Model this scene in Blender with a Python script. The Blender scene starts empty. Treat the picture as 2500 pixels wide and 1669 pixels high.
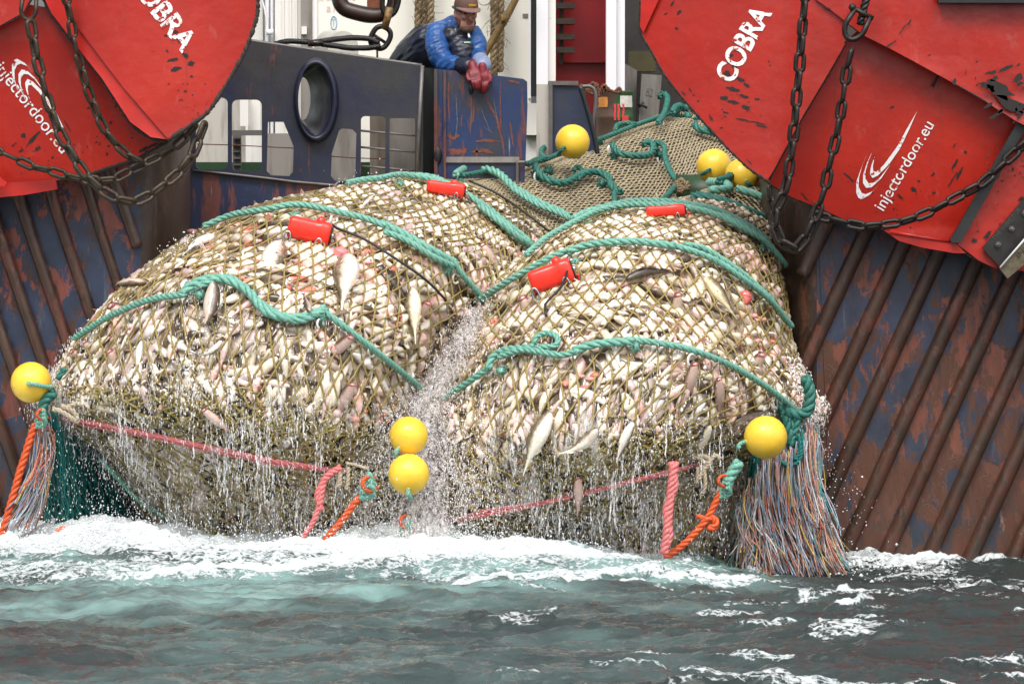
import bpy, bmesh, math, random
import numpy as np
from mathutils import Vector, Matrix
S = bpy.context.scene
COL = S.collection
RD = math.radians
rng = np.random.default_rng(11)
random.seed(5)

# ------------------------------------------------------------------ camera
CAMZ, CAMD, PITCH, LENS = 2.5, 30.0, RD(2.4815), 164.0
cd = bpy.data.cameras.new('camera'); cam = bpy.data.objects.new('camera', cd); COL.objects.link(cam)
cam.location = (0, -CAMD, CAMZ); cam.rotation_euler = (math.pi / 2 - PITCH, 0, 0)
cd.lens = LENS; cd.sensor_width = 36; cd.clip_start = 0.5; cd.clip_end = 2000
S.camera = cam
# ------------------------------------------------------------------ light: overcast day
SUN_EL, SUN_AZ = RD(52), RD(-24)          # sun behind the viewer, a little to the left
w = bpy.data.worlds.new('World'); S.world = w; w.use_nodes = True
nt = w.node_tree; bg = nt.nodes['Background']
sky = nt.nodes.new('ShaderNodeTexSky'); sky.sky_type = 'NISHITA'; sky.sun_disc = False
sky.sun_elevation = SUN_EL; sky.sun_rotation = math.pi + SUN_AZ
sky.air_density = 1.0; sky.dust_density = 4.0; sky.ozone_density = 1.0
hs = nt.nodes.new('ShaderNodeHueSaturation'); hs.inputs['Saturation'].default_value = 0.22
nt.links.new(sky.outputs[0], hs.inputs['Color']); nt.links.new(hs.outputs[0], bg.inputs['Color'])
bg.inputs['Strength'].default_value = 0.13
sd = bpy.data.lights.new('sun', 'SUN'); sd.energy = 1.5; sd.angle = RD(22); sd.color = (1, 0.96, 0.9)
sun = bpy.data.objects.new('sun', sd); COL.objects.link(sun)
sun.rotation_euler = (math.pi / 2 - SUN_EL, 0, SUN_AZ)
S.view_settings.view_transform = 'Standard'; S.view_settings.look = 'None'
S.view_settings.exposure = 0.75; S.view_settings.gamma = 1
S.render.engine = 'CYCLES'
S.cycles.max_bounces = 6; S.cycles.transparent_max_bounces = 12; S.cycles.caustics_reflective = False; S.cycles.caustics_refractive = False

# ------------------------------------------------------------------ where a direction meets a depth: photo pixel (2500 wide) + metres behind the net front -> point
FPX = 2500 * LENS / 36; CY = 834.5
FW = np.array([0, math.cos(PITCH), -math.sin(PITCH)]); UP = np.array([0, math.sin(PITCH), math.cos(PITCH)])
def P(x, y, Y):
    x = np.asarray(x, float); y = np.asarray(y, float); Y = np.asarray(Y, float)
    dx = (x - 1250) / FPX; dy = (CY - y) / FPX
    vy = FW[1] + UP[1] * dy; vz = FW[2] + UP[2] * dy
    t = (Y + CAMD) / vy
    return np.stack(np.broadcast_arrays(dx * t, Y, CAMZ + vz * t), -1)
def proj(p):
    p = np.asarray(p, float) - np.array([0, -CAMD, CAMZ])
    d = p @ FW
    return np.stack([1250 + FPX * p[..., 0] / d, CY - FPX * (p @ UP) / d], -1)
def px2m(n, Y): return n * (CAMD + Y) / FPX

# ------------------------------------------------------------------ noise on arrays
def _h(ix, iy, s):
    v = np.sin(ix * 127.1 + iy * 311.7 + s * 74.7) * 43758.5453
    return v - np.floor(v)
def vnoise(x, y, s=0):
    ix = np.floor(x); iy = np.floor(y); fx = x - ix; fy = y - iy
    fx = fx * fx * fx * (fx * (fx * 6 - 15) + 10); fy = fy * fy * fy * (fy * (fy * 6 - 15) + 10)
    a = _h(ix, iy, s); b = _h(ix + 1, iy, s); c = _h(ix, iy + 1, s); d = _h(ix + 1, iy + 1, s)
    return (a * (1 - fx) + b * fx) * (1 - fy) + (c * (1 - fx) + d * fx) * fy
def fbm(x, y, o=4, s=0):
    r = 0; a = 0.5; t = 0
    for i in range(o):
        r = r + a * vnoise(x * 2 ** i + 13.7 * i, y * 2 ** i - 7.3 * i, s + i); t += a; a *= 0.5
    return r / t
def sstep(a, b, x):
    t = np.clip((x - a) / (b - a), 0, 1); return t * t * (3 - 2 * t)

# ------------------------------------------------------------------ mesh building
class MB:
    def __init__(self): self.V = []; self.F = []; self.n = 0; self.C = []; self.B = []; self.M = []; self.useC = False; self.useB = False
    def add(self, V, F, col=None, belly=None, mi=0):
        V = np.asarray(V, float).reshape(-1, 3); k = len(V)
        self.V.append(V)
        for f in (F if isinstance(F, list) else [F]):
            f = np.asarray(f, int)
            if len(f): self.F.append(f + self.n); self.M.append(np.full(len(f), mi))
        if col is not None: self.useC = True
        c = np.ones((k, 4)); 
        if col is not None: c[:, :3] = col
        self.C.append(c)
        if belly is not None: self.useB = True
        self.B.append(np.zeros(k) if belly is None else np.broadcast_to(belly, (k,)))
        self.n += k; return self
    def mesh(self, name, smooth=True):
        me = bpy.data.meshes.new(name)
        if not self.n: return me
        V = np.concatenate(self.V); me.vertices.add(len(V)); me.vertices.foreach_set('co', V.ravel())
        lv = np.concatenate([f.ravel() for f in self.F]); tot = np.concatenate([np.full(len(f), f.shape[1]) for f in self.F])
        st = np.concatenate([[0], np.cumsum(tot)[:-1]])
        me.loops.add(len(lv)); me.loops.foreach_set('vertex_index', lv.astype(np.int32))
        me.polygons.add(len(tot)); me.polygons.foreach_set('loop_start', st.astype(np.int32))
        me.polygons.foreach_set('use_smooth', np.full(len(tot), bool(smooth)))
        me.polygons.foreach_set('material_index', np.concatenate(self.M).astype(np.int32))
        if self.useC: me.attributes.new('tint', 'FLOAT_COLOR', 'POINT').data.foreach_set('color', np.concatenate(self.C).ravel())
        if self.useB: me.attributes.new('belly', 'FLOAT', 'POINT').data.foreach_set('value', np.concatenate(self.B))
        me.update(calc_edges=True); me.validate()
        return me
    def build(self, name, mat, parent=None, smooth=True):
        me = self.mesh(name, smooth)
        for m in (mat if isinstance(mat, (list, tuple)) else [mat]): me.materials.append(m)
        return link(name, me, parent)
def link(name, me, parent=None):
    o = bpy.data.objects.new(name, me); COL.objects.link(o)
    if parent is not None:
        o.parent = parent; o.matrix_parent_inverse = Matrix.Translation(-Vector(parent.location))
    return o
def empty(name, loc):
    o = bpy.data.objects.new(name, None); COL.objects.link(o); o.location = Vector(loc); o.empty_display_size = 0.1; return o
def tag(o, label=None, cat=None, group=None, kind=None):
    if label: o['label'] = label
    if cat: o['category'] = cat
    if group: o['group'] = group
    if kind: o['kind'] = kind
    return o
def grid_faces(nr, nc, closed=False):
    r = np.arange(nr - 1)[:, None]; c = np.arange(nc if closed else nc - 1)[None, :]; c2 = (c + 1) % nc
    return np.stack([r * nc + c, r * nc + c2, (r + 1) * nc + c2, (r + 1) * nc + c], -1).reshape(-1, 4)
def spline(pts, n=None, step=None):
    p = np.asarray(pts, float)
    if len(p) < 2: return p
    q = np.concatenate([[2 * p[0] - p[1]], p, [2 * p[-1] - p[-2]]])
    out = []
    for i in range(len(p) - 1):
        a, b, c, d = q[i:i + 4]; t = np.linspace(0, 1, 24, endpoint=False)[:, None]
        out.append(0.5 * ((2 * b) + (-a + c) * t + (2 * a - 5 * b + 4 * c - d) * t ** 2 + (-a + 3 * b - 3 * c + d) * t ** 3))
    o = np.concatenate(out + [p[-1:]])
    L = np.concatenate([[0], np.cumsum(np.linalg.norm(np.diff(o, axis=0), axis=1))])
    if n is None: n = max(2, int(L[-1] / (step or 0.03)) + 1)
    t = np.linspace(0, L[-1], n)
    return np.stack([np.interp(t, L, o[:, k]) for k in range(o.shape[1])], -1)
def frames(p, closed=False):
    T = np.gradient(p, axis=0) if not closed else np.roll(p, -1, 0) - np.roll(p, 1, 0)
    T /= np.linalg.norm(T, axis=1)[:, None] + 1e-12
    N = np.zeros_like(p); a = np.array([0, 0, 1.0]) if abs(T[0][2]) < 0.9 else np.array([0, 1.0, 0])
    v = np.cross(T[0], a); N[0] = v / np.linalg.norm(v)
    for i in range(1, len(p)):
        v = N[i - 1] - T[i] * np.dot(N[i - 1], T[i]); l = np.linalg.norm(v)
        N[i] = v / l if l > 1e-6 else N[i - 1]
    return T, N, np.cross(T, N)
def tube(p, r, n=6, closed=False, caps=True):
    p = np.asarray(p, float); T, N, B = frames(p, closed); m = len(p)
    r = np.broadcast_to(np.asarray(r, float), (m,))
    a = np.linspace(0, 2 * math.pi, n, endpoint=False)
    V = p[:, None] + r[:, None, None] * (np.cos(a)[None, :, None] * N[:, None] + np.sin(a)[None, :, None] * B[:, None])
    F = [grid_faces(m, n, True)]
    if closed:
        c = np.arange(n); c2 = (c + 1) % n; F.append(np.stack([(m - 1) * n + c, (m - 1) * n + c2, c2, c], -1))
    elif caps: F += [np.arange(n)[None, ::-1], (np.arange(n) + (m - 1) * n)[None]]
    return V.reshape(-1, 3), F
def ball(c, r, nu=12, nv=8, R=None):
    th = np.linspace(0, math.pi, nv + 1); ph = np.linspace(0, 2 * math.pi, nu, endpoint=False)
    r = np.broadcast_to(np.asarray(r, float), (3,))
    V = np.stack([np.sin(th)[:, None] * np.cos(ph), np.sin(th)[:, None] * np.sin(ph), np.repeat(np.cos(th)[:, None], nu, 1)], -1).reshape(-1, 3) * r
    if R is not None: V = V @ np.asarray(R).T
    return V + np.asarray(c, float), grid_faces(nv + 1, nu, True)[:, ::-1]
def box(c, s, R=None):
    V = np.array([[x, y, z] for x in (-.5, .5) for y in (-.5, .5) for z in (-.5, .5)]) * np.asarray(s, float)
    if R is not None: V = V @ np.asarray(R).T
    return V + np.asarray(c, float), np.array([[0, 1, 3, 2], [4, 6, 7, 5], [0, 4, 5, 1], [2, 3, 7, 6], [0, 2, 6, 4], [1, 5, 7, 3]])
def pbox(x0, y0, x1, y1, Y0, Y1):
    """box filling a pixel rectangle at depth Y0, square in space, back at Y1"""
    a = P(x0, y1, Y0); b = P(x1, y0, Y0)
    return box([(a[0] + b[0]) / 2, (Y0 + Y1) / 2, (a[2] + b[2]) / 2], [b[0] - a[0], Y1 - Y0, b[2] - a[2]])
def bevelled(o, wd=0.006, seg=2):
    m = o.modifiers.new('bevel', 'BEVEL'); m.width = wd; m.segments = seg; m.limit_method = 'ANGLE'; return o
def strands(mb, p, r, n=3, pitch=0.17, sides=5, col=None, ph=0.0):
    """laid rope: n strands twisted round the path"""
    p = spline(p, step=pitch / 9); T, N, B = frames(p)
    s = np.concatenate([[0], np.cumsum(np.linalg.norm(np.diff(p, axis=0), axis=1))])
    r = np.broadcast_to(np.asarray(r, float), (len(p),)) if np.ndim(r) == 0 else np.interp(np.linspace(0, 1, len(p)), np.linspace(0, 1, len(r)), r)
    for k in range(n):
        a = s / pitch * 2 * math.pi + ph + k * 2 * math.pi / n
        q = p + (r * 0.5)[:, None] * (np.cos(a)[:, None] * N + np.sin(a)[:, None] * B)
        V, F = tube(q, r * 0.56, sides); mb.add(V, F, col)
def tuft(mb, c, R, k=70, r=0.003, col=None, dirn=None):
    """frayed rope end: short fibres"""
    c = np.asarray(c, float)
    for i in range(k):
        d = rng.normal(size=3); d /= np.linalg.norm(d)
        if dirn is not None: d = d * 0.6 + np.asarray(dirn); d /= np.linalg.norm(d)
        a = c + rng.normal(size=3) * R * 0.25
        b = a + d * R * rng.uniform(0.5, 1.0); m = (a + b) / 2 + rng.normal(size=3) * R * 0.2
        V, F = tube(np.array([a, m, b]), [r * 1.3, r * 1.2, r * 0.6], 3); mb.add(V, F, col)
    V, F = ball(c, R * 0.6, 8, 6); V += rng.normal(size=V.shape) * R * 0.06; mb.add(V, F, col)

# ------------------------------------------------------------------ flat shapes cut from plate
def fill2d(outer, holes=()):
    cu = bpy.data.curves.new('outline', 'CURVE'); cu.dimensions = '2D'; cu.fill_mode = 'FRONT'
    for pl in [outer] + list(holes):
        sp = cu.splines.new('POLY'); sp.points.add(len(pl) - 1); sp.use_cyclic_u = True
        for q, c in zip(sp.points, pl): q.co = (c[0], -c[1], 0, 1)
    o = bpy.data.objects.new('outline', cu); COL.objects.link(o)
    dg = bpy.context.evaluated_depsgraph_get(); me = bpy.data.meshes.new_from_object(o.evaluated_get(dg))
    bpy.data.objects.remove(o); bpy.data.curves.remove(cu)
    return me
def plate_mb(outer, depth, thick, holes=(), step=60):
    """plate whose outline is given in photo pixels; depth(x,y) -> metres; real thickness behind"""
    me = fill2d(outer, holes); bm = bmesh.new(); bm.from_mesh(me); bpy.data.meshes.remove(me)
    bmesh.ops.remove_doubles(bm, verts=bm.verts, dist=0.01)
    if step:
        xs = [v.co.x for v in bm.verts]; ys = [v.co.y for v in bm.verts]
        for ax, (a, b) in ((0, (min(xs), max(xs))), (1, (min(ys), max(ys)))):
            k = math.ceil(a / step) * step
            while k < b:
                no = Vector((1, 0, 0)) if ax == 0 else Vector((0, 1, 0))
                bmesh.ops.bisect_plane(bm, geom=bm.verts[:] + bm.edges[:] + bm.faces[:], plane_co=no * k, plane_no=no, dist=1e-4)
                k += step
    bm.verts.ensure_lookup_table(); bm.verts.index_update()
    q = np.array([(v.co.x, -v.co.y) for v in bm.verts]); Y = depth(q[:, 0], q[:, 1]) if callable(depth) else np.full(len(q), float(depth))
    V = P(q[:, 0], q[:, 1], Y); n = len(V)
    F = [[v.index for v in f.verts] for f in bm.faces]
    bd = [e for e in bm.edges if e.is_boundary]
    side = []
    for e in bd:
        f = e.link_faces[0]; vs = [v.index for v in f.verts]; a, b = e.verts[0].index, e.verts[1].index
        i = vs.index(a)
        if vs[(i + 1) % len(vs)] != b: a, b = b, a
        side.append([b, a, a + n, b + n])
    bm.free()
    V2 = V.copy(); V2[:, 1] += thick
    mb = MB(); by = {}
    for f in F: by.setdefault(len(f), []).append(f)
    for k, fs in list(by.items()):
        fs = np.array(fs); by[k] = fs
    mb.add(V, [f for f in by.values()]); mb.add(V2, [f[:, ::-1] for f in by.values()]); mb.add(np.concatenate([V, V2]), np.array(side))
    return mb
def arc_pts(pts, n=40): return [tuple(q) for q in spline(np.asarray(pts, float), n=n)]
def rrect(x0, y0, x1, y1, r, k=5, dx=0.0):
    out = []
    for cx, cy, a0 in ((x1 - r, y0 + r, -90), (x1 - r, y1 - r, 0), (x0 + r, y1 - r, 90), (x0 + r, y0 + r, 180)):
        for i in range(k): a = RD(a0 + 90 * i / (k - 1)); out.append((cx + r * math.cos(a), cy + r * math.sin(a)))
    return out
def text2d(s, bold=0.0):
    cu = bpy.data.curves.new('letters', 'FONT'); cu.body = s; cu.size = 1; cu.offset = bold; cu.align_x = 'LEFT'; cu.resolution_u = 4
    o = bpy.data.objects.new('letters', cu); COL.objects.link(o)
    dg = bpy.context.evaluated_depsgraph_get(); me = bpy.data.meshes.new_from_object(o.evaluated_get(dg))
    V = np.array([v.co[:] for v in me.vertices]).reshape(-1, 3); F = [list(p.vertices) for p in me.polygons]
    bpy.data.objects.remove(o); bpy.data.curves.remove(cu); bpy.data.meshes.remove(me)
    return V, F
def lettering(name, s, start, end, height, depth, mat, parent, bold=0.0, lift=0.005, flip=False):
    """words laid on a surface: baseline from start to end (photo pixels), capital height in pixels"""
    V, F = text2d(s, bold); x0, x1 = V[:, 0].min(), V[:, 0].max(); cap = 0.70
    a = np.array(start, float); b = np.array(end, float); u = (b - a); L = np.linalg.norm(u); u /= L
    v = np.array([u[1], -u[0]])                                  # towards the tops of the letters
    q = a + ((V[:, 0] - x0) / (x1 - x0) * L)[:, None] * u + (V[:, 1] / cap * height)[:, None] * v
    Y = depth(q[:, 0], q[:, 1]) if callable(depth) else np.full(len(q), float(depth))
    mb = MB(); by = {}
    for f in F: by.setdefault(len(f), []).append(f)
    mb.add(P(q[:, 0], q[:, 1], Y - lift), [np.array(f) for f in by.values()])
    return mb.build(name, mat, parent, smooth=False)
# ------------------------------------------------------------------ materials
class NT:
    def __init__(self, name):
        self.m = bpy.data.materials.new(name); self.m.use_nodes = True; self.t = self.m.node_tree
        self.b = self.t.nodes['Principled BSDF']; self.o = self.t.nodes['Material Output']
    def n(self, ty, **k):
        x = self.t.nodes.new(ty)
        for a, b in k.items(): setattr(x, a, b)
        return x
    def l(self, a, b): self.t.links.new(a, b)
    def set(self, **k):
        for a, b in k.items():
            i = self.b.inputs[a.replace('_', ' ')]
            if hasattr(b, 'is_linked') or isinstance(b, bpy.types.NodeSocket): self.l(b, i)
            else: i.default_value = (*b, 1) if isinstance(b, tuple) and len(b) == 3 else b
        return self
    def coord(self, scale=(1, 1, 1), rot=(0, 0, 0), kind='Object'):
        c = self.n('ShaderNodeTexCoord'); m = self.n('ShaderNodeMapping')
        m.inputs['Scale'].default_value = scale; m.inputs['Rotation'].default_value = rot
        self.l(c.outputs[kind], m.inputs['Vector']); return m.outputs[0]
    def noise(self, vec, scale, detail=5, rough=0.55, dist=0.0):
        x = self.n('ShaderNodeTexNoise'); x.inputs['Scale'].default_value = scale; x.inputs['Detail'].default_value = detail
        x.inputs['Roughness'].default_value = rough; x.inputs['Distortion'].default_value = dist
        self.l(vec, x.inputs['Vector']); return x.outputs['Fac']
    def ramp(self, fac, stops, interp='LINEAR'):
        x = self.n('ShaderNodeValToRGB'); x.color_ramp.interpolation = interp; e = x.color_ramp.elements
        while len(e) < len(stops): e.new(0.5)
        for q, (p, c) in zip(e, stops):
            q.position = p; q.color = (c, c, c, 1) if not isinstance(c, tuple) else (*c, 1)
        self.l(fac, x.inputs['Fac']); return x.outputs['Color']
    def mix(self, fac, a, b, mode='MIX'):
        x = self.n('ShaderNodeMix', data_type='RGBA', blend_type=mode)
        for s, v in ((x.inputs['Factor'], fac), (x.inputs['A'], a), (x.inputs['B'], b)):
            if isinstance(v, (int, float)): s.default_value = v
            elif isinstance(v, tuple): s.default_value = (*v, 1)
            else: self.l(v, s)
        return x.outputs['Result']
    def math(self, op, a, b=0.0, clamp=False):
        x = self.n('ShaderNodeMath', operation=op); x.use_clamp = clamp
        for s, v in zip(x.inputs, (a, b)):
            if isinstance(v, (int, float)): s.default_value = v
            else: self.l(v, s)
        return x.outputs[0]
    def attr(self, name, out='Fac'):
        x = self.n('ShaderNodeAttribute'); x.attribute_name = name; return x.outputs[out]
    def bump(self, h, strength=0.3, dist=0.01):
        x = self.n('ShaderNodeBump'); x.inputs['Strength'].default_value = strength; x.inputs['Distance'].default_value = dist
        self.l(h, x.inputs['Height']); self.l(x.outputs[0], self.b.inputs['Normal']); return self
def simple(name, c, rough=0.5, metal=0.0, var=0.25, scale=12, bump=0.15, spec=0.5, c2=None):
    t = NT(name); v = t.coord(); f = t.noise(v, scale, 6, 0.6)
    d = tuple(x * (1 - var) for x in c) if c2 is None else c2
    col = t.mix(t.ramp(f, [(0.35, 0.0), (0.65, 1.0)]), d, c)
    t.set(Base_Color=col, Roughness=t.math('ADD', t.math('MULTIPLY', f, 0.25), rough - 0.12, True), Metallic=metal, Specular_IOR_Level=spec)
    if bump: t.bump(t.noise(v, scale * 4, 4), bump, 0.004)
    return t.m

def red_paint():
    t = NT('door_red_paint'); v = t.coord(); vs = t.coord((1, 1, 0.25))
    big = t.noise(v, 1.3, 3); st = t.noise(vs, 5, 5, 0.6)
    red = t.mix(t.ramp(big, [(0.3, 0.0), (0.7, 1.0)]), (0.32, 0.012, 0.008), (0.43, 0.021, 0.010))
    red = t.mix(t.ramp(st, [(0.5, 0.0), (0.75, 0.35)]), red, (0.24, 0.014, 0.010))
    sp = t.noise(v, 55, 3, 0.7); spot = t.ramp(sp, [(0.70, 0.0), (0.725, 1.0)])
    zone = t.ramp(t.noise(v, 3.0, 3), [(0.50, 0.0), (0.62, 1.0)])
    chip = t.math('MULTIPLY', spot, zone)
    col = t.mix(chip, red, (0.018, 0.012, 0.011))
    run = t.ramp(t.noise(t.coord((9, 1, 0.45)), 2.4, 7, 0.65), [(0.60, 0.0), (0.74, 0.5)]); col = t.mix(run, col, (0.13, 0.022, 0.012))
    salt = t.ramp(t.noise(t.coord((1.5, 1, 0.8)), 4.5, 9, 0.72), [(0.60, 0.0), (0.72, 0.16)]); col = t.mix(salt, col, (0.55, 0.30, 0.28))
    fine = t.ramp(t.noise(v, 140, 2, 0.6), [(0.73, 0.0), (0.76, 0.8)]); col = t.mix(fine, col, (0.03, 0.012, 0.010))
    t.set(Base_Color=col, Roughness=t.math('ADD', t.math('MULTIPLY', st, 0.35), 0.16), Specular_IOR_Level=0.5)
    t.bump(t.math('ADD', t.math('MULTIPLY', t.noise(v, 2.6, 3), 2.2), t.math('ADD', t.math('MULTIPLY', t.noise(v, 9, 4), 0.7), t.math('MULTIPLY', chip, -0.3))), 0.16, 0.03)
    return t.m
def hull_paint(name, rot, blue=(0.018, 0.028, 0.060), prim=(0.20, 0.048, 0.036), rust=(0.060, 0.026, 0.016), low=True, cover=0.5):
    t = NT(name); v = t.coord((1, 1, 1)); vs = t.coord((2.1, 2.1, 1.0), (0, rot, 0)); vf = t.coord((5, 5, 0.7), (0, rot, 0))
    n1 = t.noise(vs, 2.4, 11, 0.70, 0.30); n2 = t.noise(vs, 3.3, 9, 0.68, 0.5); n3 = t.noise(vf, 3.0, 7, 0.65)
    base = t.mix(t.ramp(t.noise(v, 6, 6), [(0.3, 0.0), (0.7, 1.0)]), tuple(c * 0.6 for c in blue), tuple(c * 1.25 for c in blue))
    base = t.mix(t.ramp(n3, [(0.60, 0.0), (0.72, 0.5)]), base, (0.20, 0.20, 0.20))
    z = t.n('ShaderNodeSeparateXYZ'); t.l(t.coord(), z.inputs[0])
    zl = t.ramp(t.math('MULTIPLY', t.math('ADD', z.outputs['Z'], 0.2), 0.45), [(0.0, 1.0), (0.75, 0.0)])
    p = t.ramp(n1, [(cover, 0.0), (cover + 0.018, 1.0)], )
    c = t.mix(p, base, t.mix(t.ramp(n3, [(0.35, 0.0), (0.6, 1.0)]), prim, tuple(x * 0.55 for x in prim)))
    pr = t.ramp(t.math('ADD', n2, t.math('MULTIPLY', zl, 0.10 if low else 0.0)), [(0.548, 0.0), (0.585, 1.0)])
    c = t.mix(pr, c, t.mix(t.noise(vf, 5, 6), tuple(x * 0.35 for x in rust), tuple(x * 1.9 for x in rust)))
    if low:
        c = t.mix(t.math('MULTIPLY', zl, t.ramp(n1, [(0.35, 0.35), (0.65, 0.85)])), c, t.mix(t.ramp(n2, [(0.42, 0.0), (0.58, 1.0)]), (0.026, 0.028, 0.020), (0.105, 0.036, 0.022)))
    pale = t.ramp(t.noise(vf, 2.2, 8, 0.7), [(0.67, 0.0), (0.73, 0.6)])
    c = t.mix(pale, c, (0.36, 0.27, 0.22))
    t.set(Base_Color=c, Roughness=t.math('ADD', t.math('MULTIPLY', n3, 0.4), 0.16))
    t.bump(t.math('ADD', t.math('MULTIPLY', p, -0.6), t.math('ADD', n2, n3)), 0.35, 0.012)
    return t.m
def scratched_blue(name, blue=(0.012, 0.022, 0.075), grey=(0.035, 0.036, 0.040), prim=(0.16, 0.05, 0.035), amt=0.5, gamt=0.45):
    t = NT(name); v = t.coord(); vs = t.coord((2.2, 1, 0.5)); vr = t.coord((7, 7, 0.5), (0, RD(-24), 0))
    g = t.ramp(t.noise(v, 1.5, 5), [(gamt, 0.0), (gamt + 0.16, 1.0)])
    c = t.mix(g, blue, grey)
    c = t.mix(t.ramp(t.noise(vs, 3.4, 9, 0.68, 0.4), [(amt, 0.0), (amt + 0.05, 0.9)]), c, t.mix(t.noise(v, 20, 5), tuple(x * 0.4 for x in prim), tuple(x * 1.3 for x in prim)))
    c = t.mix(t.ramp(t.noise(v, 16, 8, 0.75), [(0.6, 0.0), (0.66, 0.5)]), c, (0.02, 0.05, 0.17))
    c = t.mix(t.ramp(t.noise(vr, 4.0, 8, 0.72), [(0.66, 0.0), (0.70, 0.7)]), c, (0.25, 0.25, 0.27))
    t.set(Base_Color=c, Roughness=t.math('ADD', t.math('MULTIPLY', t.noise(v, 8, 5), 0.4), 0.2))
    t.bump(t.noise(v, 5, 7, 0.6), 0.25, 0.02); return t.m
def white_steel(name, c=(0.72, 0.70, 0.66), dirt=(0.30, 0.24, 0.18), amt=0.60):
    t = NT(name); v = t.coord(); vs = t.coord((3, 3, 0.35))
    col = t.mix(t.ramp(t.noise(vs, 3, 7, 0.65), [(amt, 0.0), (amt + 0.22, 0.8)]), c, dirt)
    col = t.mix(t.ramp(t.noise(v, 30, 4, 0.7), [(0.70, 0.0), (0.73, 0.8)]), col, (0.10, 0.05, 0.03))
    t.set(Base_Color=col, Roughness=0.45); t.bump(t.noise(v, 4, 4), 0.12, 0.01); return t.m
def rope_mat(name, c, c2, scale=60):
    t = NT(name); v = t.coord(); f = t.noise(v, scale, 5, 0.7); g = t.noise(v, 2.5, 4)
    col = t.mix(t.ramp(f, [(0.3, 0.0), (0.7, 1.0)]), c2, c)
    col = t.mix(t.ramp(g, [(0.5, 0.0), (0.75, 0.55)]), col, tuple(min(1, x * 0.55 + 0.03) for x in c))
    t.set(Base_Color=col, Roughness=0.5, Specular_IOR_Level=0.4); t.bump(t.noise(v, 260, 3, 0.7), 0.5, 0.004); return t.m
def attr_mat(name, rough=0.5, mul=1.0, spec=0.5, coat=0.0):
    t = NT(name); v = t.coord(); f = t.noise(v, 40, 4)
    col = t.mix(1.0, t.attr('tint', 'Color'), t.ramp(f, [(0.3, 0.75), (0.7, 1.0)]), 'MULTIPLY')
    t.set(Base_Color=col, Roughness=rough, Specular_IOR_Level=spec, Coat_Weight=coat); return t.m
def fish_mat():
    t = NT('fish_skin'); v = t.coord(); b = t.attr('belly'); n = t.noise(v, 9, 6, 0.65); n2 = t.noise(v, 34, 5, 0.7)
    f = t.math('ADD', b, t.math('MULTIPLY', t.math('SUBTRACT', n, 0.5), 0.9))
    col = t.ramp(t.math('ADD', t.math('MULTIPLY', f, 0.5), 0.5), [(0.0, (0.085, 0.066, 0.042)), (0.22, (0.19, 0.15, 0.095)), (0.38, (0.34, 0.28, 0.21)), (0.46, (0.68, 0.63, 0.55)), (0.65, (0.82, 0.79, 0.74))])
    mott = t.ramp(n2, [(0.45, 0.62), (0.62, 1.0)]); keep = t.ramp(f, [(0.0, 0.0), (0.25, 1.0)])
    col = t.mix(1.0, col, t.mix(keep, mott, (1, 1, 1)), 'MULTIPLY')
    col = t.mix(1.0, col, t.attr('tint', 'Color'), 'MULTIPLY')
    col = t.mix(t.ramp(t.noise(v, 15, 4, 0.6), [(0.54, 0.0), (0.66, 0.55)]), col, t.mix(1.0, col, (0.98, 0.62, 0.58), 'MULTIPLY'))
    col = t.mix(t.ramp(t.noise(t.coord((1, 1, 2.5)), 55, 5, 0.7), [(0.52, 0.0), (0.68, 0.5)]), col, t.mix(1.0, col, (0.52, 0.45, 0.36), 'MULTIPLY'))
    t.set(Base_Color=col, Roughness=t.math('ADD', t.math('MULTIPLY', n2, 0.2), 0.18), Specular_IOR_Level=0.6, Coat_Weight=0.3, Coat_Roughness=0.1)
    t.bump(n2, 0.15, 0.004); return t.m
def foam_mat(name, c=(0.86, 0.87, 0.88), trans=0.25, alpha=1.0):
    t = NT(name); t.set(Base_Color=c, Roughness=0.25, Transmission_Weight=trans, IOR=1.2, Specular_IOR_Level=0.6)
    if alpha < 1: t.set(Alpha=alpha)
    return t.m
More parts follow.
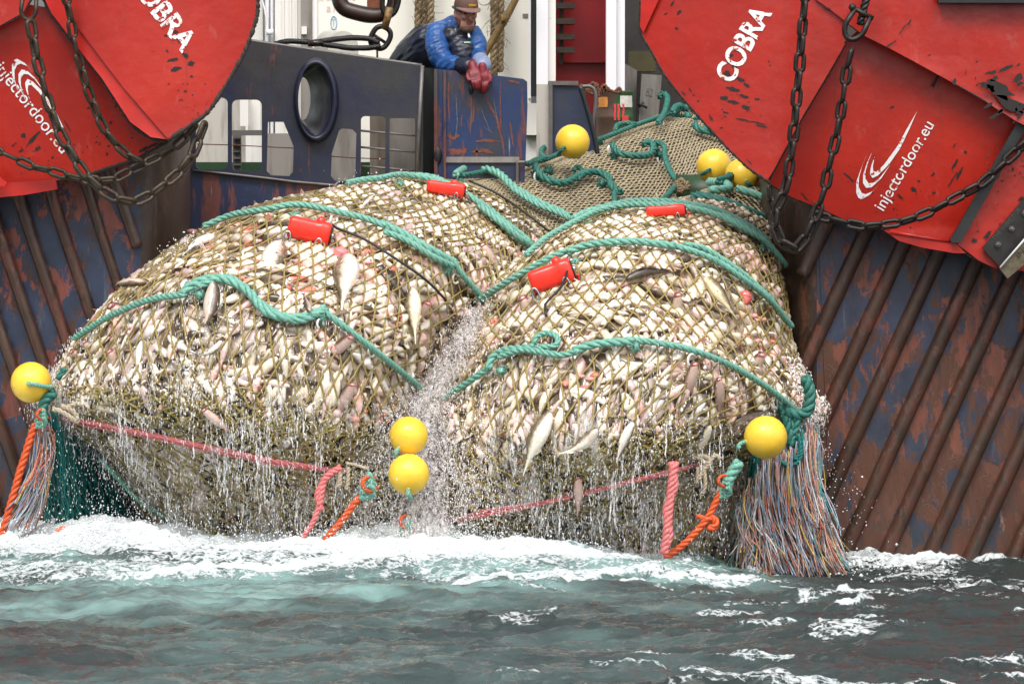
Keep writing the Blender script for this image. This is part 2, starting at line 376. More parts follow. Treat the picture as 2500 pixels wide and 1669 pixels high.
def water_mat():
    t = NT('sea_water'); v = t.coord(); vs = t.coord((1, 2.2, 1)); vm = t.coord((1.0, 2.6, 1))
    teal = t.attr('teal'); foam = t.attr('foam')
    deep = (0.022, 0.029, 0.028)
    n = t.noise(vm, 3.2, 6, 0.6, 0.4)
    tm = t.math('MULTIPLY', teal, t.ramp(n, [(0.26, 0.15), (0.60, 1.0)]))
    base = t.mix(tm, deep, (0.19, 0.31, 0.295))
    f1 = t.noise(vs, 9, 9, 0.74, 0.5); f2 = t.noise(vs, 34, 6, 0.7)
    ff = t.math('ADD', foam, t.math('MULTIPLY', t.math('SUBTRACT', t.math('ADD', t.math('MULTIPLY', f1, 0.68), t.math('MULTIPLY', f2, 0.32)), 0.5), 1.9))
    vo = t.n('ShaderNodeTexVoronoi', feature='DISTANCE_TO_EDGE'); t.l(t.coord((1, 1.5, 1)), vo.inputs['Vector']); vo.inputs['Scale'].default_value = 7.5
    wv = t.n('ShaderNodeVectorMath', operation='ADD'); no = t.n('ShaderNodeTexNoise'); no.inputs['Scale'].default_value = 5; t.l(t.coord(), no.inputs['Vector']); t.l(t.coord((1, 1.5, 1)), wv.inputs[0]); t.l(no.outputs['Color'], wv.inputs[1]); t.l(wv.outputs[0], vo.inputs['Vector'])
    lace = t.ramp(vo.outputs['Distance'], [(0.0, 1.0), (0.26, 0.0)]); ff = t.math('ADD', ff, t.math('MULTIPLY', lace, t.math('MULTIPLY', t.ramp(foam, [(0.10, 0.0), (0.35, 1.0)]), 0.20)))
    fm = t.ramp(ff, [(0.48, 0.0), (0.62, 0.75), (0.9, 1.0)])
    col = t.mix(fm, base, t.mix(t.ramp(f2, [(0.3, 0.0), (0.65, 1.0)]), (0.40, 0.47, 0.49), (0.70, 0.73, 0.73)))
    t.set(Base_Color=col, Roughness=t.math('ADD', t.math('MULTIPLY', fm, 0.45), 0.035), IOR=1.333, Specular_IOR_Level=0.5)
    h = t.math('ADD', t.math('MULTIPLY', t.noise(vs, 16, 6, 0.6), 0.6), t.math('ADD', t.math('MULTIPLY', t.noise(vs, 46, 4, 0.6), 0.22), t.math('MULTIPLY', fm, 0.35)))
    t.bump(h, 0.5, 0.03); return t.m

def float_paint():
    t = NT('float_yellow'); v = t.coord(); n = t.noise(v, 5, 6, 0.65)
    c = t.mix(t.ramp(n, [(0.35, 0.0), (0.65, 1.0)]), (0.80, 0.49, 0.035), (0.90, 0.61, 0.06))
    c = t.mix(t.ramp(t.noise(v, 42, 4, 0.7), [(0.665, 0.0), (0.70, 0.75)]), c, (0.16, 0.10, 0.03))
    c = t.mix(t.ramp(t.noise(t.coord((1, 1, 4), (0.5, 0.4, 0)), 16, 6, 0.7), [(0.60, 0.0), (0.72, 0.45)]), c, (0.52, 0.34, 0.06))
    t.set(Base_Color=c, Roughness=t.math('ADD', t.math('MULTIPLY', n, 0.35), 0.18)); t.bump(t.noise(v, 28, 5), 0.10, 0.006); return t.m
M = dict(
    red=red_paint(), rim=simple('chipped_edge', (0.035, 0.022, 0.018), 0.75, var=0.6, scale=30, bump=0.6),
    redlit=simple('lit_flange_red', (0.50, 0.018, 0.012), 0.32, var=0.2, scale=6),  # the door red made brighter, for folds and flanges that catch light
    chip=simple('bare_iron', (0.016, 0.011, 0.010), 0.7, var=0.4, scale=40),
    hullL=hull_paint('hull_paint_left', RD(-17), blue=(0.034, 0.048, 0.092), prim=(0.30, 0.085, 0.062), cover=0.525), hullR=hull_paint('hull_paint_right', RD(25), blue=(0.034, 0.045, 0.085), prim=(0.29, 0.085, 0.050), rust=(0.075, 0.030, 0.016), cover=0.505),
    rib=hull_paint('rib_steel', RD(25), blue=(0.058, 0.030, 0.020), prim=(0.15, 0.05, 0.032), rust=(0.05, 0.022, 0.014), cover=0.53),
    col=hull_paint('corner_steel', 0.0, blue=(0.045, 0.026, 0.018), prim=(0.16, 0.07, 0.04), rust=(0.06, 0.03, 0.018), cover=0.56, low=False),
    bulw=scratched_blue('bulwark_paint', blue=(0.012, 0.016, 0.038), grey=(0.027, 0.027, 0.030), amt=0.635, gamt=0.43),
    stern=scratched_blue('stern_plate_paint', blue=(0.014, 0.022, 0.06), grey=(0.06, 0.055, 0.052), amt=0.535, gamt=0.48),
    gate=scratched_blue('gate_paint', blue=(0.010, 0.030, 0.105), grey=(0.030, 0.034, 0.048), amt=0.535, gamt=0.48),
    white=white_steel('white_wall'), white2=white_steel('white_post', (0.76, 0.75, 0.78), amt=0.72), cream=white_steel('cream_wall', (0.78, 0.76, 0.68), (0.6, 0.5, 0.36), 0.66),
    greyw=white_steel('grey_panel', (0.25, 0.23, 0.21), (0.10, 0.075, 0.055), 0.5), dirty=white_steel('dirty_white', (0.46, 0.43, 0.39), (0.13, 0.09, 0.06), 0.5),
    redwall=simple('red_wall', (0.36, 0.012, 0.016), 0.4, var=0.3, scale=3), darkw=simple('dark_wall', (0.045, 0.038, 0.034), 0.6, var=0.4, scale=4),
    green=simple('deck_green', (0.012, 0.045, 0.014), 0.5, scale=9), steel=simple('worn_steel', (0.16, 0.15, 0.145), 0.45, 0.4, scale=20),
    black=simple('black_rubber', (0.014, 0.016, 0.017), 0.45, var=0.3, scale=15), brown=simple('oily_brown_steel', (0.040, 0.018, 0.011), 0.28, var=0.6, scale=9, c2=(0.015, 0.009, 0.007)),
    chainL=simple('old_chain', (0.050, 0.036, 0.022), 0.42, 0.35, var=0.6, scale=25), chainR=simple('black_chain', (0.024, 0.018, 0.015), 0.4, 0.35, var=0.5, scale=25),
    rustpart=simple('rust', (0.17, 0.06, 0.025), 0.7, var=0.6, scale=18), gold=simple('yellow_paint', (0.55, 0.28, 0.02), 0.4, scale=20),
    rope=rope_mat('green_rope', (0.235, 0.50, 0.40), (0.10, 0.29, 0.23)), ropeD=rope_mat('dark_green_rope', (0.045, 0.22, 0.175), (0.014, 0.085, 0.07)),
    orange=rope_mat('orange_rope', (0.80, 0.14, 0.035), (0.5, 0.06, 0.015)), pink=rope_mat('pink_rope', (0.76, 0.25, 0.24), (0.55, 0.12, 0.125)),
    tanrope=rope_mat('tan_rope', (0.34, 0.25, 0.14), (0.14, 0.09, 0.045)), mustard=rope_mat('mustard_strap', (0.22, 0.135, 0.035), (0.08, 0.045, 0.015)),
    wire=simple('wire_rope', (0.020, 0.019, 0.020), 0.4, 0.3, scale=60), cord=simple('black_cord', (0.012, 0.012, 0.014), 0.5, scale=60),
    twine=rope_mat('olive_twine', (0.40, 0.31, 0.115), (0.20, 0.145, 0.04), 170), twineD=rope_mat('olive_black_twine', (0.46, 0.36, 0.12), (0.16, 0.125, 0.04), 14),
    twineK=rope_mat('black_twine', (0.030, 0.026, 0.018), (0.012, 0.011, 0.009)), beige=rope_mat('beige_twine', (0.47, 0.395, 0.265), (0.30, 0.24, 0.145)),
    tealn=rope_mat('teal_twine', (0.012, 0.23, 0.21), (0.006, 0.11, 0.10)), bone=rope_mat('pale_twine', (0.56, 0.48, 0.36), (0.32, 0.25, 0.17)),
    yellow=float_paint(), sensor=simple('sensor_red', (0.78, 0.035, 0.018), 0.25, var=0.12, scale=8, bump=0.05),
    plastic=simple('white_plastic', (0.78, 0.78, 0.76), 0.3, var=0.1), chrome=simple('stainless', (0.55, 0.55, 0.55), 0.25, 1.0, var=0.2),
    paintw=None, fish=fish_mat(), eye=simple('fish_eye', (0.012, 0.011, 0.010), 0.1, bump=0), attr=attr_mat('fibre', 0.45), foam=foam_mat('white_foam', (.70, .73, .74), trans=0.0), drop=foam_mat('water_drops', (0.94, 0.94, 0.95), 0.08),
    flesh=attr_mat('wet_flesh', 0.25, coat=0.3), water=water_mat(),
    blue=simple('blue_oilskin', (0.018, 0.085, 0.29), 0.40, var=0.35, scale=7, bump=0.3), navy=simple('navy_oilskin', (0.010, 0.014, 0.032), 0.38, var=0.4, scale=8, bump=0.3),
    glove=simple('red_glove', (0.20, 0.008, 0.016), 0.5, var=0.4, scale=12), skin=simple('weathered_skin', (0.47, 0.23, 0.17), 0.5, var=0.25, scale=10, bump=0.05), hair=simple('brown_beard', (0.115, 0.062, 0.040), 0.8, var=0.5, scale=60, bump=0.5),
    capb=simple('brown_cap', (0.11, 0.055, 0.04), 0.8, var=0.3, scale=30),
)
def stencil():
    t = NT('stencil_white'); v = t.coord(); n = t.noise(v, 26, 6, 0.7); b = t.noise(v, 2.2, 3)
    c = t.mix(t.ramp(t.noise(v, 7, 5, 0.6), [(0.58, 0.0), (0.66, 0.7)]), (0.78, 0.76, 0.76), (0.62, 0.42, 0.20))
    c = t.mix(t.ramp(t.math('ADD', n, t.math('MULTIPLY', b, 0.25)), [(0.69, 0.0), (0.72, 1.0)]), c, (0.33, 0.010, 0.010))
    t.set(Base_Color=c, Roughness=0.5); return t.m
M['paintw'] = stencil()
# ------------------------------------------------------------------ the ship: stern hull, bulwark, gate, deckhouse
ship = tag(empty('fishing_trawler', (0, 6, 0)), 'big blue rust-streaked fishing trawler hauling two full nets up its stern', 'trawler')
def sheet(name, xs, Ys, y0, y1, mat, ny=24, parent=ship, lean=0.0):
    xs = np.array(xs, float); Ys = np.array(Ys, float); q = spline(np.stack([xs, Ys], 1), n=len(xs) * 5)
    yy = np.linspace(y0, y1, ny); X, Y = np.meshgrid(q[:, 0], yy); D = np.broadcast_to(q[:, 1], X.shape)
    mb = MB(); V = P(X + (Y - 600) * lean, Y, D); mb.add(V, grid_faces(ny, len(q))); return mb.build(name, mat, parent)
sheet('hull_plating', (-1500, -800, -200, 100, 330, 345), (1.9, 1.5, 1.15, 1.03, 1.0, 1.0), 240, 1480, M['hullL'])
sheet('corner_column', (338, 372, 405, 432, 452, 462, 466), (1.0, 1.03, 1.15, 1.40, 1.9, 2.5, 3.2), 240, 1480, M['col'])
sheet('hull_plating', (1994, 2010, 2200, 2500, 2900, 3400, 4000), (1.0, 1.0, 1.0, 1.03, 1.15, 1.5, 1.9), 240, 1530, M['hullR'])
sheet('corner_column', (1858, 1862, 1872, 1890, 1925, 1962, 2000), (3.2, 2.5, 1.9, 1.40, 1.15, 1.03, 0.998), 240, 1530, M['col'], lean=0.04)
def rib(pts, Y=1.0, r=13, cap=False):
    q = spline(np.array(pts, float), n=30); mb = MB()
    mb.add(*tube(P(q[:, 0], q[:, 1], Y - 0.005), px2m(r, Y), 12))
    mb.build('rib', M['rib'], ship)
for x0 in (-230, -150, -70, 8, 84, 166): rib([(x0 - 0.30 * 300, 300), (x0, 600), (x0 + 0.345 * 800, 1400)], r=15)
rib([(257 - .3 * 240, 360), (257, 600), (257 + .33 * 600, 1200)])
rib([(287 - 50, 330), (287, 465), (335, 603)], 0.98, 14)
for x0 in (2098, 2204, 2300, 2402, 2505, 2612, 2715, 2820, 2930): rib([(x0 + 0.50 * 250, 350), (x0, 600), (x0 - 0.455 * 850, 1450)], r=19)
rib([(2100, 380), (2019, 549), (1958, 672)], 0.97, 17)
# stern plate below the bulwark, ramp, deck
plate_mb([(462, 412), (560, 424), (650, 434), (720, 444), (870, 457), (1016, 463), (1060, 465), (1060, 760), (462, 760)], 3.02, 0.03, step=90).build('stern_plate', M['stern'], ship)
mb = MB(); mb.add(*tube(P(np.array([470, 560, 650, 720, 870, 1016]), np.array([416, 425, 435, 444, 457, 463]), 2.99), px2m(3.5, 3), 6)); mb.build('weld_line', M['steel'], ship)
mb = MB(); mb.add(*tube(P(np.array([785, 830]), np.array([490, 440]), 2.98), 0.012, 6)); mb.build('weld_line', M['steel'], ship)
V = np.concatenate([P([455, 1905], 1300, 1.6)[:], P([455, 1905], 560, 3.0), P([455, 1905], 445, 5.2), P([300, 2300], 250, 9.0)]); V[4:6, 2] = 1.95; V[6:8, 2] = 2.0
mb = MB(); mb.add(V, grid_faces(4, 2)); mb.build('stern_ramp', M['col'], ship, False)
mb = MB(); mb.add(*box([0, 7.2, 1.96], [16, 8.3, 0.06])); mb.build('deck', M['green'], ship, False)
# bulwark with freeing ports and an oval fairlead
oval = [(772 + 52 * math.cos(a) + 2 * math.sin(a), 245 + 97 * math.sin(a)) for a in np.linspace(0, 2 * math.pi, 40, endpoint=False)]
ports = [rrect(478, 239, 556, 414, 14), rrect(566, 244, 639, 418, 14), [(654, 298), (692, 298), (717, 358), (715, 420), (706, 430), (662, 428), (651, 418)],
         [(828, 318), (836, 314), (860, 316), (870, 326), (867, 436), (858, 444), (818, 441), (808, 430), (810, 375)],
         rrect(881, 284, 941, 446, 10), rrect(951, 289, 1013, 448, 4)]
bul = plate_mb([(380, 62), (609, 100), (1030, 161), (1020, 300), (1016, 463), (870, 457), (720, 444), (650, 434), (560, 424), (380, 402)], 3.0, 0.025, [oval] + ports, 80).build('bulwark', M['bulw'], ship)
mb = MB(); q = spline(np.array([(380, 62), (609, 100), (1030, 161)], float), n=30); mb.add(*tube(P(q[:, 0], q[:, 1] - 1, 3.01), px2m(4, 3), 8)); mb.build('top_rail', M['steel'], bul)
mb = MB(); q = np.array([(1031, 160), (1023, 300), (1016, 452)], float); mb.add(*tube(P(q[:, 0], q[:, 1], 2.995), px2m(5, 3), 8)); mb.build('edge_bar', M['steel'], bul)
for yy in (322, 362, 408):
    mb = MB(); mb.add(*tube(P(np.array([878, 1014]), np.array([yy - 3, yy + 9]), 3.03), px2m(3.2, 3), 6)); mb.build('guard_bar', M['steel'], bul)
mb = MB(); mb.add(*tube(P(np.array([480, 560, 640, 716, 812, 868, 945]), np.array([352, 354, 358, 362, 382, 386, 388]), 3.10), px2m(1.3, 3), 5)); mb.build('guard_wire', M['rustpart'], bul)
fa = np.linspace(0, 2 * math.pi, 48, endpoint=False); mb = MB()
rings = []
for k, (ox, oy, rx, ry, Y) in enumerate([(0, 0, 56, 104, 3.0), (0, 0, 55, 103, 2.95), (0, 0, 52, 100, 2.92), (0, 0, 49, 97, 2.91), (-1, 0, 44, 92, 2.90), (-4, 0, 40, 86, 2.96), (-11, 0, 35, 78, 3.10), (-23, -2, 26, 66, 3.30), (-32, -4, 18, 52, 3.45)]):
    rings.append(P(772 + ox + rx * np.cos(fa), 245 + oy + ry * np.sin(fa), Y))
mb.add(np.concatenate(rings), grid_faces(len(rings), 48, True)); mb.build('fairlead', scratched_blue('fairlead_paint', blue=(0.009, 0.012, 0.030), grey=(0.10, 0.10, 0.115), amt=0.60, gamt=0.58), bul)
def ragged(x, y, s): return 0
# the blue gate beside the bulwark, and the dark slot between them
gate = plate_mb([(1060, 168), (1160, 178), (1278, 193), (1287, 200), (1288, 260), (1283, 396), (1270, 640), (1060, 640)], 3.3, 0.05, step=60).build('gate', M['gate'], ship)
mb = MB(); mb.add(*pbox(1027, 166, 1062, 640, 3.55, 3.6)); mb.add(*pbox(1026, 165, 1031, 640, 3.03, 3.55)); mb.build('hinge_slot', M['black'], ship, False)
mb = MB()
for x0, x1 in ((1060, 1068), (1083, 1089)): mb.add(*pbox(x0, 170 + (x0 - 1060) * .1, x1, 640, 3.27, 3.30))
mb.build('stiffener', scratched_blue('stiffener_paint', grey=(0.06, 0.05, 0.05), gamt=0.35, amt=0.45), gate, False)
mb = MB(); mb.add(*pbox(1085, 383, 1268, 397, 3.28, 3.30)); mb.build('bottom_band', M['greyw'], gate, False)
for lx, ly, ls in ((1067, 380, 1.0), (1150, 219, .5)):
    mb = MB(); mb.add(*ball(P(lx, ly, 3.285), (0.035 * ls, 0.02, 0.07 * ls), 16, 10)); mb.build('pocket_shade', M['black'], gate)  # black domes stand for the shade inside the handle recess and oval hole
def scrape(mb, pts, w_, Y, seed):
    r2 = np.random.default_rng(seed); q = spline(np.array(pts, float), step=5); n = len(q); t_ = np.gradient(q, axis=0); t_ /= np.linalg.norm(t_, axis=1)[:, None] + 1e-9; nn = np.stack([-t_[:, 1], t_[:, 0]], 1)
    e = w_ * (.5 + .8 * vnoise(np.arange(n) * .5, np.full(n, seed * 3.1), seed))[:, None]; e2 = w_ * (.5 + .8 * vnoise(np.arange(n) * .6, np.full(n, seed * 5.7), seed + 1))[:, None]
    tp = np.sin(np.linspace(.05, math.pi - .05, n))[:, None] ** .5; e = e * tp * (.5 + rng.random((n, 1))); e2 = e2 * tp * (.5 + rng.random((n, 1))); a_ = q + nn * e; b_ = q - nn * e2; mb.add(np.concatenate([P(a_[:, 0], a_[:, 1], Y), P(b_[:, 0], b_[:, 1], Y)]), grid_faces(2, n))
mb = MB()
for k, (pts, w_) in enumerate([([(1180, 228), (1195, 255), (1212, 290), (1226, 340), (1232, 392)], 3.5), ([(1158, 240), (1156, 270), (1154, 300)], 2.5), ([(1160, 345), (1190, 343), (1222, 346)], 4), ([(1092, 330), (1105, 336), (1122, 332)], 6), ([(1092, 366), (1118, 370), (1140, 364)], 9), ([(1150, 372), (1175, 368), (1205, 373)], 4), ([(1245, 300), (1250, 335), (1254, 360)], 2), ([(1096, 200), (1094, 240), (1098, 300)], 2.5), ([(1270, 205), (1262, 202), (1240, 196)], 3), ([(1165, 355), (1164, 385)], 2.5), ([(1222, 200), (1221, 260), (1224, 330)], 1.4), ([(1128, 280), (1126, 310)], 2.5)]): scrape(mb, pts, w_, 3.297, k + 3)
mb.build('rust_streaks', simple('primer_scrape', (0.20, 0.062, 0.042), .7, var=.5, scale=30), gate, False)
mb = MB()
for k, (pts, w_) in enumerate([([(1113, 230), (1116, 300), (1110, 345)], 1.0), ([(1152, 225), (1149, 330)], .6), ([(1170, 255), (1200, 330)], .6), ([(1205, 240), (1215, 300)], .6), ([(1180, 310), (1205, 325)], .5)]): scrape(mb, pts, w_, 3.296, k + 33)
mb.build('bare_scratches', simple('bare_scratch', (0.16, 0.16, 0.18), .5, scale=30), gate, False)
mb = MB(); q = spline(np.array([(1263, 470), (1263, 402), (1268, 396), (1284, 396)], float), n=14); mb.add(*tube(P(q[:, 0], q[:, 1], 3.26), 0.012, 8)); mb.build('handle', M['steel'], gate)
# deckhouse fronts behind
dh = MB(); dh.add(*pbox(300, -500, 640, 470, 6.6, 6.8)); dh.build('deckhouse_wall', M['dirty'], ship, False)
mb = MB()
for x0, x1, Y in ((672, 735, 6.3), (600, 640, 6.45)): mb.add(*pbox(x0, -500, x1, 408, Y, Y + 0.2))
for x in (690, 708, 722): mb.add(*pbox(x, -500, x + 2.5, 408, 6.285, 6.30))
mb.build('wall_panel', M['white'], ship, False)
mb = MB()
for x, r in ((652, 5), (664, 4)): mb.add(*tube(P(np.full(12, x), np.linspace(-500, 420, 12), 6.35), px2m(r, 6.3), 8))
q = spline(np.array([(626, -40), (645, 20), (652, 60), (652, 80)], float), n=20); mb.add(*tube(P(q[:, 0], q[:, 1], 6.3), 0.008, 6)); mb.add(*pbox(650, 72, 667, 86, 6.25, 6.3))
mb.build('wall_pipe', M['white2'], ship)
mb = MB(); mb.add(*pbox(735, -500, 764, 430, 6.25, 6.5)); mb.build('frame_post', M['greyw'], ship, False)
mb = MB(); mb.add(*pbox(736, 65, 749, 84, 6.22, 6.25)); mb.build('junction_box', M['white'], ship, False)
mb = MB(); mb.add(*pbox(440, 396, 1020, 470, 6.0, 6.05)); mb.build('green_coaming', M['green'], ship, False)
# things seen through the ports
mb = MB(); mb.add(*pbox(586, 230, 606, 308, 5.4, 5.5)); mb.add(*pbox(606, 230, 636, 318, 5.5, 5.6)); mb.build('wall_locker', M['white'], ship, False)
mb = MB(); mb.add(*pbox(565, 318, 640, 331, 5.3, 5.4)); mb.add(*pbox(568, 331, 588, 440, 5.5, 5.6))
for k in range(5): mb.add(*pbox(569, 336 + 16 * k, 588, 340 + 16 * k, 5.45, 5.5))
mb.build('deck_ladder', M['steel'], ship, False)
for x0, y0, x1 in ((650, 326, 720), (806, 300, 872)):
    mb = MB(); mb.add(*pbox(x0, y0, x1, 470, 4.9, 5.0)); mb.build('deck_box', M['greyw'], ship, False)
mb = MB(); mb.add(*pbox(903, 270, 941, 470, 3.75, 3.82)); mb.build('timber_post', white_steel('old_timber', (0.20, 0.17, 0.14), (0.06, 0.04, 0.03), 0.5), ship, False)
mb = MB(); mb.add(*pbox(944, 270, 1024, 470, 3.60, 3.66)); mb.build('grey_locker', M['greyw'], ship, False)
# right of the container: white posts, red wall, dark recess
mb = MB(); mb.add(*pbox(1310, -500, 1338, 207, 5.6, 5.85)); mb.build('mast_post', M['white2'], ship, False)
mb = MB(); mb.add(*pbox(1338, -500, 1357, 200, 5.65, 5.80)); mb.build('mast_post', M['white'], ship, False)
mb = MB(); mb.add(*pbox(1480, -500, 1506, 222, 5.6, 5.85)); mb.add(*pbox(1506, -500, 1526, 222, 5.66, 5.80)); mb.build('mast_post', M['white2'], ship, False)
mb = MB(); mb.add(*pbox(1330, -500, 1500, 400, 7.0, 7.1)); mb.add(*pbox(1360, 147, 1484, 153, 6.92, 7.0)); mb.build('red_bulkhead', M['redwall'], ship, False)
mb = MB(); mb.add(*pbox(1484, -500, 2400, 470, 8.6, 8.8)); mb.add(*pbox(1500, -500, 1512, 300, 6.6, 7.2)); mb.build('recess_wall', M['darkw'], ship, False)
mb = MB(); mb.add(*pbox(1536, 125, 1600, 175, 8.0, 8.4)); mb.build('shelf_box', simple('olive_box', (0.10, 0.085, 0.035), 0.7), ship, False)
mb = MB()
mb.add(*tube(P(np.full(6, 1370), np.linspace(-300, 158, 6), 6.7), px2m(5, 6.7), 10))
for y in (-62, -24, 14, 52, 90, 122): mb.add(*pbox(1358, y - 7, 1403, y + 7, 6.55, 6.85))
mb.build('clamp_rack', simple('rack_steel', (0.075, 0.052, 0.040), 0.5, 0.3, var=0.5, scale=20), ship, False)
mb = MB(); mb.add(*pbox(1296, -500, 1311, 236, 6.0, 6.05)); mb.build('dark_slot', M['black'], ship, False)
mb = MB(); mb.add(*pbox(1282, 252, 1320, 330, 5.9, 6.1)); mb.add(*pbox(1284, 330, 1312, 440, 6.0, 6.1)); mb.build('white_cabinet', M['white'], ship, False)
# stub rail: dirty white post, blue panel, bent handrail
mb = MB(); mb.add(*pbox(1310, 206, 1340, 430, 4.4, 4.55)); mb.build('rail_post', M['dirty'], ship, False)
mb = MB(); mb.add(*pbox(1339, 198, 1349, 430, 4.36, 4.5)); mb.add(*pbox(1339, 198, 1412, 208, 4.37, 4.5)); mb.build('panel_frame', M['steel'], ship, False)
plate_mb([(1349, 207), (1418, 211), (1436, 262), (1455, 330), (1470, 440), (1349, 440)], 4.4, 0.03, step=40).build('side_panel', scratched_blue('panel_blue', blue=(0.014, 0.030, 0.09), grey=(0.03, 0.035, 0.05), amt=0.66), ship)
mb = MB(); q = spline(np.array([(1416, 210), (1430, 255), (1448, 320), (1460, 380)], float), n=20); mb.add(*tube(P(q[:, 0], q[:, 1], 4.33), px2m(6, 4.3), 8)); mb.build('handrail', M['black'], ship)
mb = MB(); q = spline(np.array([(1418, 212), (1440, 211), (1452, 222), (1455, 250), (1448, 300), (1450, 330)], float), n=24); mb.add(*tube(P(q[:, 0], q[:, 1], 4.4), px2m(4.5, 4.4), 8)); mb.build('handrail', M['steel'], ship)

# the white container with faded red words
ct = tag(empty('cargo_container', P(1010, 430, 6.2)), 'tall clean white container behind the blue bulwark with faded red lettering', 'container')
mb = MB(); mb.add(*pbox(764, -900, 1297, 455, 6.2, 8.4)); mb.build('shell', M['cream'], ct, False)
mb = MB(); mb.add(*pbox(768, -900, 772, 410, 6.17, 6.2)); mb.add(*pbox(1290, -900, 1296, 240, 6.17, 6.2)); mb.build('corner_strip', M['white2'], ct, False)
mb = MB(); mb.add(*pbox(1276, 34, 1296, 43, 6.19, 6.2)); mb.build('name_plate', M['greyw'], ct, False)
fr = simple('faded_red_ink', (0.62, 0.30, 0.29), 0.6, scale=60, c2=(0.72, 0.60, 0.56)); fbk = simple('faded_blue_ink', (0.35, 0.52, 0.68), 0.6, scale=60)
lettering('lettering', 'B MOPE', (798, 29), (862, 33), 13, 6.2, fr, ct, 0.0, 0.006)
lettering('lettering', 'HE BPOCATb', (772, 1), (868, 1), 11, 6.2, fr, ct, 0.0, 0.006)
lettering('lettering', 'T', (809, 66), (820, 66), 20, 6.2, fbk, ct, -0.01, 0.006)
a = np.linspace(0, 2 * math.pi, 32, endpoint=False); mb = MB(); mb.add(*tube(P(815 + 7 * np.cos(a), 56 + 16 * np.sin(a), 6.195), 0.004, 5, True)); mb.build('ring_mark', fbk, ct)

# winch cowl, rope bundles, strap
cw = MB(); a = np.linspace(math.pi, 2 * math.pi, 24)
for (cx, r, Y0, Y1) in ((838, 37, 5.2, 5.6),):
    fr_ = np.concatenate([P(cx + r * np.cos(a), 118 + 42 * np.sin(a), Y0), P([cx + r, cx - r], 430, Y0)])
    bk_ = np.concatenate([P(cx - 34 + r * np.cos(a), 116 + 42 * np.sin(a), Y1), P([cx - 34 + r, cx - 34 - r], 430, Y1)])
    n = len(fr_); cw.add(np.concatenate([fr_, bk_]), [grid_faces(2, n, True), np.arange(n)[None, ::-1]])
tag(cw.build('winch_cowl', simple('cowl_grey', (0.50, 0.48, 0.43), 0.45, scale=5), None, False), 'round-topped pale grey cowl just behind the bulwark top edge', 'winch cover')
def bundle(label, x0, x1, y1, Y, k, seed):
    r2 = np.random.default_rng(seed); mb = MB()
    for i in range(k):
        x = x0 + (x1 - x0) * (i + .5) / k; yy = np.linspace(-250, y1 - r2.uniform(0, 12), 14)
        xx = x + np.cumsum(r2.normal(size=14)) * 0.6
        strands(mb, P(xx, yy, Y + r2.uniform(-.05, .05)), px2m((x1 - x0) / k * .62, Y), 3, 0.14)
    for i in range(120):
        x = r2.uniform(x0, x1); y = r2.uniform(-50, y1); p = P(x, y, Y - 0.05); mb.add(*tube(np.array([p, p + r2.normal(size=3) * 0.02 - [0, 0, .02], p + r2.normal(size=3) * 0.03 - [0, 0, .05]]), 0.002, 3))
    return tag(mb.build('rope_bundle', M['tanrope']), label, 'rope', 'tan rope bundles hung on the container')
bundle('thick frayed tan rope bundle hanging left of the man on white container', 1012, 1060, 92, 6.0, 3, 1)
bundle('long thin pair of tan ropes hanging right of the man down to the gate', 1198, 1230, 186, 6.0, 2, 2)
mb = MB(); q = spline(np.array([(1285, -60), (1258, 0), (1232, 50), (1205, 95), (1182, 135), (1168, 170)], float), n=40)
T = P(q[:, 0], q[:, 1], 5.4); mb.add(*tube(T, px2m(9, 5.4) * (1 + 0.25 * rng.normal(size=40).cumsum() * 0.06), 8)); tuft(mb, P(1228, 48, 5.3), 0.05, 30)
tag(mb.build('mooring_strap', M['mustard']), 'mustard coloured strap slanting down behind the man to the gate', 'strap')
mb = MB(); q = spline(np.array([(1165, -30), (1168, 4), (1180, 12), (1196, 6), (1204, -30)], float), n=20); mb.add(*tube(P(q[:, 0], q[:, 1], 6.12), 0.006, 6)); tag(mb.build('hanging_cable', M['dirty']), 'thin pale cable looped on the white container above the man', 'cable')
for k, (x, y0, y1) in enumerate(((985, 108, 160),)):
    pass
# oil drum, grey locker 82, orange basket
dr = tag(empty('oil_drum', P(1500, 400, 5.0)), 'rusty dented oil drum painted half green with red strokes and torn labels', 'drum')
cx, R_ = P(1500, 300, 5.35), px2m(45, 5.35); mb = MB(); a = np.linspace(0, 2 * math.pi, 40, endpoint=False); rings = []; zs = []
prof = [(222, 0.94), (222, 1.03), (226, 1.03), (229, 1.0), (280, 1.0), (284, 1.035), (289, 1.035), (293, 1.0), (345, 1.0), (349, 1.035), (354, 1.035), (358, 1.0), (440, 1.0)]
for y, k in prof:
    z = P(1500, y, 5.35)[2]; rings.append(np.stack([cx[0] + R_ * k * np.cos(a), 5.35 + R_ * k * np.sin(a), np.full(40, z)], -1))
mb.add(np.concatenate(rings), [grid_faces(len(prof), 40, True), np.arange(40)[None]])
t = NT('drum_paint'); v = t.coord(); z = t.n('ShaderNodeSeparateXYZ'); t.l(v, z.inputs[0])
side = t.ramp(t.math('ADD', t.math('MULTIPLY', t.math('SUBTRACT', z.outputs['X'], float(cx[0])), 4.0), t.math('ADD', 0.5, t.math('MULTIPLY', t.math('SUBTRACT', t.noise(v, 9, 6), 0.5), 0.5))), [(0.48, 0.0), (0.54, 1.0)])
g = t.mix(t.ramp(t.noise(v, 9, 7, 0.7), [(0.5, 0.0), (0.62, 1.0)]), (0.012, 0.085, 0.022), (0.10, 0.05, 0.025))
t.set(Base_Color=t.mix(side, t.mix(t.noise(v, 12, 6), (0.05, 0.028, 0.02), (0.11, 0.065, 0.045)), g), Roughness=0.5); mb.build('barrel', t.m, dr)
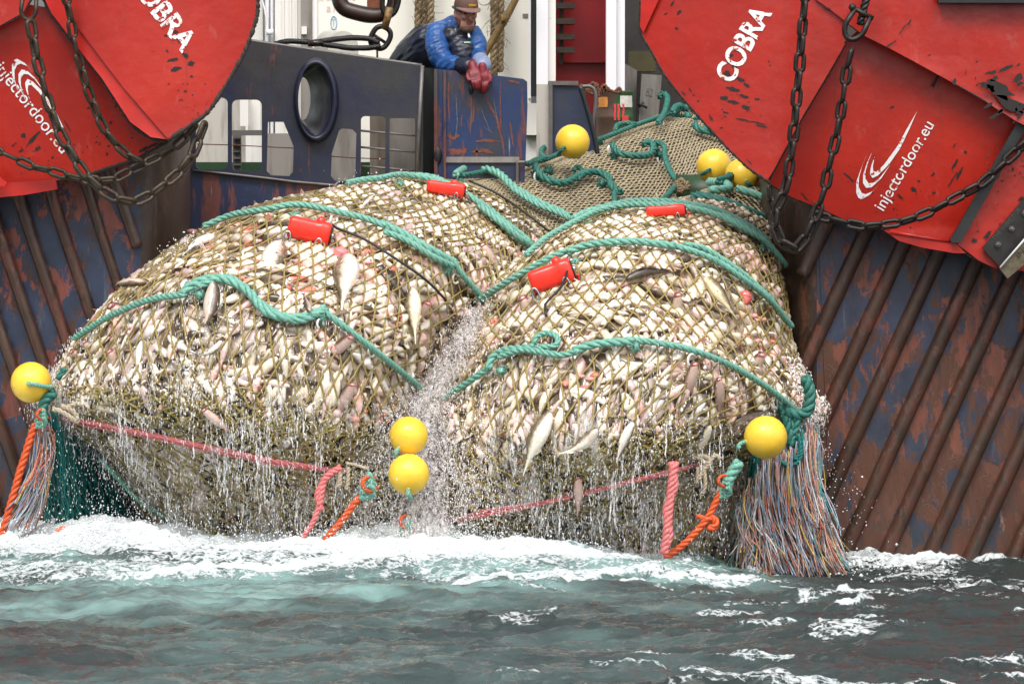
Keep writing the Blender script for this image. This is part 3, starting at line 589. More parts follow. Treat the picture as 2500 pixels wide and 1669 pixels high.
def on_drum(name, poly, mat):
    q = np.array(poly, float); xw = P(q[:, 0], q[:, 1], 5.35 - R_)[:, 0]; d = np.clip((xw - cx[0]) / (R_ * 1.045), -.98, .98)
    V = np.stack([xw, 5.35 - R_ * 1.045 * np.sqrt(1 - d * d), P(q[:, 0], q[:, 1], 5.35 - R_)[:, 2]], -1); n = len(V); mb = MB(); V2 = V - np.array([0, .002, 0])
    return mb, V
def drum_strip(name, x0, y0, x1, y1, mat, wob=0.0):
    xs = np.linspace(x0, x1, 6); ys = np.linspace(y0, y1, 4); X, Y = np.meshgrid(xs, ys); X = X + (vnoise(Y * .2, X * .1) - .5) * wob
    Yd = 5.35 - np.sqrt(np.maximum((R_ * 1.04) ** 2 - (P(X, Y, 5.0)[..., 0] - cx[0]) ** 2, 1e-4)); mb = MB(); mb.add(P(X, Y, Yd - 0.003), grid_faces(4, 6)); return mb.build(name, mat, dr)
drum_strip('label', 1514, 234, 1543, 262, simple('torn_paper', (0.62, 0.60, 0.55), 0.8, scale=30), 3); drum_strip('label', 1462, 237, 1482, 262, simple('orange_sticker', (0.60, 0.24, 0.05), 0.6, scale=15), 8)
rp = simple('red_brush_paint', (0.72, 0.05, 0.06), 0.5, scale=20)
for x in (1499, 1508, 1519): drum_strip('paint_stroke', x, 254, x + 5, 294, rp, 3)
drum_strip('paint_stroke', 1519, 282, 1535, 296, rp, 8)
mb = MB()
for i in range(14):
    p = np.array([rng.uniform(1430, 1500), rng.uniform(208, 226)]); mb.add(*tube(spline(P(p[0] + np.cumsum(rng.normal(size=6)) * 8, p[1] + rng.normal(size=6) * 5, 5.0), n=20), 0.012, 5))
tag(mb.build('rusty_chain_tangle', M['rustpart']), 'tangle of thin rusty rods lying on top of the oil drum', 'scrap iron')
lk = tag(empty('tall_locker', P(1585, 350, 7.0)), 'tall leaning grey locker marked 82 behind the ramp net', 'locker')
mb = MB(); q = [(1567, 181), (1616, 184), (1606, 300), (1600, 400), (1552, 400)]; plate_mb(q, 7.2, 0.4, step=0).build('locker_body', M['greyw'], lk, False)
lettering('lettering', '82', (1576, 234), (1592, 237), 20, 7.2, simple('pencil_mark', (0.13, 0.12, 0.11), 0.7), lk, -0.02)
mb = MB(); mb.add(*tube(P([1556, 1566, 1580], [255, 256, 264], 7.15), 0.012, 6)); mb.add(*tube(P([1560, 1572], [262, 250], 7.15), 0.012, 6)); mb.build('latch', M['black'], lk)
lk2 = tag(empty('tall_locker', P(1535, 350, 7.2)), 'plain grey locker side by side with the one marked 82, nearer the drum', 'locker')
plate_mb([(1516, 150), (1555, 172), (1550, 400), (1500, 400)], 7.5, 0.3, step=0).build('locker_body', M['greyw'], lk2, False)
ob = tag(empty('fish_basket', P(1550, 330, 5.2)), 'small orange basket with wire hoop handle behind the ramp rope', 'basket')
mb = MB(); mb.add(*pbox(1541, 319, 1566, 336, 5.2, 5.5)); bevelled(mb.build('tub', M['sensor'], ob, False), 0.02)
mb = MB(); a = np.linspace(0, math.pi, 16); mb.add(*tube(P(1552 + 7 * np.cos(a), 319 - 13 * np.sin(a), 5.3), 0.01, 6)); mb.build('handle', M['plastic'], ob)

# ------------------------------------------------------------------ crane hook, chain link and wire sling
hk = tag(empty('crane_hook', P(900, 0, 3.6)), 'heavy oily brown lifting hook hanging above the bulwark', 'hook')
mb = MB(); q = spline(np.array([(826, -60), (826, 0), (838, 30), (866, 42), (910, 50), (945, 44), (960, 20), (958, -60)], float), n=50)
rr = np.interp(np.linspace(0, 1, 50), [0, .25, .5, .75, 1], [14, 19, 20, 15, 12]); mb.add(*tube(P(q[:, 0], q[:, 1] - 12, 3.6), px2m(1, 3.6) * rr, 12)); mb.build('hook_body', M['brown'], hk)
mb = MB(); mb.add(*pbox(896, -80, 930, 20, 3.58, 3.64)); mb.build('safety_latch', simple('rusty_latch', (0.20, 0.055, 0.02), 0.5, var=0.7, scale=15), hk, False)
def ringlink(c, w_, h_, r, Y, rot=0.0, tilt=0.0):
    """pixel-sized stadium ring"""
    a = np.linspace(0, 2 * math.pi, 28, endpoint=False); x = w_ * np.sign(np.cos(a)) * np.abs(np.cos(a)) ** .8; y = h_ * np.sign(np.sin(a)) * np.abs(np.sin(a)) ** .8
    X = x * math.cos(rot) - y * math.sin(rot); Z = x * math.sin(rot) + y * math.cos(rot)
    V, F = tube(P(c[0] + X * math.cos(tilt), c[1] + Z, Y + X * math.sin(tilt) / 340), px2m(r, Y), 8, True); return V, F
sh = tag(empty('lifting_shackle', P(950, 30, 3.5)), 'dark steel links with yellow paint joining the hook and the wire sling', 'shackle')
mb = MB(); mb.add(*ringlink((955, -10), 20, 48, 6.5, 3.5, 0.15)); mb.build('upper_link', M['chainR'], sh)
mb = MB(); q = np.array([(951, 18), (946, 45), (938, 72)], float); mb.add(*tube(P(q[:, 0], q[:, 1], 3.42), px2m(9, 3.4), 8)); mb.build('link_bar', simple('worn_yellow_steel', (0.24, 0.13, 0.02), 0.45, var=0.8, scale=25, c2=(0.05, 0.025, 0.015)), sh)
mb = MB(); mb.add(*ringlink((929, 92), 22, 27, 6.5, 3.45, 0.5)); q = np.array([(913, 86), (940, 104)], float); mb.add(*tube(P(q[:, 0], q[:, 1], 3.45), px2m(4, 3.4), 8)); mb.build('coupling_ring', M['chainR'], sh)
mb = MB(); q = np.array([(921, 92), (921, 150)], float); mb.add(*tube(P(q[:, 0], q[:, 1], 3.55), px2m(2.5, 3.5), 6)); mb.build('lashing', M['mustard'], sh)
mb = MB()
strands(mb, P([672, 690, 715, 745, 765], [108, 103, 101, 103, 105], [3.5, 3.42, 3.4, 3.4, 3.4]), px2m(7, 3.4), 5, 0.10)
strands(mb, P([765, 800, 840, 870, 900, 925], [104, 99, 94, 93, 95, 105], 3.4), px2m(7, 3.4), 5, 0.10)
strands(mb, P([785, 815, 850, 885, 910, 928], [108, 112, 117, 118, 116, 112], 3.4), px2m(7, 3.4), 5, 0.10)
sl = tag(mb.build('wire_sling', M['wire']), 'dark wire rope sling with a looped eye lying along the bulwark top', 'sling')
mb = MB(); mb.add(*tube(P([752, 790], [106, 105], 3.39), px2m(8.5, 3.4), 12)); mb.build('ferrule', M['brown'], sl)

# ------------------------------------------------------------------ trawl doors
def wear(mb, pts, depth, lift=0.003, seed=0):
    """paint knocked off to bare iron: irregular flakes (x, y, rx, ry, angle)"""
    r2 = np.random.default_rng(seed)
    for x, y, rx, ry, an in pts:
        n = 14; a = np.linspace(0, 2 * math.pi, n, endpoint=False); k = 1 + 0.45 * (r2.random(n) - .5) * 1.6; c, s = math.cos(an), math.sin(an)
        X = rx * k * np.cos(a); Y = ry * k * np.sin(a); qx = x + X * c - Y * s; qy = y + X * s + Y * c
        D = depth(qx, qy) if callable(depth) else np.full(n, depth); mb.add(P(qx, qy, D - lift), np.arange(n)[None, ::-1])
def scatter(poly_x, poly_y, k, seed, an=0.0, big=2.6):
    r2 = np.random.default_rng(seed); out = []
    for i in range(k):
        s = r2.exponential(0.55) * big; out.append((r2.uniform(*poly_x), r2.uniform(*poly_y), min(s, 9) * r2.uniform(1, 2.2) + .6, min(s, 6) * .7 + .5, an + r2.normal() * .4))
    return out
def rim(name, pts, depth, parent, r=5, seed=0, off=0.0):
    r2 = np.random.default_rng(seed); q = spline(np.array(pts, float), step=4); n = len(q)
    D = depth(q[:, 0], q[:, 1]) if callable(depth) else np.full(n, depth); k = 0.75 + 0.5 * r2.random(n)
    mb = MB(); mb.add(*tube(P(q[:, 0], q[:, 1] + off, D + 0.012), px2m(r, 0) * k, 8)); return mb.build(name, M['rim'], parent)
def swoosh(parent, fn, depth):
    sh = [[(430, 540), (330, 780), (265, 960), (262, 1100), (290, 1165), (330, 1185), (430, 1130), (560, 990), (470, 1085), (380, 1120), (330, 1100), (295, 1020), (300, 900), (345, 740)],
          [(465, 580), (400, 720), (350, 880), (350, 980), (390, 1040), (460, 1030), (580, 920), (700, 740), (560, 915), (480, 975), (420, 980), (380, 920), (382, 825), (420, 700)],
          [(500, 630), (450, 770), (438, 860), (470, 915), (540, 880), (680, 740), (820, 540), (950, 270), (1040, 60), (925, 260), (780, 520), (620, 740), (520, 835), (480, 825), (475, 765)]]
    for s in sh:
        q = [fn(2040 + x * .1914, 260 + y * .1914) for x, y in s]; me = fill2d(q); V = np.array([v.co[:2] for v in me.vertices]); F = [list(p.vertices) for p in me.polygons]; bpy.data.meshes.remove(me)
        D = depth(V[:, 0], -V[:, 1]); mb = MB(); mb.add(P(V[:, 0], -V[:, 1], D - 0.005), [np.array(F)]); mb.build('emblem', M['paintw'], parent, False)

# left door
dl = tag(empty('trawl_door', P(200, 200, 0.5)), 'left red steel trawl door with only OBRA showing, beside the dark bulwark', 'trawl door', 'red trawl doors hung on the stern')
fA = lambda x, y: 0.30 + 0.25 * np.clip((np.asarray(x) - 300) / 330, -1, 1.2) ** 2 + 0 * np.asarray(y)
fB = lambda x, y: 0.52 + 0.10 * np.clip((np.asarray(y) - 100) / 350, 0, 1) + 0 * np.asarray(x)
plate_mb([(628, 0), (628, -150), (590, -500), (60, -500), (60, -150), (156, 0), (186, 63), (300, 213), (411, 341), (464, 305), (507, 272), (547, 212), (575, 165), (597, 123), (623, 50)], fA, 0.03, step=40).build('upper_panel', M['red'], dl)
plate_mb([(156, 0), (60, -150), (20, -150), (100, -20), (126, 33), (199, 129), (249, 192), (318, 298), (368, 335), (411, 341), (300, 213), (186, 63)], lambda x, y: fA(x, y) + 0.02, 0.03, step=0).build('fold_strip', M['redlit'], dl)
plate_mb([(-700, 40), (-700, 455), (0, 458), (100, 447), (190, 432), (250, 412), (330, 385), (411, 343), (368, 320), (318, 280), (249, 180), (199, 120), (126, 20), (60, 10)], fB, 0.03, step=50).build('lower_panel', M['red'], dl)
plate_mb([(-700, -500), (-700, 330), (-300, 180), (0, 63), (56, 32), (95, -40), (40, -500)], 0.36, 0.05, step=0).build('side_panel', M['red'], dl)
plate_mb([(-700, 450), (0, 446), (136, 440), (140, 462), (60, 476), (0, 482), (-700, 500)], 0.50, 0.06, step=0).build('bottom_flange', M['redlit'], dl)
plate_mb([(-40, 400), (-10, 425), (18, 446), (10, 456), (-40, 452)], 0.40, 0.03, step=0).build('bottom_lug', M['redlit'], dl)
rim('edge_rim', [(628, -150), (628, 0), (623, 50), (597, 123), (575, 165), (547, 212), (507, 272), (464, 305), (411, 341)], fA, dl, 7, 1)
rim('edge_rim', [(100, -20), (126, 33), (199, 129), (249, 192), (318, 298), (368, 335), (405, 345)], lambda x, y: fA(x, y) + 0.06, dl, 6, 2)
rim('edge_rim', [(411, 343), (330, 387), (250, 414), (190, 434)], fB, dl, 6, 3); rim('edge_rim', [(190, 434), (100, 444), (0, 448)], lambda x, y: fB(x, y) - .1, dl, 2.2, 4)
rim('edge_rim', [(-40, 80), (0, 63), (56, 32), (95, -40)], 0.36, dl, 3, 5)
mb = MB()
wear(mb, [(428, 78, 7, 4, .2), (405, 88, 4, 2.5, 0), (440, 100, 6, 4, 0), (462, 90, 6, 2.5, -.2), (452, 135, 7, 5, .6), (424, 146, 13, 3.5, -.25), (466, 155, 8, 7, 0), (430, 168, 14, 5, -.3), (468, 187, 4, 2.5, 0), (453, 223, 4, 2, -.2), (376, 126, 2, 1, 0), (408, 125, 4, 2, .7), (458, 205, 2, 1.5, 0), (412, 205, 2.5, 1.5, 0)], fA, seed=1)
wear(mb, scatter((430, 520), (200, 300), 26, 2, -.7, 1.2) , lambda x, y: fA(x, y), seed=2)
wear(mb, [(57, 331, 7, 6, 0), (80, 340, 22, 4, -.85), (92, 363, 8, 4, -.6), (32, 355, 4, 2.5, -.3), (52, 368, 6, 3, -.4), (215, 265, 4, 2.5, -1), (270, 300, 5, 3, -.8), (128, 385, 4, 2.5, -.8), (118, 392, 2, 1.5, 0), (165, 308, 18, 1.6, 1.05), (38, 350, 3, 2, 0), (70, 386, 3, 2, 0), (352, 365, 16, 4, -.5), (372, 356, 16, 3, -.5), (395, 352, 10, 4, -.4)], fB, seed=3)
wear(mb, scatter((190, 330), (250, 380), 40, 4, -.5, 1.1) + scatter((10, 190), (300, 440), 40, 5, 0, 0.9), fB, seed=4)
mb.build('bare_patches', M['chip'], dl, False)
lettering('lettering', 'COBRA', (301, -56), (446, 130), 50, fA, M['paintw'], dl, 0.028)
lettering('lettering', 'injectordoor.eu', (-14, 168), (150, 376), 31, fB, M['paintw'], dl, 0.004)
swoosh(dl, lambda x, y: (67 + (x - 2130) * .95, 194 - (y - 434) * .95), fB)
# right door
dr2 = tag(empty('trawl_door', P(2200, 250, 0.4)), 'right red steel trawl door with whole COBRA word, black bar and bolted plate', 'trawl door', 'red trawl doors hung on the stern')
gA = lambda x, y: 0.32 + 0.22 * np.clip((1900 - np.asarray(x)) / 340, -.2, 1.2) ** 2 + 0 * np.asarray(y)
gB = lambda x, y: 0.50 + 0.12 * np.clip((np.asarray(y) - 150) / 400, 0, 1) ** 2 + 0.0 * np.asarray(x)
eA = [(1572, -150), (1565, 0), (1563, 66), (1571, 92), (1592, 126), (1621, 179), (1664, 235), (1714, 292), (1747, 328), (1787, 371), (1830, 411), (1873, 441)]
plate_mb(eA + [(1889, 415), (1956, 290), (2023, 178), (2062, 110), (2059, 49), (2019, 18), (1992, 0), (1950, -150)], gA, 0.03, step=40).build('upper_panel', M['red'], dr2)
plate_mb([(1572, -150), (1565, 0), (1563, 66), (1571, 80), (1608, 0), (1660, -150)], lambda x, y: gA(x, y) - 0.03, 0.03, step=0).build('fold_strip', M['redlit'], dr2)
plate_mb([(2052, 110), (2100, 70), (2180, 110), (2300, 175), (2400, 230), (2500, 280), (2600, 320), (2480, 560), (2380, 600), (2246, 573), (2157, 560), (2077, 543), (2001, 508), (1934, 482), (1876, 446), (1884, 425), (1952, 298), (2018, 184)], gB, 0.03, step=40).build('lower_panel', M['red'], dr2)
plate_mb([(1950, -150), (1992, 0), (2019, 18), (2059, 49), (2112, 89), (2175, 120), (2291, 183), (2394, 241), (2483, 297), (2900, 500), (3300, 500), (3300, -500), (1900, -500)], lambda x, y: 0.30 + 0.10 * np.clip((np.asarray(x) - 2293) / 8, 0, 1) * np.clip((300 - np.asarray(y)) / 60, 0, 1) * 0.35, 0.04, step=45).build('front_panel', M['red'], dr2)
plate_mb([(2291, -300), (3200, -300), (3200, 9), (2291, 7)], 0.22, 0.1, step=0).build('top_black_band', M['black'], dr2)  # black band across the top right of the panel
plate_mb([(2160, 563), (2250, 574), (2322, 583), (2358, 618), (2330, 618), (2250, 604), (2195, 588)], 0.42, 0.06, step=0).build('bottom_flange', M['redlit'], dr2)
mb = MB(); q = np.array([(2172, 566), (2250, 579), (2318, 588)], float); mb.add(*tube(P(q[:, 0], q[:, 1], 0.42), px2m(5, 0), 8)); mb.build('flange_bead', M['redlit'], dr2)
plate_mb([(2500, 285), (2900, 100), (2900, 700), (2430, 655), (2390, 636), (2322, 585)], 0.44, 0.05, step=50).build('end_panel', M['red'], dr2)
plate_mb([(2489, 290), (2511, 300), (2346, 592), (2324, 592), (2320, 585), (2340, 552)], 0.36, 0.06, step=0).build('rubber_bar', M['black'], dr2)
plate_mb([(2398, 606), (2520, 462), (2640, 330), (2700, 420), (2480, 650), (2440, 650)], 0.38, 0.04, step=0).build('shoe_plate', simple('worn_black_plate', (0.020, 0.018, 0.016), 0.35, var=0.6, scale=14), dr2)
plate_mb([(2440, 655), (2500, 588), (2640, 440), (2680, 480), (2530, 620), (2460, 680)], 0.30, 0.07, step=0).build('wear_bar', simple('scraped_steel', (0.17, 0.14, 0.09), 0.4, 0.5, var=0.5, scale=20), dr2)
mb = MB(); mb.add(*tube(P([2442, 2500, 2640], [653, 586, 437], 0.29), px2m(3, 0), 6)); mb.build('bright_edge', M['plastic'], dr2)
for x, y in ((2437, 597), (2470, 559), (2502, 521)):
    mb = MB(); a = np.linspace(0, 2 * math.pi, 6, endpoint=False); mb.add(np.concatenate([P(x + 8 * np.cos(a), y + 8 * np.sin(a), 0.38), P(x + 7 * np.cos(a), y + 7 * np.sin(a), 0.345)]), [grid_faces(2, 6, True), np.arange(6)[None] + 6]); mb.add(*ball(P(x, y, 0.34), 0.012, 8, 6)); mb.build('bolt', M['steel'], dr2, False)
lettering('lettering', 'THE INJECTOR', (2428, 588), (2494, 512), 10, 0.38, simple('embossed_letters', (0.07, 0.066, 0.06), 0.4), dr2, 0.0, 0.006)
lettering('lettering', 'INJECTOR', (2488, 630), (2560, 550), 11, 0.30, M['chip'], dr2, 0.0, 0.004)
rim('edge_rim', eA[1:] + [(1878, 444)], gA, dr2, 5, 11); rim('edge_rim', [(2062, 108), (2023, 178), (1956, 290), (1889, 415), (1877, 440)], lambda x, y: gA(x, y) + .03, dr2, 4.5, 12)
rim('edge_rim', [(1876, 446), (1934, 480), (2001, 506), (2077, 542), (2157, 560), (2246, 574)], gB, dr2, 4, 13)
rim('edge_rim', [(1992, 0), (2019, 18), (2059, 49), (2112, 89), (2175, 120), (2291, 183), (2394, 241), (2483, 297)], 0.32, dr2, 2.0, 14)
rim('edge_rim', [(2324, 588), (2358, 618), (2392, 638), (2440, 656)], 0.45, dr2, 3, 15)
mb = MB(); q = np.array([(2291, 183), (2276, 212)], float); mb.add(*tube(P(q[:, 0], q[:, 1], 0.45), px2m(4, 0), 6)); mb.build('stiffener', M['rim'], dr2)
mb = MB()
wear(mb, [(1785, 135, 5, 4, 0), (1780, 152, 7, 3, .2), (1793, 162, 7, 4, .3), (1775, 180, 10, 6, .2), (1808, 195, 9, 5, .5), (1822, 208, 9, 3, .5), (1790, 218, 14, 5, .2), (1815, 235, 11, 4, .3), (1768, 240, 9, 5, .2), (1790, 250, 14, 4, .3), (1822, 262, 12, 5, .3), (1815, 293, 16, 2, .2), (1850, 300, 20, 1.5, .2), (1772, 275, 8, 2, .1), (1860, 308, 18, 1.5, .2), (1658, 30, 7, 3, -.7), (1642, 8, 9, 2.5, -1), (1652, 70, 4, 3, .5), (1625, 34, 4, 2, -.5), (1735, 287, 9, 2.5, 1), (1685, 220, 6, 2, 1.1), (1693, 232, 3, 2, 1), (1704, 247, 3, 2, .8), (1880, 160, 2, 2, 0), (1877, 150, 1.5, 3, 0)], gA, seed=6)
wear(mb, scatter((1760, 1870), (230, 330), 45, 7, .2, .9) + [(x, y, 9, 1.5, .8) for x, y in ((1690, 275), (1740, 330), (1800, 388), (1830, 396), (1668, 228))], gA, seed=7)
wear(mb, [(2231, 462, 9, 5, .6), (2198, 480, 9, 3, .8), (2243, 442, 4, 2.5, .5), (2280, 471, 4, 2.5, 0), (2357, 372, 4, 4, 0), (2325, 440, 22, 2, -1.05), (2342, 425, 16, 3.5, -1.1), (2332, 400, 16, 3, -1.1), (2330, 355, 7, 1.5, -1.1), (2278, 425, 6, 2.5, -.9), (2070, 430, 11, 2, .7), (2080, 440, 6, 2, .6), (1966, 482, 14, 2, .8), (2178, 262, 6, 2, -.6), (2130, 470, 3, 1.5, 0)], gB, seed=8)
wear(mb, scatter((2120, 2330), (380, 560), 70, 9, -.9, .8) + scatter((1900, 2120), (400, 530), 40, 10, .6, .7), gB, seed=9)
wear(mb, scatter((2380, 2560), (150, 300), 46, 21, -.75, 5) + [(2440, 220, 40, 14, .5), (2470, 255, 40, 16, .5), (2410, 212, 20, 8, .4), (2486, 190, 16, 9, -.7), (2330, 200, 4, 8, .1), (2175, 108, 18, 2, -.6), (2205, 70, 16, 1.6, -1), (2220, 55, 10, 2.5, -1), (2020, 20, 8, 2, .4), (2270, 135, 3, 2, 0), (2358, 178, 1.5, 9, .1)], 0.285, seed=11)
wear(mb, scatter((2375, 2500), (360, 600), 80, 12, -.95, 2.4), 0.435, seed=12)
mb.build('bare_patches', M['chip'], dr2, False)
lettering('lettering', 'COBRA', (1786, 206), (1884, 32), 50, gA, M['paintw'], dr2, 0.028)
lettering('lettering', 'injectordoor.eu', (2157, 516), (2281, 306), 29, gB, M['paintw'], dr2, 0.004)
swoosh(dr2, lambda x, y: (x, y), gB)

# ------------------------------------------------------------------ chains: every link a mesh of its own
def link_mesh(Lm, Wm, r):
    a = np.linspace(-math.pi / 2, math.pi / 2, 9); R_ = Wm / 2 - r; h = Lm / 2 - Wm / 2
    pt = np.concatenate([np.stack([h + R_ * np.cos(a), R_ * np.sin(a), 0 * a], -1), np.stack([-h - R_ * np.cos(a), -R_ * np.sin(a), 0 * a], -1)])
    mb = MB(); mb.add(*tube(pt, r, 8, True)); return mb.mesh('link')
def chain(label, pts, Y, mat, Lpx=46, Wpx=26, rpx=4.4, roll0=0.3, group=None, seed=0):
    r2 = np.random.default_rng(seed)
    q = spline(np.array([(x, y, (Y(i / (len(pts) - 1)) if callable(Y) else Y)) for i, (x, y) in enumerate(pts)], float), n=300)
    W = P(q[:, 0], q[:, 1], q[:, 2]); L = np.concatenate([[0], np.cumsum(np.linalg.norm(np.diff(W, axis=0), axis=1))])
    Lm, Wm, r = px2m(Lpx, 0), px2m(Wpx, 0), px2m(rpx, 0); me = link_mesh(Lm, Wm, r); me.materials.append(mat)
    root = tag(empty('chain', W[0]), label, 'chain', group); pitch = Lm - 2.0 * r; n = int(L[-1] / pitch)
    f = lambda s: np.array([np.interp(s, L, W[:, k]) for k in range(3)])
    for i in range(n + 1):
        a, b = f(i * pitch), f(min((i + 1) * pitch, L[-1])); d = b - a
        if np.linalg.norm(d) < pitch * .4: break
        d /= np.linalg.norm(d); v = np.array([0, -1.0, 0]); s = np.cross(d, v); s /= np.linalg.norm(s); v = np.cross(s, d)
        ro = roll0 + (math.pi / 2 if i % 2 else 0) + r2.normal() * .18
        y_ = s * math.cos(ro) + v * math.sin(ro); z_ = np.cross(d, y_)
        o = bpy.data.objects.new('link', me); COL.objects.link(o); o.parent = root
        m = Matrix(np.stack([d, y_, z_], 1).tolist()).to_4x4(); m.translation = Vector((a + b) / 2 - W[0]); o.matrix_local = m
    return root
G = 'chains hung over the left trawl door'
chain('left door chain from dark shackle sweeping under the red door and up again', [(73, 50), (80, 83), (86, 133), (96, 159), (103, 199), (114, 239), (126, 275), (139, 312), (153, 332), (169, 371), (189, 398), (212, 431), (232, 454), (269, 477), (298, 491), (332, 494), (361, 481), (398, 454), (431, 428), (464, 391), (481, 351), (494, 318), (507, 285)], lambda t: 0.12 + 0.5 * max(0, t - .6), M['chainL'], 58, 33, 6.0, 0.5, G, 1)
chain('left door chain along the fold between the two red panels', [(157, -30), (162, 0), (172, 43), (179, 90), (189, 133), (199, 166), (209, 206), (220, 232), (232, 265), (245, 298), (265, 332), (288, 358), (315, 381), (341, 395)], lambda t: 0.20 + 0.22 * t, M['chainL'], 52, 29, 5.2, 0.6, G, 2)
chain('left door chain crossing the bottom edge of the red door from the left', [(-30, 355), (0, 371), (40, 388), (66, 405), (103, 411), (159, 428), (199, 438), (249, 441), (292, 434), (332, 408), (365, 395), (414, 368), (448, 341), (477, 308)], lambda t: 0.40 + 0.05 * t, M['chainL'], 52, 29, 5.2, 0.5, G, 3)
G = 'chains hung over the right trawl door'
chain('right door chain with black links running in a long loop under the door corner', [(1966, -40), (1965, 0), (1956, 98), (1952, 165), (1945, 232), (1941, 295), (1934, 357), (1927, 402), (1921, 446), (1907, 487), (1894, 510), (1889, 540), (1903, 585), (1934, 612), (1961, 594), (1979, 558), (1996, 513), (2014, 460), (2025, 402), (2041, 339), (2054, 268), (2063, 201), (2072, 147), (2083, 112)], 0.10, M['chainR'], 55, 31, 6.0, 0.35, G, 4)
chain('right door chain sagging along the bottom edge of the red door', [(1985, 524), (2010, 530), (2050, 540), (2103, 553), (2152, 549), (2202, 542), (2268, 518), (2335, 482), (2394, 451), (2438, 411), (2496, 357), (2570, 300)], 0.30, M['chainR'], 55, 30, 5.8, 0.5, G, 5)
chain('short black chain hanging straight down beside the bag at the right door corner', [(1880, 452), (1882, 480), (1886, 510), (1893, 545), (1910, 590)], 0.35, M['chainR'], 44, 24, 4.3, 0.6, G, 6)
def shackle(label, c, s, rot, mat, Y, grp):
    root = tag(empty('shackle', P(*c, Y)), label, 'shackle', grp)
    a = np.linspace(0.15, math.pi - .15, 20); pts = np.concatenate([[[s * .62, -s * 1.0]], np.stack([s * .72 * np.cos(a), s * 1.1 * np.sin(a)], -1), [[-s * .62, -s * 1.0]]])
    cs, sn = math.cos(rot), math.sin(rot); x = c[0] + pts[:, 0] * cs - pts[:, 1] * sn; y = c[1] + pts[:, 0] * sn + pts[:, 1] * cs
    mb = MB(); mb.add(*tube(P(x, y, Y), px2m(s * .2, Y), 10)); mb.build('bow', mat, root)
    q = np.array([[-s * .85, -s], [s * .85, -s]]); x = c[0] + q[:, 0] * cs - q[:, 1] * sn; y = c[1] + q[:, 0] * sn + q[:, 1] * cs
    mb = MB(); mb.add(*tube(P(x, y, Y), px2m(s * .18, Y), 10)); mb.add(*ball(P(x[0], y[0], Y), px2m(s * .28, Y), 8, 6)); mb.build('pin', mat, root)
shackle('large black bow shackle at top of the right door chain', (2090, 62), 34, 0.5, M['chainR'], 0.12, None)
shackle('dark shackle hanging at the top of the left door chain', (70, 20), 26, 0.1, M['chainL'], 0.15, None)
mb = MB(); strands(mb, P([2100, 2112, 2135], [60, 10, -60], 0.15), px2m(10, 0), 3, 0.12); tag(mb.build('wire_pendant', M['wire']), 'dark wire leading up from the right door shackle', 'wire')
# ------------------------------------------------------------------ the two net bags
class Loft:
    """smooth sheet through rows of (px, py, depth) knots"""
    def __init__(self, rows, wrap=0.8):
        G = []
        for r in rows:
            r = [list(q) for q in r]
            G.append(P([q[0] for q in r], [q[1] for q in r], [q[2] for q in r]))
        self.G = np.array(G); self.nr, self.nc = self.G.shape[:2]
    @staticmethod
    def _w(t):
        return np.stack([-.5 * t + t * t - .5 * t ** 3, 1 - 2.5 * t * t + 1.5 * t ** 3, .5 * t + 2 * t * t - 1.5 * t ** 3, -.5 * t * t + .5 * t ** 3], -1)
    def __call__(self, u, v):
        u, v = np.broadcast_arrays(np.clip(u, 0, 1), np.clip(v, 0, 1)); a = u * (self.nc - 1); b = v * (self.nr - 1)
        i = np.minimum(np.floor(a).astype(int), self.nc - 2); j = np.minimum(np.floor(b).astype(int), self.nr - 2)
        wu = self._w(a - i); wv = self._w(b - j); out = 0
        for k in range(4):
            for l in range(4):
                ii = np.clip(i + k - 1, 0, self.nc - 1); jj = np.clip(j + l - 1, 0, self.nr - 1)
                out = out + (wu[..., k] * wv[..., l])[..., None] * self.G[jj, ii]
        return out
    def normal(self, u, v, e=0.004):
        du = self(np.clip(u + e, 0, 1), v) - self(np.clip(u - e, 0, 1), v); dv = self(u, np.clip(v + e, 0, 1)) - self(u, np.clip(v - e, 0, 1))
        n = np.cross(du, dv); n /= np.linalg.norm(n, axis=-1)[..., None] + 1e-9
        return n, du, dv
def back(rows, dl=(40, 0.7), dr=(-40, 0.7)):
    """let each row curl back round the sides of the bag"""
    out = []
    for r in rows:
        a, b = r[0], r[-1]
        out.append([(a[0] + dl[0] * 1.6, a[1] + 14, a[2] + dl[1] * 1.7), (a[0] + dl[0] * .3, a[1] + 6, a[2] + dl[1] * .6)] + [a] + list(r[1:-1]) + [b] + [(b[0] + dr[0] * .3, b[1] + 6, b[2] + dr[1] * .6), (b[0] + dr[0] * 1.6, b[1] + 14, b[2] + dr[1] * 1.7)])
    return out
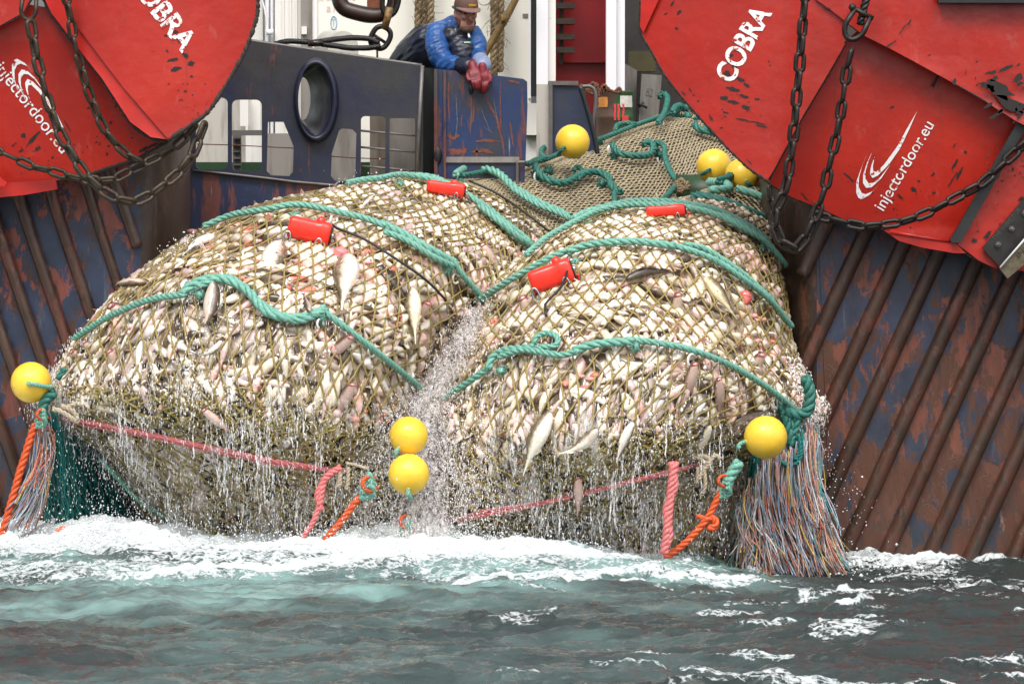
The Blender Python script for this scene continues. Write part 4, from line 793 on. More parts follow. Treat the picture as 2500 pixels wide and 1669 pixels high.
rowsL = [
    [(430, 1330, .4), (520, 1335, 0), (620, 1340, -.2), (720, 1340, -.25), (820, 1340, -.2), (920, 1335, 0), (1010, 1330, .4)],
    [(285, 1110, .5), (400, 1175, -.2), (540, 1200, -.5), (680, 1215, -.6), (810, 1220, -.55), (920, 1205, -.3), (1020, 1185, .3)],
    [(135, 1000, .35), (300, 1018, -.5), (450, 1050, -.85), (590, 1085, -.95), (720, 1115, -.9), (850, 1140, -.6), (1000, 1125, .2)],
    [(148, 940, .35), (290, 935, -.6), (440, 945, -1.0), (590, 965, -1.1), (750, 1000, -1.05), (900, 1020, -.75), (1020, 1035, .2)],
    [(205, 835, .5), (330, 768, -.3), (480, 715, -.75), (640, 760, -.95), (790, 800, -.95), (910, 870, -.7), (1030, 960, .2)],
    [(325, 700, .85), (440, 645, .15), (580, 635, -.2), (740, 655, -.4), (880, 695, -.4), (1000, 760, -.2), (1095, 850, .4)],
    [(455, 600, 1.3), (580, 550, .8), (720, 528, .5), (860, 560, .3), (980, 602, .25), (1080, 660, .3), (1170, 750, .7)],
    [(620, 522, 1.9), (740, 493, 1.5), (870, 490, 1.25), (1000, 522, 1.1), (1110, 570, 1.0), (1190, 620, 1.05), (1245, 680, 1.25)],
    [(790, 487, 2.5), (890, 464, 2.2), (990, 455, 2.0), (1090, 485, 1.9), (1180, 535, 1.8), (1250, 580, 1.8), (1305, 640, 1.8)],
    [(900, 482, 3.0), (1000, 462, 2.95), (1090, 455, 2.9), (1200, 490, 2.8), (1280, 530, 2.7), (1340, 570, 2.6), (1375, 615, 2.5)]]
rowsR = [
    [(1010, 1335, .3), (1180, 1362, -.1), (1350, 1385, -.15), (1480, 1395, -.2), (1600, 1395, -.15), (1700, 1385, 0), (1800, 1370, .4)],
    [(1000, 1235, .25), (1180, 1272, -.35), (1350, 1268, -.45), (1480, 1250, -.55), (1600, 1228, -.5), (1710, 1205, -.25), (1810, 1185, .35)],
    [(990, 1180, .2), (1150, 1228, -.5), (1300, 1205, -.75), (1430, 1172, -.9), (1560, 1142, -.88), (1690, 1118, -.6), (1850, 1090, .3)],
    [(985, 1060, .2), (1140, 1070, -.55), (1310, 1068, -.95), (1450, 1060, -1.1), (1600, 1042, -1.0), (1770, 1030, -.65), (1965, 1020, .35)],
    [(1055, 985, .25), (1205, 895, -.4), (1350, 858, -.75), (1550, 848, -.9), (1700, 888, -.85), (1840, 955, -.45), (1978, 985, .4)],
    [(1120, 850, .55), (1230, 785, -.05), (1370, 742, -.4), (1530, 735, -.5), (1690, 775, -.45), (1835, 850, -.1), (1940, 910, .6)],
    [(1165, 758, .85), (1285, 670, .4), (1400, 632, .15), (1540, 618, 0), (1690, 650, 0), (1830, 735, .25), (1912, 820, .8)],
    [(1225, 690, 1.2), (1330, 612, .9), (1440, 578, .65), (1580, 566, .5), (1715, 592, .5), (1830, 655, .65), (1902, 735, 1.05)],
    [(1300, 640, 1.7), (1390, 570, 1.4), (1490, 538, 1.2), (1620, 525, 1.1), (1745, 546, 1.1), (1850, 600, 1.2), (1903, 675, 1.45)],
    [(1365, 610, 2.2), (1455, 542, 2.05), (1550, 508, 1.9), (1660, 503, 1.8), (1775, 513, 1.75), (1865, 552, 1.8), (1908, 605, 1.95)]]
rowsT = [
    [(1010, 470, 3.0), (1120, 462, 3.0), (1190, 482, 2.95), (1290, 525, 2.85), (1385, 600, 2.5)],
    [(1100, 452, 3.4), (1190, 438, 3.5), (1295, 440, 3.5), (1410, 495, 3.3), (1490, 560, 2.8)],
    [(1250, 428, 4.2), (1330, 405, 4.3), (1430, 395, 4.2), (1545, 450, 3.9), (1600, 530, 3.3)],
    [(1385, 388, 5.0), (1450, 355, 5.0), (1555, 340, 4.95), (1645, 405, 4.6), (1690, 480, 4.0)],
    [(1520, 340, 5.8), (1565, 308, 5.8), (1650, 300, 5.7), (1730, 345, 5.4), (1775, 420, 4.9)],
    [(1650, 290, 6.8), (1695, 262, 6.8), (1760, 262, 6.7), (1830, 300, 6.4), (1880, 370, 6.0)]]
rowsU = [
    [(1590, 530, 2.05), (1690, 512, 1.95), (1800, 520, 1.9), (1915, 590, 2.1)],
    [(1650, 500, 2.6), (1720, 490, 2.5), (1810, 490, 2.5), (1925, 540, 2.6)],
    [(1700, 482, 3.1), (1770, 470, 3.1), (1840, 458, 3.1), (1930, 480, 3.1)],
    [(1800, 440, 4.0), (1850, 425, 4.0), (1890, 420, 4.0), (1960, 430, 4.0)]]
LB, RB, TB, UB = Loft(back(rowsL)), Loft(back(rowsR)), Loft(rowsT), Loft(rowsU)
def flip_n(n): return np.where((n[..., 1:2] > 0.15), -n, n)
_g = np.linspace(0, 1, 260)
_S = {}
for k, s in (('L', LB), ('R', RB), ('T', TB), ('U', UB)):
    pts = s(_g[None, :], _g[:, None]).reshape(-1, 3); nrm = flip_n(s.normal(np.broadcast_to(_g[None, :], (260, 260)), np.broadcast_to(_g[:, None], (260, 260)))[0]).reshape(-1, 3); _S[k] = (proj(pts), pts[:, 1], nrm)
def depth_at(x, y, which='LRTU', tol=7):
    best = None; nd = 1e9; nb = 0.5
    for k in which:
        q, Y, _ = _S[k]; d = np.hypot(q[:, 0] - x, q[:, 1] - y); m = d < tol
        if m.any():
            b = Y[m].min(); best = b if best is None else min(best, b)
        i = d.argmin()
        if d[i] < nd: nd = d[i]; nb = Y[i]
    return nb if best is None else best
def on(pts, off=0.05, which='LRTU'):
    """points lying on the bags, lifted towards the viewer's side by off metres"""
    pts = spline(np.array(pts, float), step=14); Y = np.array([depth_at(x, y, which) for x, y in pts])
    N_ = []
    for x, y in pts:
        b_ = None
        for k in which:
            q, Yk, nk = _S[k]; d = np.hypot(q[:, 0] - x, q[:, 1] - y); i = (d + (Yk - depth_at(x, y, which)) ** 2 * 30).argmin()
            if b_ is None or d[i] < b_[0]: b_ = (d[i], nk[i])
        N_.append(b_[1])
    N_ = np.array(N_)
    for _ in range(3):
        Y[1:-1] = (Y[:-2] + Y[1:-1] * 2 + Y[2:]) / 4; N_[1:-1] = (N_[:-2] + N_[1:-1] * 2 + N_[2:]) / 4
    return P(pts[:, 0], pts[:, 1], Y) + N_ * off * .8 + np.array([0, -off * .35, 0])

# ---- netting: two families of twine crossing on the sheet
def twines(loft, v0, v1, n, slopeA, slopeB, r, off, seg=70, sides=5, jit=0.0, umin=0.0, umax=1.0, wave=0.0, keep=1.0, seed=0):
    r2 = np.random.default_rng(seed); mb = MB(); v = np.linspace(v0, v1, seg)
    for sl in (slopeA, slopeB):
        s = np.concatenate([[0], np.cumsum(sl((v[1:] + v[:-1]) / 2) * np.diff(v))])
        lo, hi = umin - max(s.max(), 0), umax - min(s.min(), 0)
        for j in range(int(math.floor(lo * n)), int(math.ceil(hi * n)) + 1):
            if r2.random() > keep: continue
            u = j / n + s + wave * np.sin(v * n * 6.283 + j) / n + jit * r2.normal() / n
            m = (u >= umin) & (u <= umax)
            if m.sum() < 3: continue
            i0 = np.flatnonzero(m)
            for part in np.split(i0, np.flatnonzero(np.diff(i0) > 1) + 1):
                if len(part) < 3: continue
                nn, _, _ = loft.normal(u[part], v[part]); nn = np.where((nn[:, 1] > 0)[:, None] & (np.abs(nn[:, 1]) > .15)[:, None], -nn, nn)
                p = loft(u[part], v[part]) + nn * off + r2.normal(size=(len(part), 3)) * 0.0022
                mb.add(*tube(p, r * (1 + .12 * r2.normal(size=len(p))), sides, caps=False))
    return mb
def flip_n(n): return np.where((n[..., 1:2] > 0.15), -n, n)
NN = 46
SLOPE = {'L': (lambda v: .50 - .42 * sstep(.45, .75, v), lambda v: -.50 - .85 * sstep(.48, .75, v)), 'R': (lambda v: .50 - .10 * sstep(.5, .8, v), lambda v: -.50 - .22 * sstep(.6, .9, v))}
_vv = np.linspace(.29, 1, 110); CUM = {k: [np.concatenate([[0], np.cumsum(f((_vv[1:] + _vv[:-1]) / 2) * np.diff(_vv))]) for f in fs] for k, fs in SLOPE.items()}
def pillow(key, u, v):
    """0 under a twine, 1 in the middle of a mesh: how far the catch may bulge"""
    d = []
    for c in CUM[key]:
        ph = NN * (u - np.interp(v, _vv, c)); d.append(np.abs(ph - np.round(ph)) * 2)
    return (1 - np.exp(-(d[0] / .42) ** 2)) * (1 - np.exp(-(d[1] / .42) ** 2))
netL = tag(empty('codend_net', P(600, 1300, 0)), 'left bulging olive net bag crammed with fish, pink rope along its seam', 'fishing net', 'full net bags on the stern ramp')
netR = tag(empty('codend_net', P(1500, 1340, 0)), 'right bulging olive net bag crammed with fish, beside the colourful rope fringe', 'fishing net', 'full net bags on the stern ramp')
twines(LB, .29, 1.0, NN, *SLOPE['L'], px2m(2.45, 0), .048, 110, seed=1).build('netting', M['twine'], netL)
twines(RB, .29, 1.0, NN, *SLOPE['R'], px2m(2.45, 0), .048, 110, seed=2).build('netting', M['twine'], netR)
for loft, net, sd in ((LB, netL, 3), (RB, netR, 4)):
    twines(loft, .0, .315, 38, lambda v: .85 + 0 * v, lambda v: -.85 + 0 * v, px2m(3.0, 0), .062, 80, jit=.25, wave=.16, seed=sd).build('lower_netting', M['twineD'], net)
    twines(loft, .0, .335, 40, lambda v: .5 + 0 * v, lambda v: -.9 + 0 * v, px2m(2.0, 0), .055, 80, jit=.5, wave=.3, keep=.22, seed=sd + 5).build('chafing_net', M['twineK'], net)
    # seam knots and short tufts hanging where the two nettings are laced together
    mb = MB(); r2 = np.random.default_rng(sd + 9)
    for i in range(420):
        u = r2.uniform(.12, .88); v = .305 + .02 * r2.normal(); p = loft(u, v) + np.array([0, -.06, 0]); d = r2.normal(size=3) * .019
        mb.add(*tube(np.array([p - d, p + r2.normal(size=3) * .012, p + d + [0, 0, -.015]]), px2m(r2.uniform(2, 3.2), 0), 4))
    mb.build('seam_lacing', M['twineD'], net)
    mb = MB(); r2 = np.random.default_rng(sd + 19)
    for i in range(150):
        u = r2.uniform(.12, .88); v = .27 + .02 * r2.normal(); p = loft(u, v) + np.array([0, -.06, 0]); d = r2.normal(size=3) * [.02, .01, .02]
        mb.add(*tube(np.array([p - d, p + [0, -.01, -.03], p + d]), px2m(2.4, 0), 4))
    mb.build('seam_lacing', M['twine'], net)
rampn = tag(empty('ramp_net', P(1400, 500, 4)), 'tight beige netting stretched up the ramp between the rails and the right door', 'fishing net')
twines(TB, 0, 1, 50, lambda v: .55 + 0 * v, lambda v: -.75 + 0 * v, px2m(2.0, 4), .03, 80, seed=6).build('netting', M['beige'], rampn)
twines(UB, 0, 1, 20, lambda v: .5 + 0 * v, lambda v: -.6 + 0 * v, px2m(2.0, 3), .03, 50, seed=7).build('netting', M['beige'], rampn)
def under(loft, off, nu, nv, amp=.02, sc=14, seed=0):
    u, v = np.meshgrid(np.linspace(0, 1, nu), np.linspace(0, 1, nv)); n = flip_n(loft.normal(u, v)[0]); p = loft(u, v)
    h = fbm(u * sc * 1.6, v * sc, 4, seed); p = p + n * (off + amp * (h - .5) * 2)[..., None]
    mb = MB(); mb.add(p, grid_faces(nv, nu)); return mb
lining = simple('net_inside', (0.115, 0.095, 0.055), 0.6, var=0.7, scale=16, bump=.6, c2=(0.025, 0.02, 0.013))
under(TB, -.03, 90, 90, .02, 18, 1).build('inner_netting', lining, rampn); under(UB, -.03, 60, 50, .02, 12, 2).build('inner_netting', lining, rampn)
mb = MB()
for i in range(60):
    t = i / 60; x = 1480 + t * 190 + rng.normal() * 5; y = 568 - t * 75 + rng.normal() * 5; p = P(x, y, depth_at(x, y, 'T') - .05)
    mb.add(*tube(np.array([p + rng.normal(size=3) * .05, p, p + rng.normal(size=3) * .05]), .009, 4))
mb.build('selvedge', M['bone'], rampn)

# ------------------------------------------------------------------ fish
def fish_geo(bend=0.0, fat=1.0, gape=0.0, up=0.0, fins=True, ns=13, nr=9, seed=0, lite=False):
    """cod one unit long, nose at +x, belly at -z"""
    s = np.array([0, .03, .09, .17, .26, .36, .47, .58, .69, .79, .87, .92, .945])[:ns]
    hh = np.array([.026, .056, .080, .095, .102, .104, .098, .082, .058, .036, .022, .018, .020]); ww = hh * np.array([1, .95, .85, .82, .82, .82, .8, .74, .66, .58, .5, .4, .22])
    if not lite:
        hh = hh * np.interp(s, [0, .4, .58, .72, .9], [1, 1, .86, .70, .72]); ww = ww * np.interp(s, [0, .4, .58, .72, .9], [1, 1, .86, .70, .72])
    if ns > 13:
        s2 = np.concatenate([[0, .012], np.linspace(.03, .9, ns - 4), [.925, .945]]); hh, ww = np.interp(s2, s[:13], hh), np.interp(s2, s[:13], ww); s = s2
    hh = hh * (1 + (fat - 1) * np.sin(np.pi * np.clip(s / (.9 if lite else .68), 0, 1))); ww = ww * (1 + (fat - 1) * np.sin(np.pi * np.clip(s / (.9 if lite else .68), 0, 1)))
    a = np.linspace(0, 2 * math.pi, nr, endpoint=False); drop = -.012 * np.sin(np.pi * s)
    def curve(x, y, z):
        """bend the long axis into an arc (sideways by bend, vertically by up)"""
        x = np.asarray(x, float); q = (x) ; y2, z2 = y, z
        if abs(bend) > 1e-3:
            R_ = 1 / bend; th = q * bend; X = (R_ - y2) * np.sin(th); y2 = R_ - (R_ - y2) * np.cos(th); x = X
        if abs(up) > 1e-3:
            R_ = 1 / up; th = q * up; k = (R_ - z2); X = k * np.sin(th); z2 = R_ - k * np.cos(th); x = X if abs(bend) < 1e-3 else x * np.cos(th * .5)
        return np.stack(np.broadcast_arrays(x, y2, z2), -1)
    x = .5 - s
    Vb = curve(np.repeat(x[:, None], nr, 1), ww[:, None] * np.cos(a), hh[:, None] * np.sin(a) + drop[:, None]); bel = np.broadcast_to(-np.sin(a), (ns, nr)).ravel()
    mb = MB(); F = [grid_faces(ns, nr, True)]
    if gape == 0: F.append(np.arange(nr)[None, ::-1])
    mb.add(Vb.reshape(-1, 3), F, None, bel)
    if fins:
        def fin(pts, b):
            p = np.array(pts, float); V = curve(p[:, 0], p[:, 1], p[:, 2]); n = len(V); mb.add(np.concatenate([V, V + [0, .004, 0]]), [np.arange(n)[None], np.arange(n)[None, ::-1] + n], None, np.full(2 * n, b))
        fin([(-.40, 0, .020), (-.44, 0, .036), (-.515, 0, .085), (-.50, 0, 0.0)], -.50); fin([(-.40, 0, -.020), (-.50, 0, 0.0), (-.515, 0, -.085), (-.44, 0, -.036)], -.50); fin([(-.40, 0, .020), (-.50, 0, 0.0), (-.40, 0, -.020), (-.38, 0, 0)], -.50)
        for x0, x1, h in () if lite else ((.27, .12, .055), (.09, -.10, .05), (-.13, -.32, .04)):
            z0, z1 = np.interp(.5 - x0, s, hh) * .95, np.interp(.5 - x1, s, hh) * .95
            fin([(x0, 0, z0 - .01), (x0 - .05, 0, z0 + h), (x1, 0, z1 + .006), (x1, 0, z1 - .01)], -.6)
        for x0, x1, h in () if lite else ((.02, -.14, .045), (-.16, -.32, .035)):
            z0, z1 = -np.interp(.5 - x0, s, hh), -np.interp(.5 - x1, s, hh)
            fin([(x0, 0, z0 + .01), (x1, 0, z1 + .01), (x1, 0, z1 - .005), (x0 - .04, 0, z0 - h)], -.1)
        for sgn in () if lite else (-1, 1): fin([(.24, sgn * .07, -.01), (.22, sgn * .075, -.03), (.11, sgn * .10, -.035), (.13, sgn * .10, -.005)], -.4)
        for sgn in (-1, 1):
            V, Fq = ball(curve(.425, sgn * .040, .022), .014, 8, 6); mb.add(V, Fq, None, 0.9, 0)
            V, Fq = ball(curve(.425, sgn * .047, .023), .0105, 8, 6); mb.add(V, Fq, None, 0, 1)
    if gape:
        r = np.array([(ww[0], hh[0])]) ; lip = []
        for k, (dx, f) in enumerate(((0, 1.0), (.0, .8), (-.05, .55), (-.10, .12))): lip.append(curve(np.full(nr, .5 + dx), ww[0] * f * np.cos(a), hh[0] * f * np.sin(a)))
        mb.add(np.concatenate(lip), [grid_faces(4, nr, True)], None, 0, 2)
    return mb
TINTS = [(1, .98, .92), (1, .93, .85), (1, .80, .76), (.92, .86, .72), (.78, .69, .53), (1, .66, .62), (.66, .58, .52), (.48, .40, .34), (.97, .97, 1.0), (.62, .48, .50)]
EYEM = [M['fish'], M['eye'], simple('fish_mouth', (0.42, 0.14, 0.14), 0.25, var=.5, scale=20, c2=(.20, .03, .04))]
VAR = []
for i, tn in enumerate(TINTS):
    for b in (-.7, .5):
        g = fish_geo(b + .25 * rng.normal(), rng.uniform(1.1, 1.55), up=.15 * rng.normal(), ns=26, nr=14, lite=True); V = np.concatenate(g.V); C = np.ones((len(V), 3)) * tn
        B = np.concatenate(g.B); VAR.append((g, V, C, B))
FISH_ME = []
for g, V, C, B in VAR:
    g.C = [np.concatenate([C, np.ones((len(C), 1))], 1)]; g.useC = True; g.V = [V]; g.B = [B]
    me = g.mesh('fish_body')
    for m in EYEM: me.materials.append(m)
    FISH_ME.append(me)
def basis(d, b):
    """nose direction d, belly direction b -> rotation columns"""
    d = d / np.linalg.norm(d); z = -(b - d * np.dot(b, d)); z /= np.linalg.norm(z) + 1e-9; return np.stack([d, np.cross(z, d), z], 1)
cand = []
def fill(loft, key, k, v0, v1, seed, u0=.10, u1=.92):
    r2 = np.random.default_rng(seed); nv = int(math.sqrt(k * 1.2)); nu = int(k / nv) + 1
    for a in range(nv):
        for b in range(nu):
            u = u0 + (u1 - u0) * (b + r2.uniform(-.1, 1.1)) / nu; v = v0 + (v1 - v0) * (a + r2.uniform(-.1, 1.1)) / nv
            u = min(max(u, .02), .98); v = min(max(v, .01), .99); n, du, dv = loft.normal(np.array(u), np.array(v)); n = flip_n(n)
            du = du / np.linalg.norm(du); low = 1 - sstep(.34, .52, v)
            th = r2.normal() * .5 if r2.random() > low * .75 else math.pi / 2 + r2.normal() * .38
            if r2.random() < .12: th += r2.normal()
            e2 = np.cross(n, du); d = (du * math.cos(th) + e2 * math.sin(th)) * (1 if r2.random() < .5 else -1)
            roll = r2.normal() * (.6 if r2.random() < .5 else 1.8); bel = n * math.cos(roll) + np.cross(d, n) * math.sin(roll)
            L = r2.uniform(.25, .46) if v > .52 else r2.uniform(.20, .34) if v > .28 else r2.uniform(.18, .30); p = loft(np.array(u), np.array(v)) + n * ((.004 if v > .28 else .0) + .034 * r2.random() - L * .03 - (.10 if key == 'T' else 0))
            cand.append((key, p, basis(d, bel), L, r2.integers(len(VAR)) if r2.random() < .62 else r2.integers(8), float(n[1]), v, u))
fill(LB, 'L', 760, .27, .99, 21); fill(RB, 'R', 800, .27, .99, 22); fill(LB, 'L', 420, .27, .54, 31); fill(RB, 'R', 420, .27, .54, 32); fill(LB, 'L', 300, .03, .29, 23); fill(RB, 'R', 300, .03, .29, 24)
fill(TB, 'T', 60, .02, .35, 25, .03, .97)
score = np.array([c[3] * (-c[5] + .35) * (1 if c[6] > .28 else .1) * (0.3 if c[0] == 'T' else 1) for c in cand]); order = np.argsort(-score)
LABF = {'L': 'cod pressed against the meshes inside the left net bag', 'R': 'cod pressed against the meshes inside the right net bag', 'T': 'pale cod lying under the beige ramp net'}
NIND = 262; rest = MB()
for rk, i in enumerate(order):
    key, p, Rm, L, vi, _, v0, u0 = cand[i]
    g, V, C, B = VAR[vi]; Wd = (V * L) @ Rm.T
    if key in 'LR' and v0 > .29:                                     # the twine holds the bodies in; they bulge only in the open meshes
        lf = LB if key == 'L' else RB; n, du, dv = lf.normal(np.array(u0), np.array(v0)); n = flip_n(n); A = np.stack([du / .008, dv / .008, n], 1)
        loc = np.linalg.solve(A, (Wd + p - lf(np.array(u0), np.array(v0))).T).T; uu, v2 = np.clip(u0 + loc[:, 0], 0, 1), np.clip(v0 + loc[:, 1], .291, 1)
        nn = flip_n(lf.normal(uu, v2)[0]); base = lf(uu, v2); W = Wd + p; hgt = ((W - base) * nn).sum(1); lim = .040 + .030 * pillow(key, uu, v2)
        cut = np.maximum(hgt - lim, 0); W = W - nn * cut[:, None]; Wd = W - p
    if rk < NIND and key != 'T':
        me = FISH_ME[vi].copy(); me.vertices.foreach_set('co', Wd.ravel()); me.update(); o = bpy.data.objects.new('fish', me); COL.objects.link(o); o.location = Vector(p)
        tag(o, LABF[key], 'fish', 'cod inside the left net bag' if key == 'L' else 'cod inside the right net bag')
    else:
        off = rest.n
        rest.V.append(Wd + p); rest.C.append(np.concatenate([C, np.ones((len(C), 1))], 1)); rest.B.append(B); rest.n += len(V)
        for f, mi in zip(g.F, g.M): rest.F.append(f + off); rest.M.append(mi)
rest.useC = rest.useB = True
for lf, sd in ((LB, 3), (RB, 4)):                                    # the packed mass deeper in the bag
    u, v = np.meshgrid(np.linspace(0, 1, 150), np.linspace(0, 1, 170)); n = flip_n(lf.normal(u, v)[0]); h = fbm(u * 60, v * 26, 3, sd); h2 = fbm(u * 26, v * 60, 3, sd + 4)
    p = lf(u, v) + n * (.002 + .045 * (np.maximum(h, h2) - .5))[..., None]; q = vnoise(u * 90, v * 40, sd); pk = vnoise(u * 30, v * 30, sd + 2)
    c = np.stack([.80 + .2 * pk, .66 + .24 * pk, .56 + .26 * pk], -1).reshape(-1, 3)
    rest.add(p, grid_faces(170, 150), c, np.clip((q - .46) * 2.0, -.6, 1).ravel())
tag(rest.build('fish_mass', EYEM), kind='stuff')

# fish that stick out through the meshes, each placed by itself
HG = 'cod sticking out through the net'
def out_fish(label, a, b, bend=0.0, up=0.0, fat=1.1, tint=(1, 1, 1), side=0.6, off=.155, gape=0, lift=0, seed=0, bury=0.0):
    """nose at pixel a, tail at pixel b; side: how far the belly turns to the viewer (-1 back .. 1 belly)"""
    Ya, Yb = depth_at(*a) - off, depth_at(*b) - off - lift; Yb = min(max(Yb, Ya - .50), Ya + .12); Ya += bury; Yb -= bury * .4; p, q = P(*a, Ya), P(*b, Yb); d = p - q; Ln = np.linalg.norm(d) * 1.05
    d = d / np.linalg.norm(d); v = np.array([0, -1.0, 0]); s = np.cross(d, v); s /= np.linalg.norm(s)
    bel = v * math.sin(side * math.pi / 2) + s * math.cos(side * math.pi / 2) * (1 if seed % 2 else -1)
    g = fish_geo(bend, fat, gape, up, True, 13, 12); V = np.concatenate(g.V); Rm = basis(d, bel); mid = (p + q) / 2
    if abs(bend) + abs(up) > .01:
        V = V - (V[np.argmax(V[:, 0])] + V[np.argmin(V[:, 0])]) / 2
    V = V * Ln @ Rm.T
    # keep the whole body on the viewer's side of the netting
    sh = 0.0
    g.V = [V]; g.C = [np.concatenate([np.ones((len(V), 3)) * tint, np.ones((len(V), 1))], 1)]; g.B = [np.concatenate(g.B)]; g.useC = g.useB = True
    o = g.build('fish', EYEM); o.location = Vector(mid + np.array([0, -.02, 0])); return tag(o, label, 'fish', HG)
def head(label, c, ang, size=46, tint=(.8, .62, .58), off=.115, rx=0):
    """gaping head and shoulders poking out of the meshes, the rest hidden inside"""
    Y = depth_at(*c) ; size = size * 1.25; tint = tuple(.45 * a + .55 * b for a, b in zip(tint, (.72, .60, .52))); g = fish_geo(0, 1.15, 0, 0, True, 13, 12); V = np.concatenate(g.V); B = np.concatenate(g.B)
    a = math.radians(ang); d = np.array([math.cos(a) * .86, -.42, math.sin(a) * .86]); d /= np.linalg.norm(d); bel = np.array([math.sin(a) * .5, -.4, -abs(math.cos(a)) - .2])
    L = px2m(size, Y) * 5.6; Rm = basis(d, bel); V = (V - [.36, 0, 0]) * L @ Rm.T
    g.V = [V]; g.B = [B]; g.C = [np.concatenate([np.ones((len(V), 3)) * tint, np.ones((len(V), 1))], 1)]; g.useC = g.useB = True
    r = px2m(size * .42, Y); n = 14; aa = np.linspace(0, 2 * math.pi, n, endpoint=False); e = [Rm[:, 1], Rm[:, 2]]; tip = Rm[:, 0] * L * .11; ring = []
    for dx, f in ((-.05, .78), (.02, 1.0), (.025, .8), (-.01, .55), (-.05, .1)): ring.append(tip + Rm[:, 0] * L * dx + r * f * (np.cos(aa)[:, None] * e[0] + np.sin(aa)[:, None] * e[1] * .8))
    k = g.n; g.n = len(V); g.add(np.concatenate(ring), [grid_faces(5, n, True)], np.array(tint), .2, 2)
    o = g.build('fish', EYEM); o.location = Vector(P(*c, Y - off)); return tag(o, label, 'fish', HG)
out_fish('slim silver cod hanging head up just below the left red sensor', (683, 598), (649, 712), 0, 0, 1.2, (.92, .90, .82), .35, bury=.07)
out_fish('fat white-bellied cod hanging just below the round pink swim bladder', (838, 632), (820, 764), .3, 0, 1.22, (.94, .92, .82), .4, seed=1, bury=.07)
out_fish('large olive-sided cod hanging between the black cord end and the left rope', (1001, 708), (1008, 846), .35, 0, 1.35, (.92, .87, .70), .30, seed=1, bury=.07)
out_fish('cod with only its forked tail poking up from the left bag', (756, 760), (741, 717), 0, 0, 1.3, (.5, .44, .42), -.3)
out_fish('dark cod bent over the lowest green rope of the left bag', (530, 684), (504, 796), 1.6, 0, 1.3, (.70, .64, .58), -.2, .22)
out_fish('small bent white cod arching below the lowest left rope', (545, 832), (478, 868), -1.7, 0, 1.0, (1, .97, .92), .5, .1)
out_fish('thin dark cod tail trailing in the splash between the two bags', (1090, 795), (1132, 856), -.8, 0, .8, (.42, .38, .36), -.5, .12)
out_fish('small cod with its tail raised on the top ridge of the left bag', (884, 500), (915, 470), -.6, 0, 1.0, (.85, .82, .78), .4, .1)
out_fish('pale cod flung up with a splash at the left edge of the upper left rope', (520, 582), (438, 636), .5, 0, 1.0, (1, 1, 1), .7, .12)
out_fish('cod arched high against the hull on the left bag edge', (365, 694), (275, 706), -2.2, 0, .9, (.62, .52, .44), -.2, .10)
out_fish('dark cod lying on the upper left shoulder of the bag', (430, 660), (474, 695), .3, 0, 1.3, (.42, .36, .34), -.4, .08)
out_fish('cod sliding down the left edge of the left bag beside the rope', (292, 742), (248, 800), .5, 0, 1.1, (.92, .86, .8), .4, .10)
out_fish('dark brown cod lying flat below the middle rope of the right bag', (1530, 680), (1660, 662), .9, 0, 1.3, (.55, .48, .40), -.5, .14)
out_fish('big golden olive cod hanging from the middle rope of the right bag', (1732, 676), (1808, 780), -.8, 0, 1.2, (.95, .86, .60), .12, .14, bury=.05)
out_fish('big white-bellied cod dropping diagonally from the right bag', (1336, 1008), (1268, 1164), .6, 0, 1.3, (1, .98, .90), .38, .20, seed=1, bury=.08)
out_fish('cod curving in an arc with its white belly up on the right bag', (1456, 1040), (1354, 1104), -1.6, 0, 1.2, (1, .98, .90), .38, .22, seed=1)
out_fish('slim white cod falling to the right of the two big diving cod', (1547, 1034), (1505, 1138), .3, 0, 1.15, (1, .98, .93), .5, .20, bury=.06)
out_fish('cod tail poking sideways beside the gaping head on the right bag', (1680, 740), (1722, 722), .5, 0, 1.0, (.72, .62, .48), -.2, .08)
out_fish('purplish cod lying flat right above the lower right yellow float', (1790, 1030), (1880, 995), .6, 0, 1.0, (.48, .40, .40), -.3, .05)
out_fish('dark slim cod pressed flat left of the lower right yellow float', (1700, 1068), (1795, 1032), .5, 0, 1.1, (.40, .35, .33), -.4, .05)
out_fish('tan cod draped over the pink seam rope at left', (240, 985), (300, 990), .6, 0, 1.0, (.75, .68, .52), .1, .10)
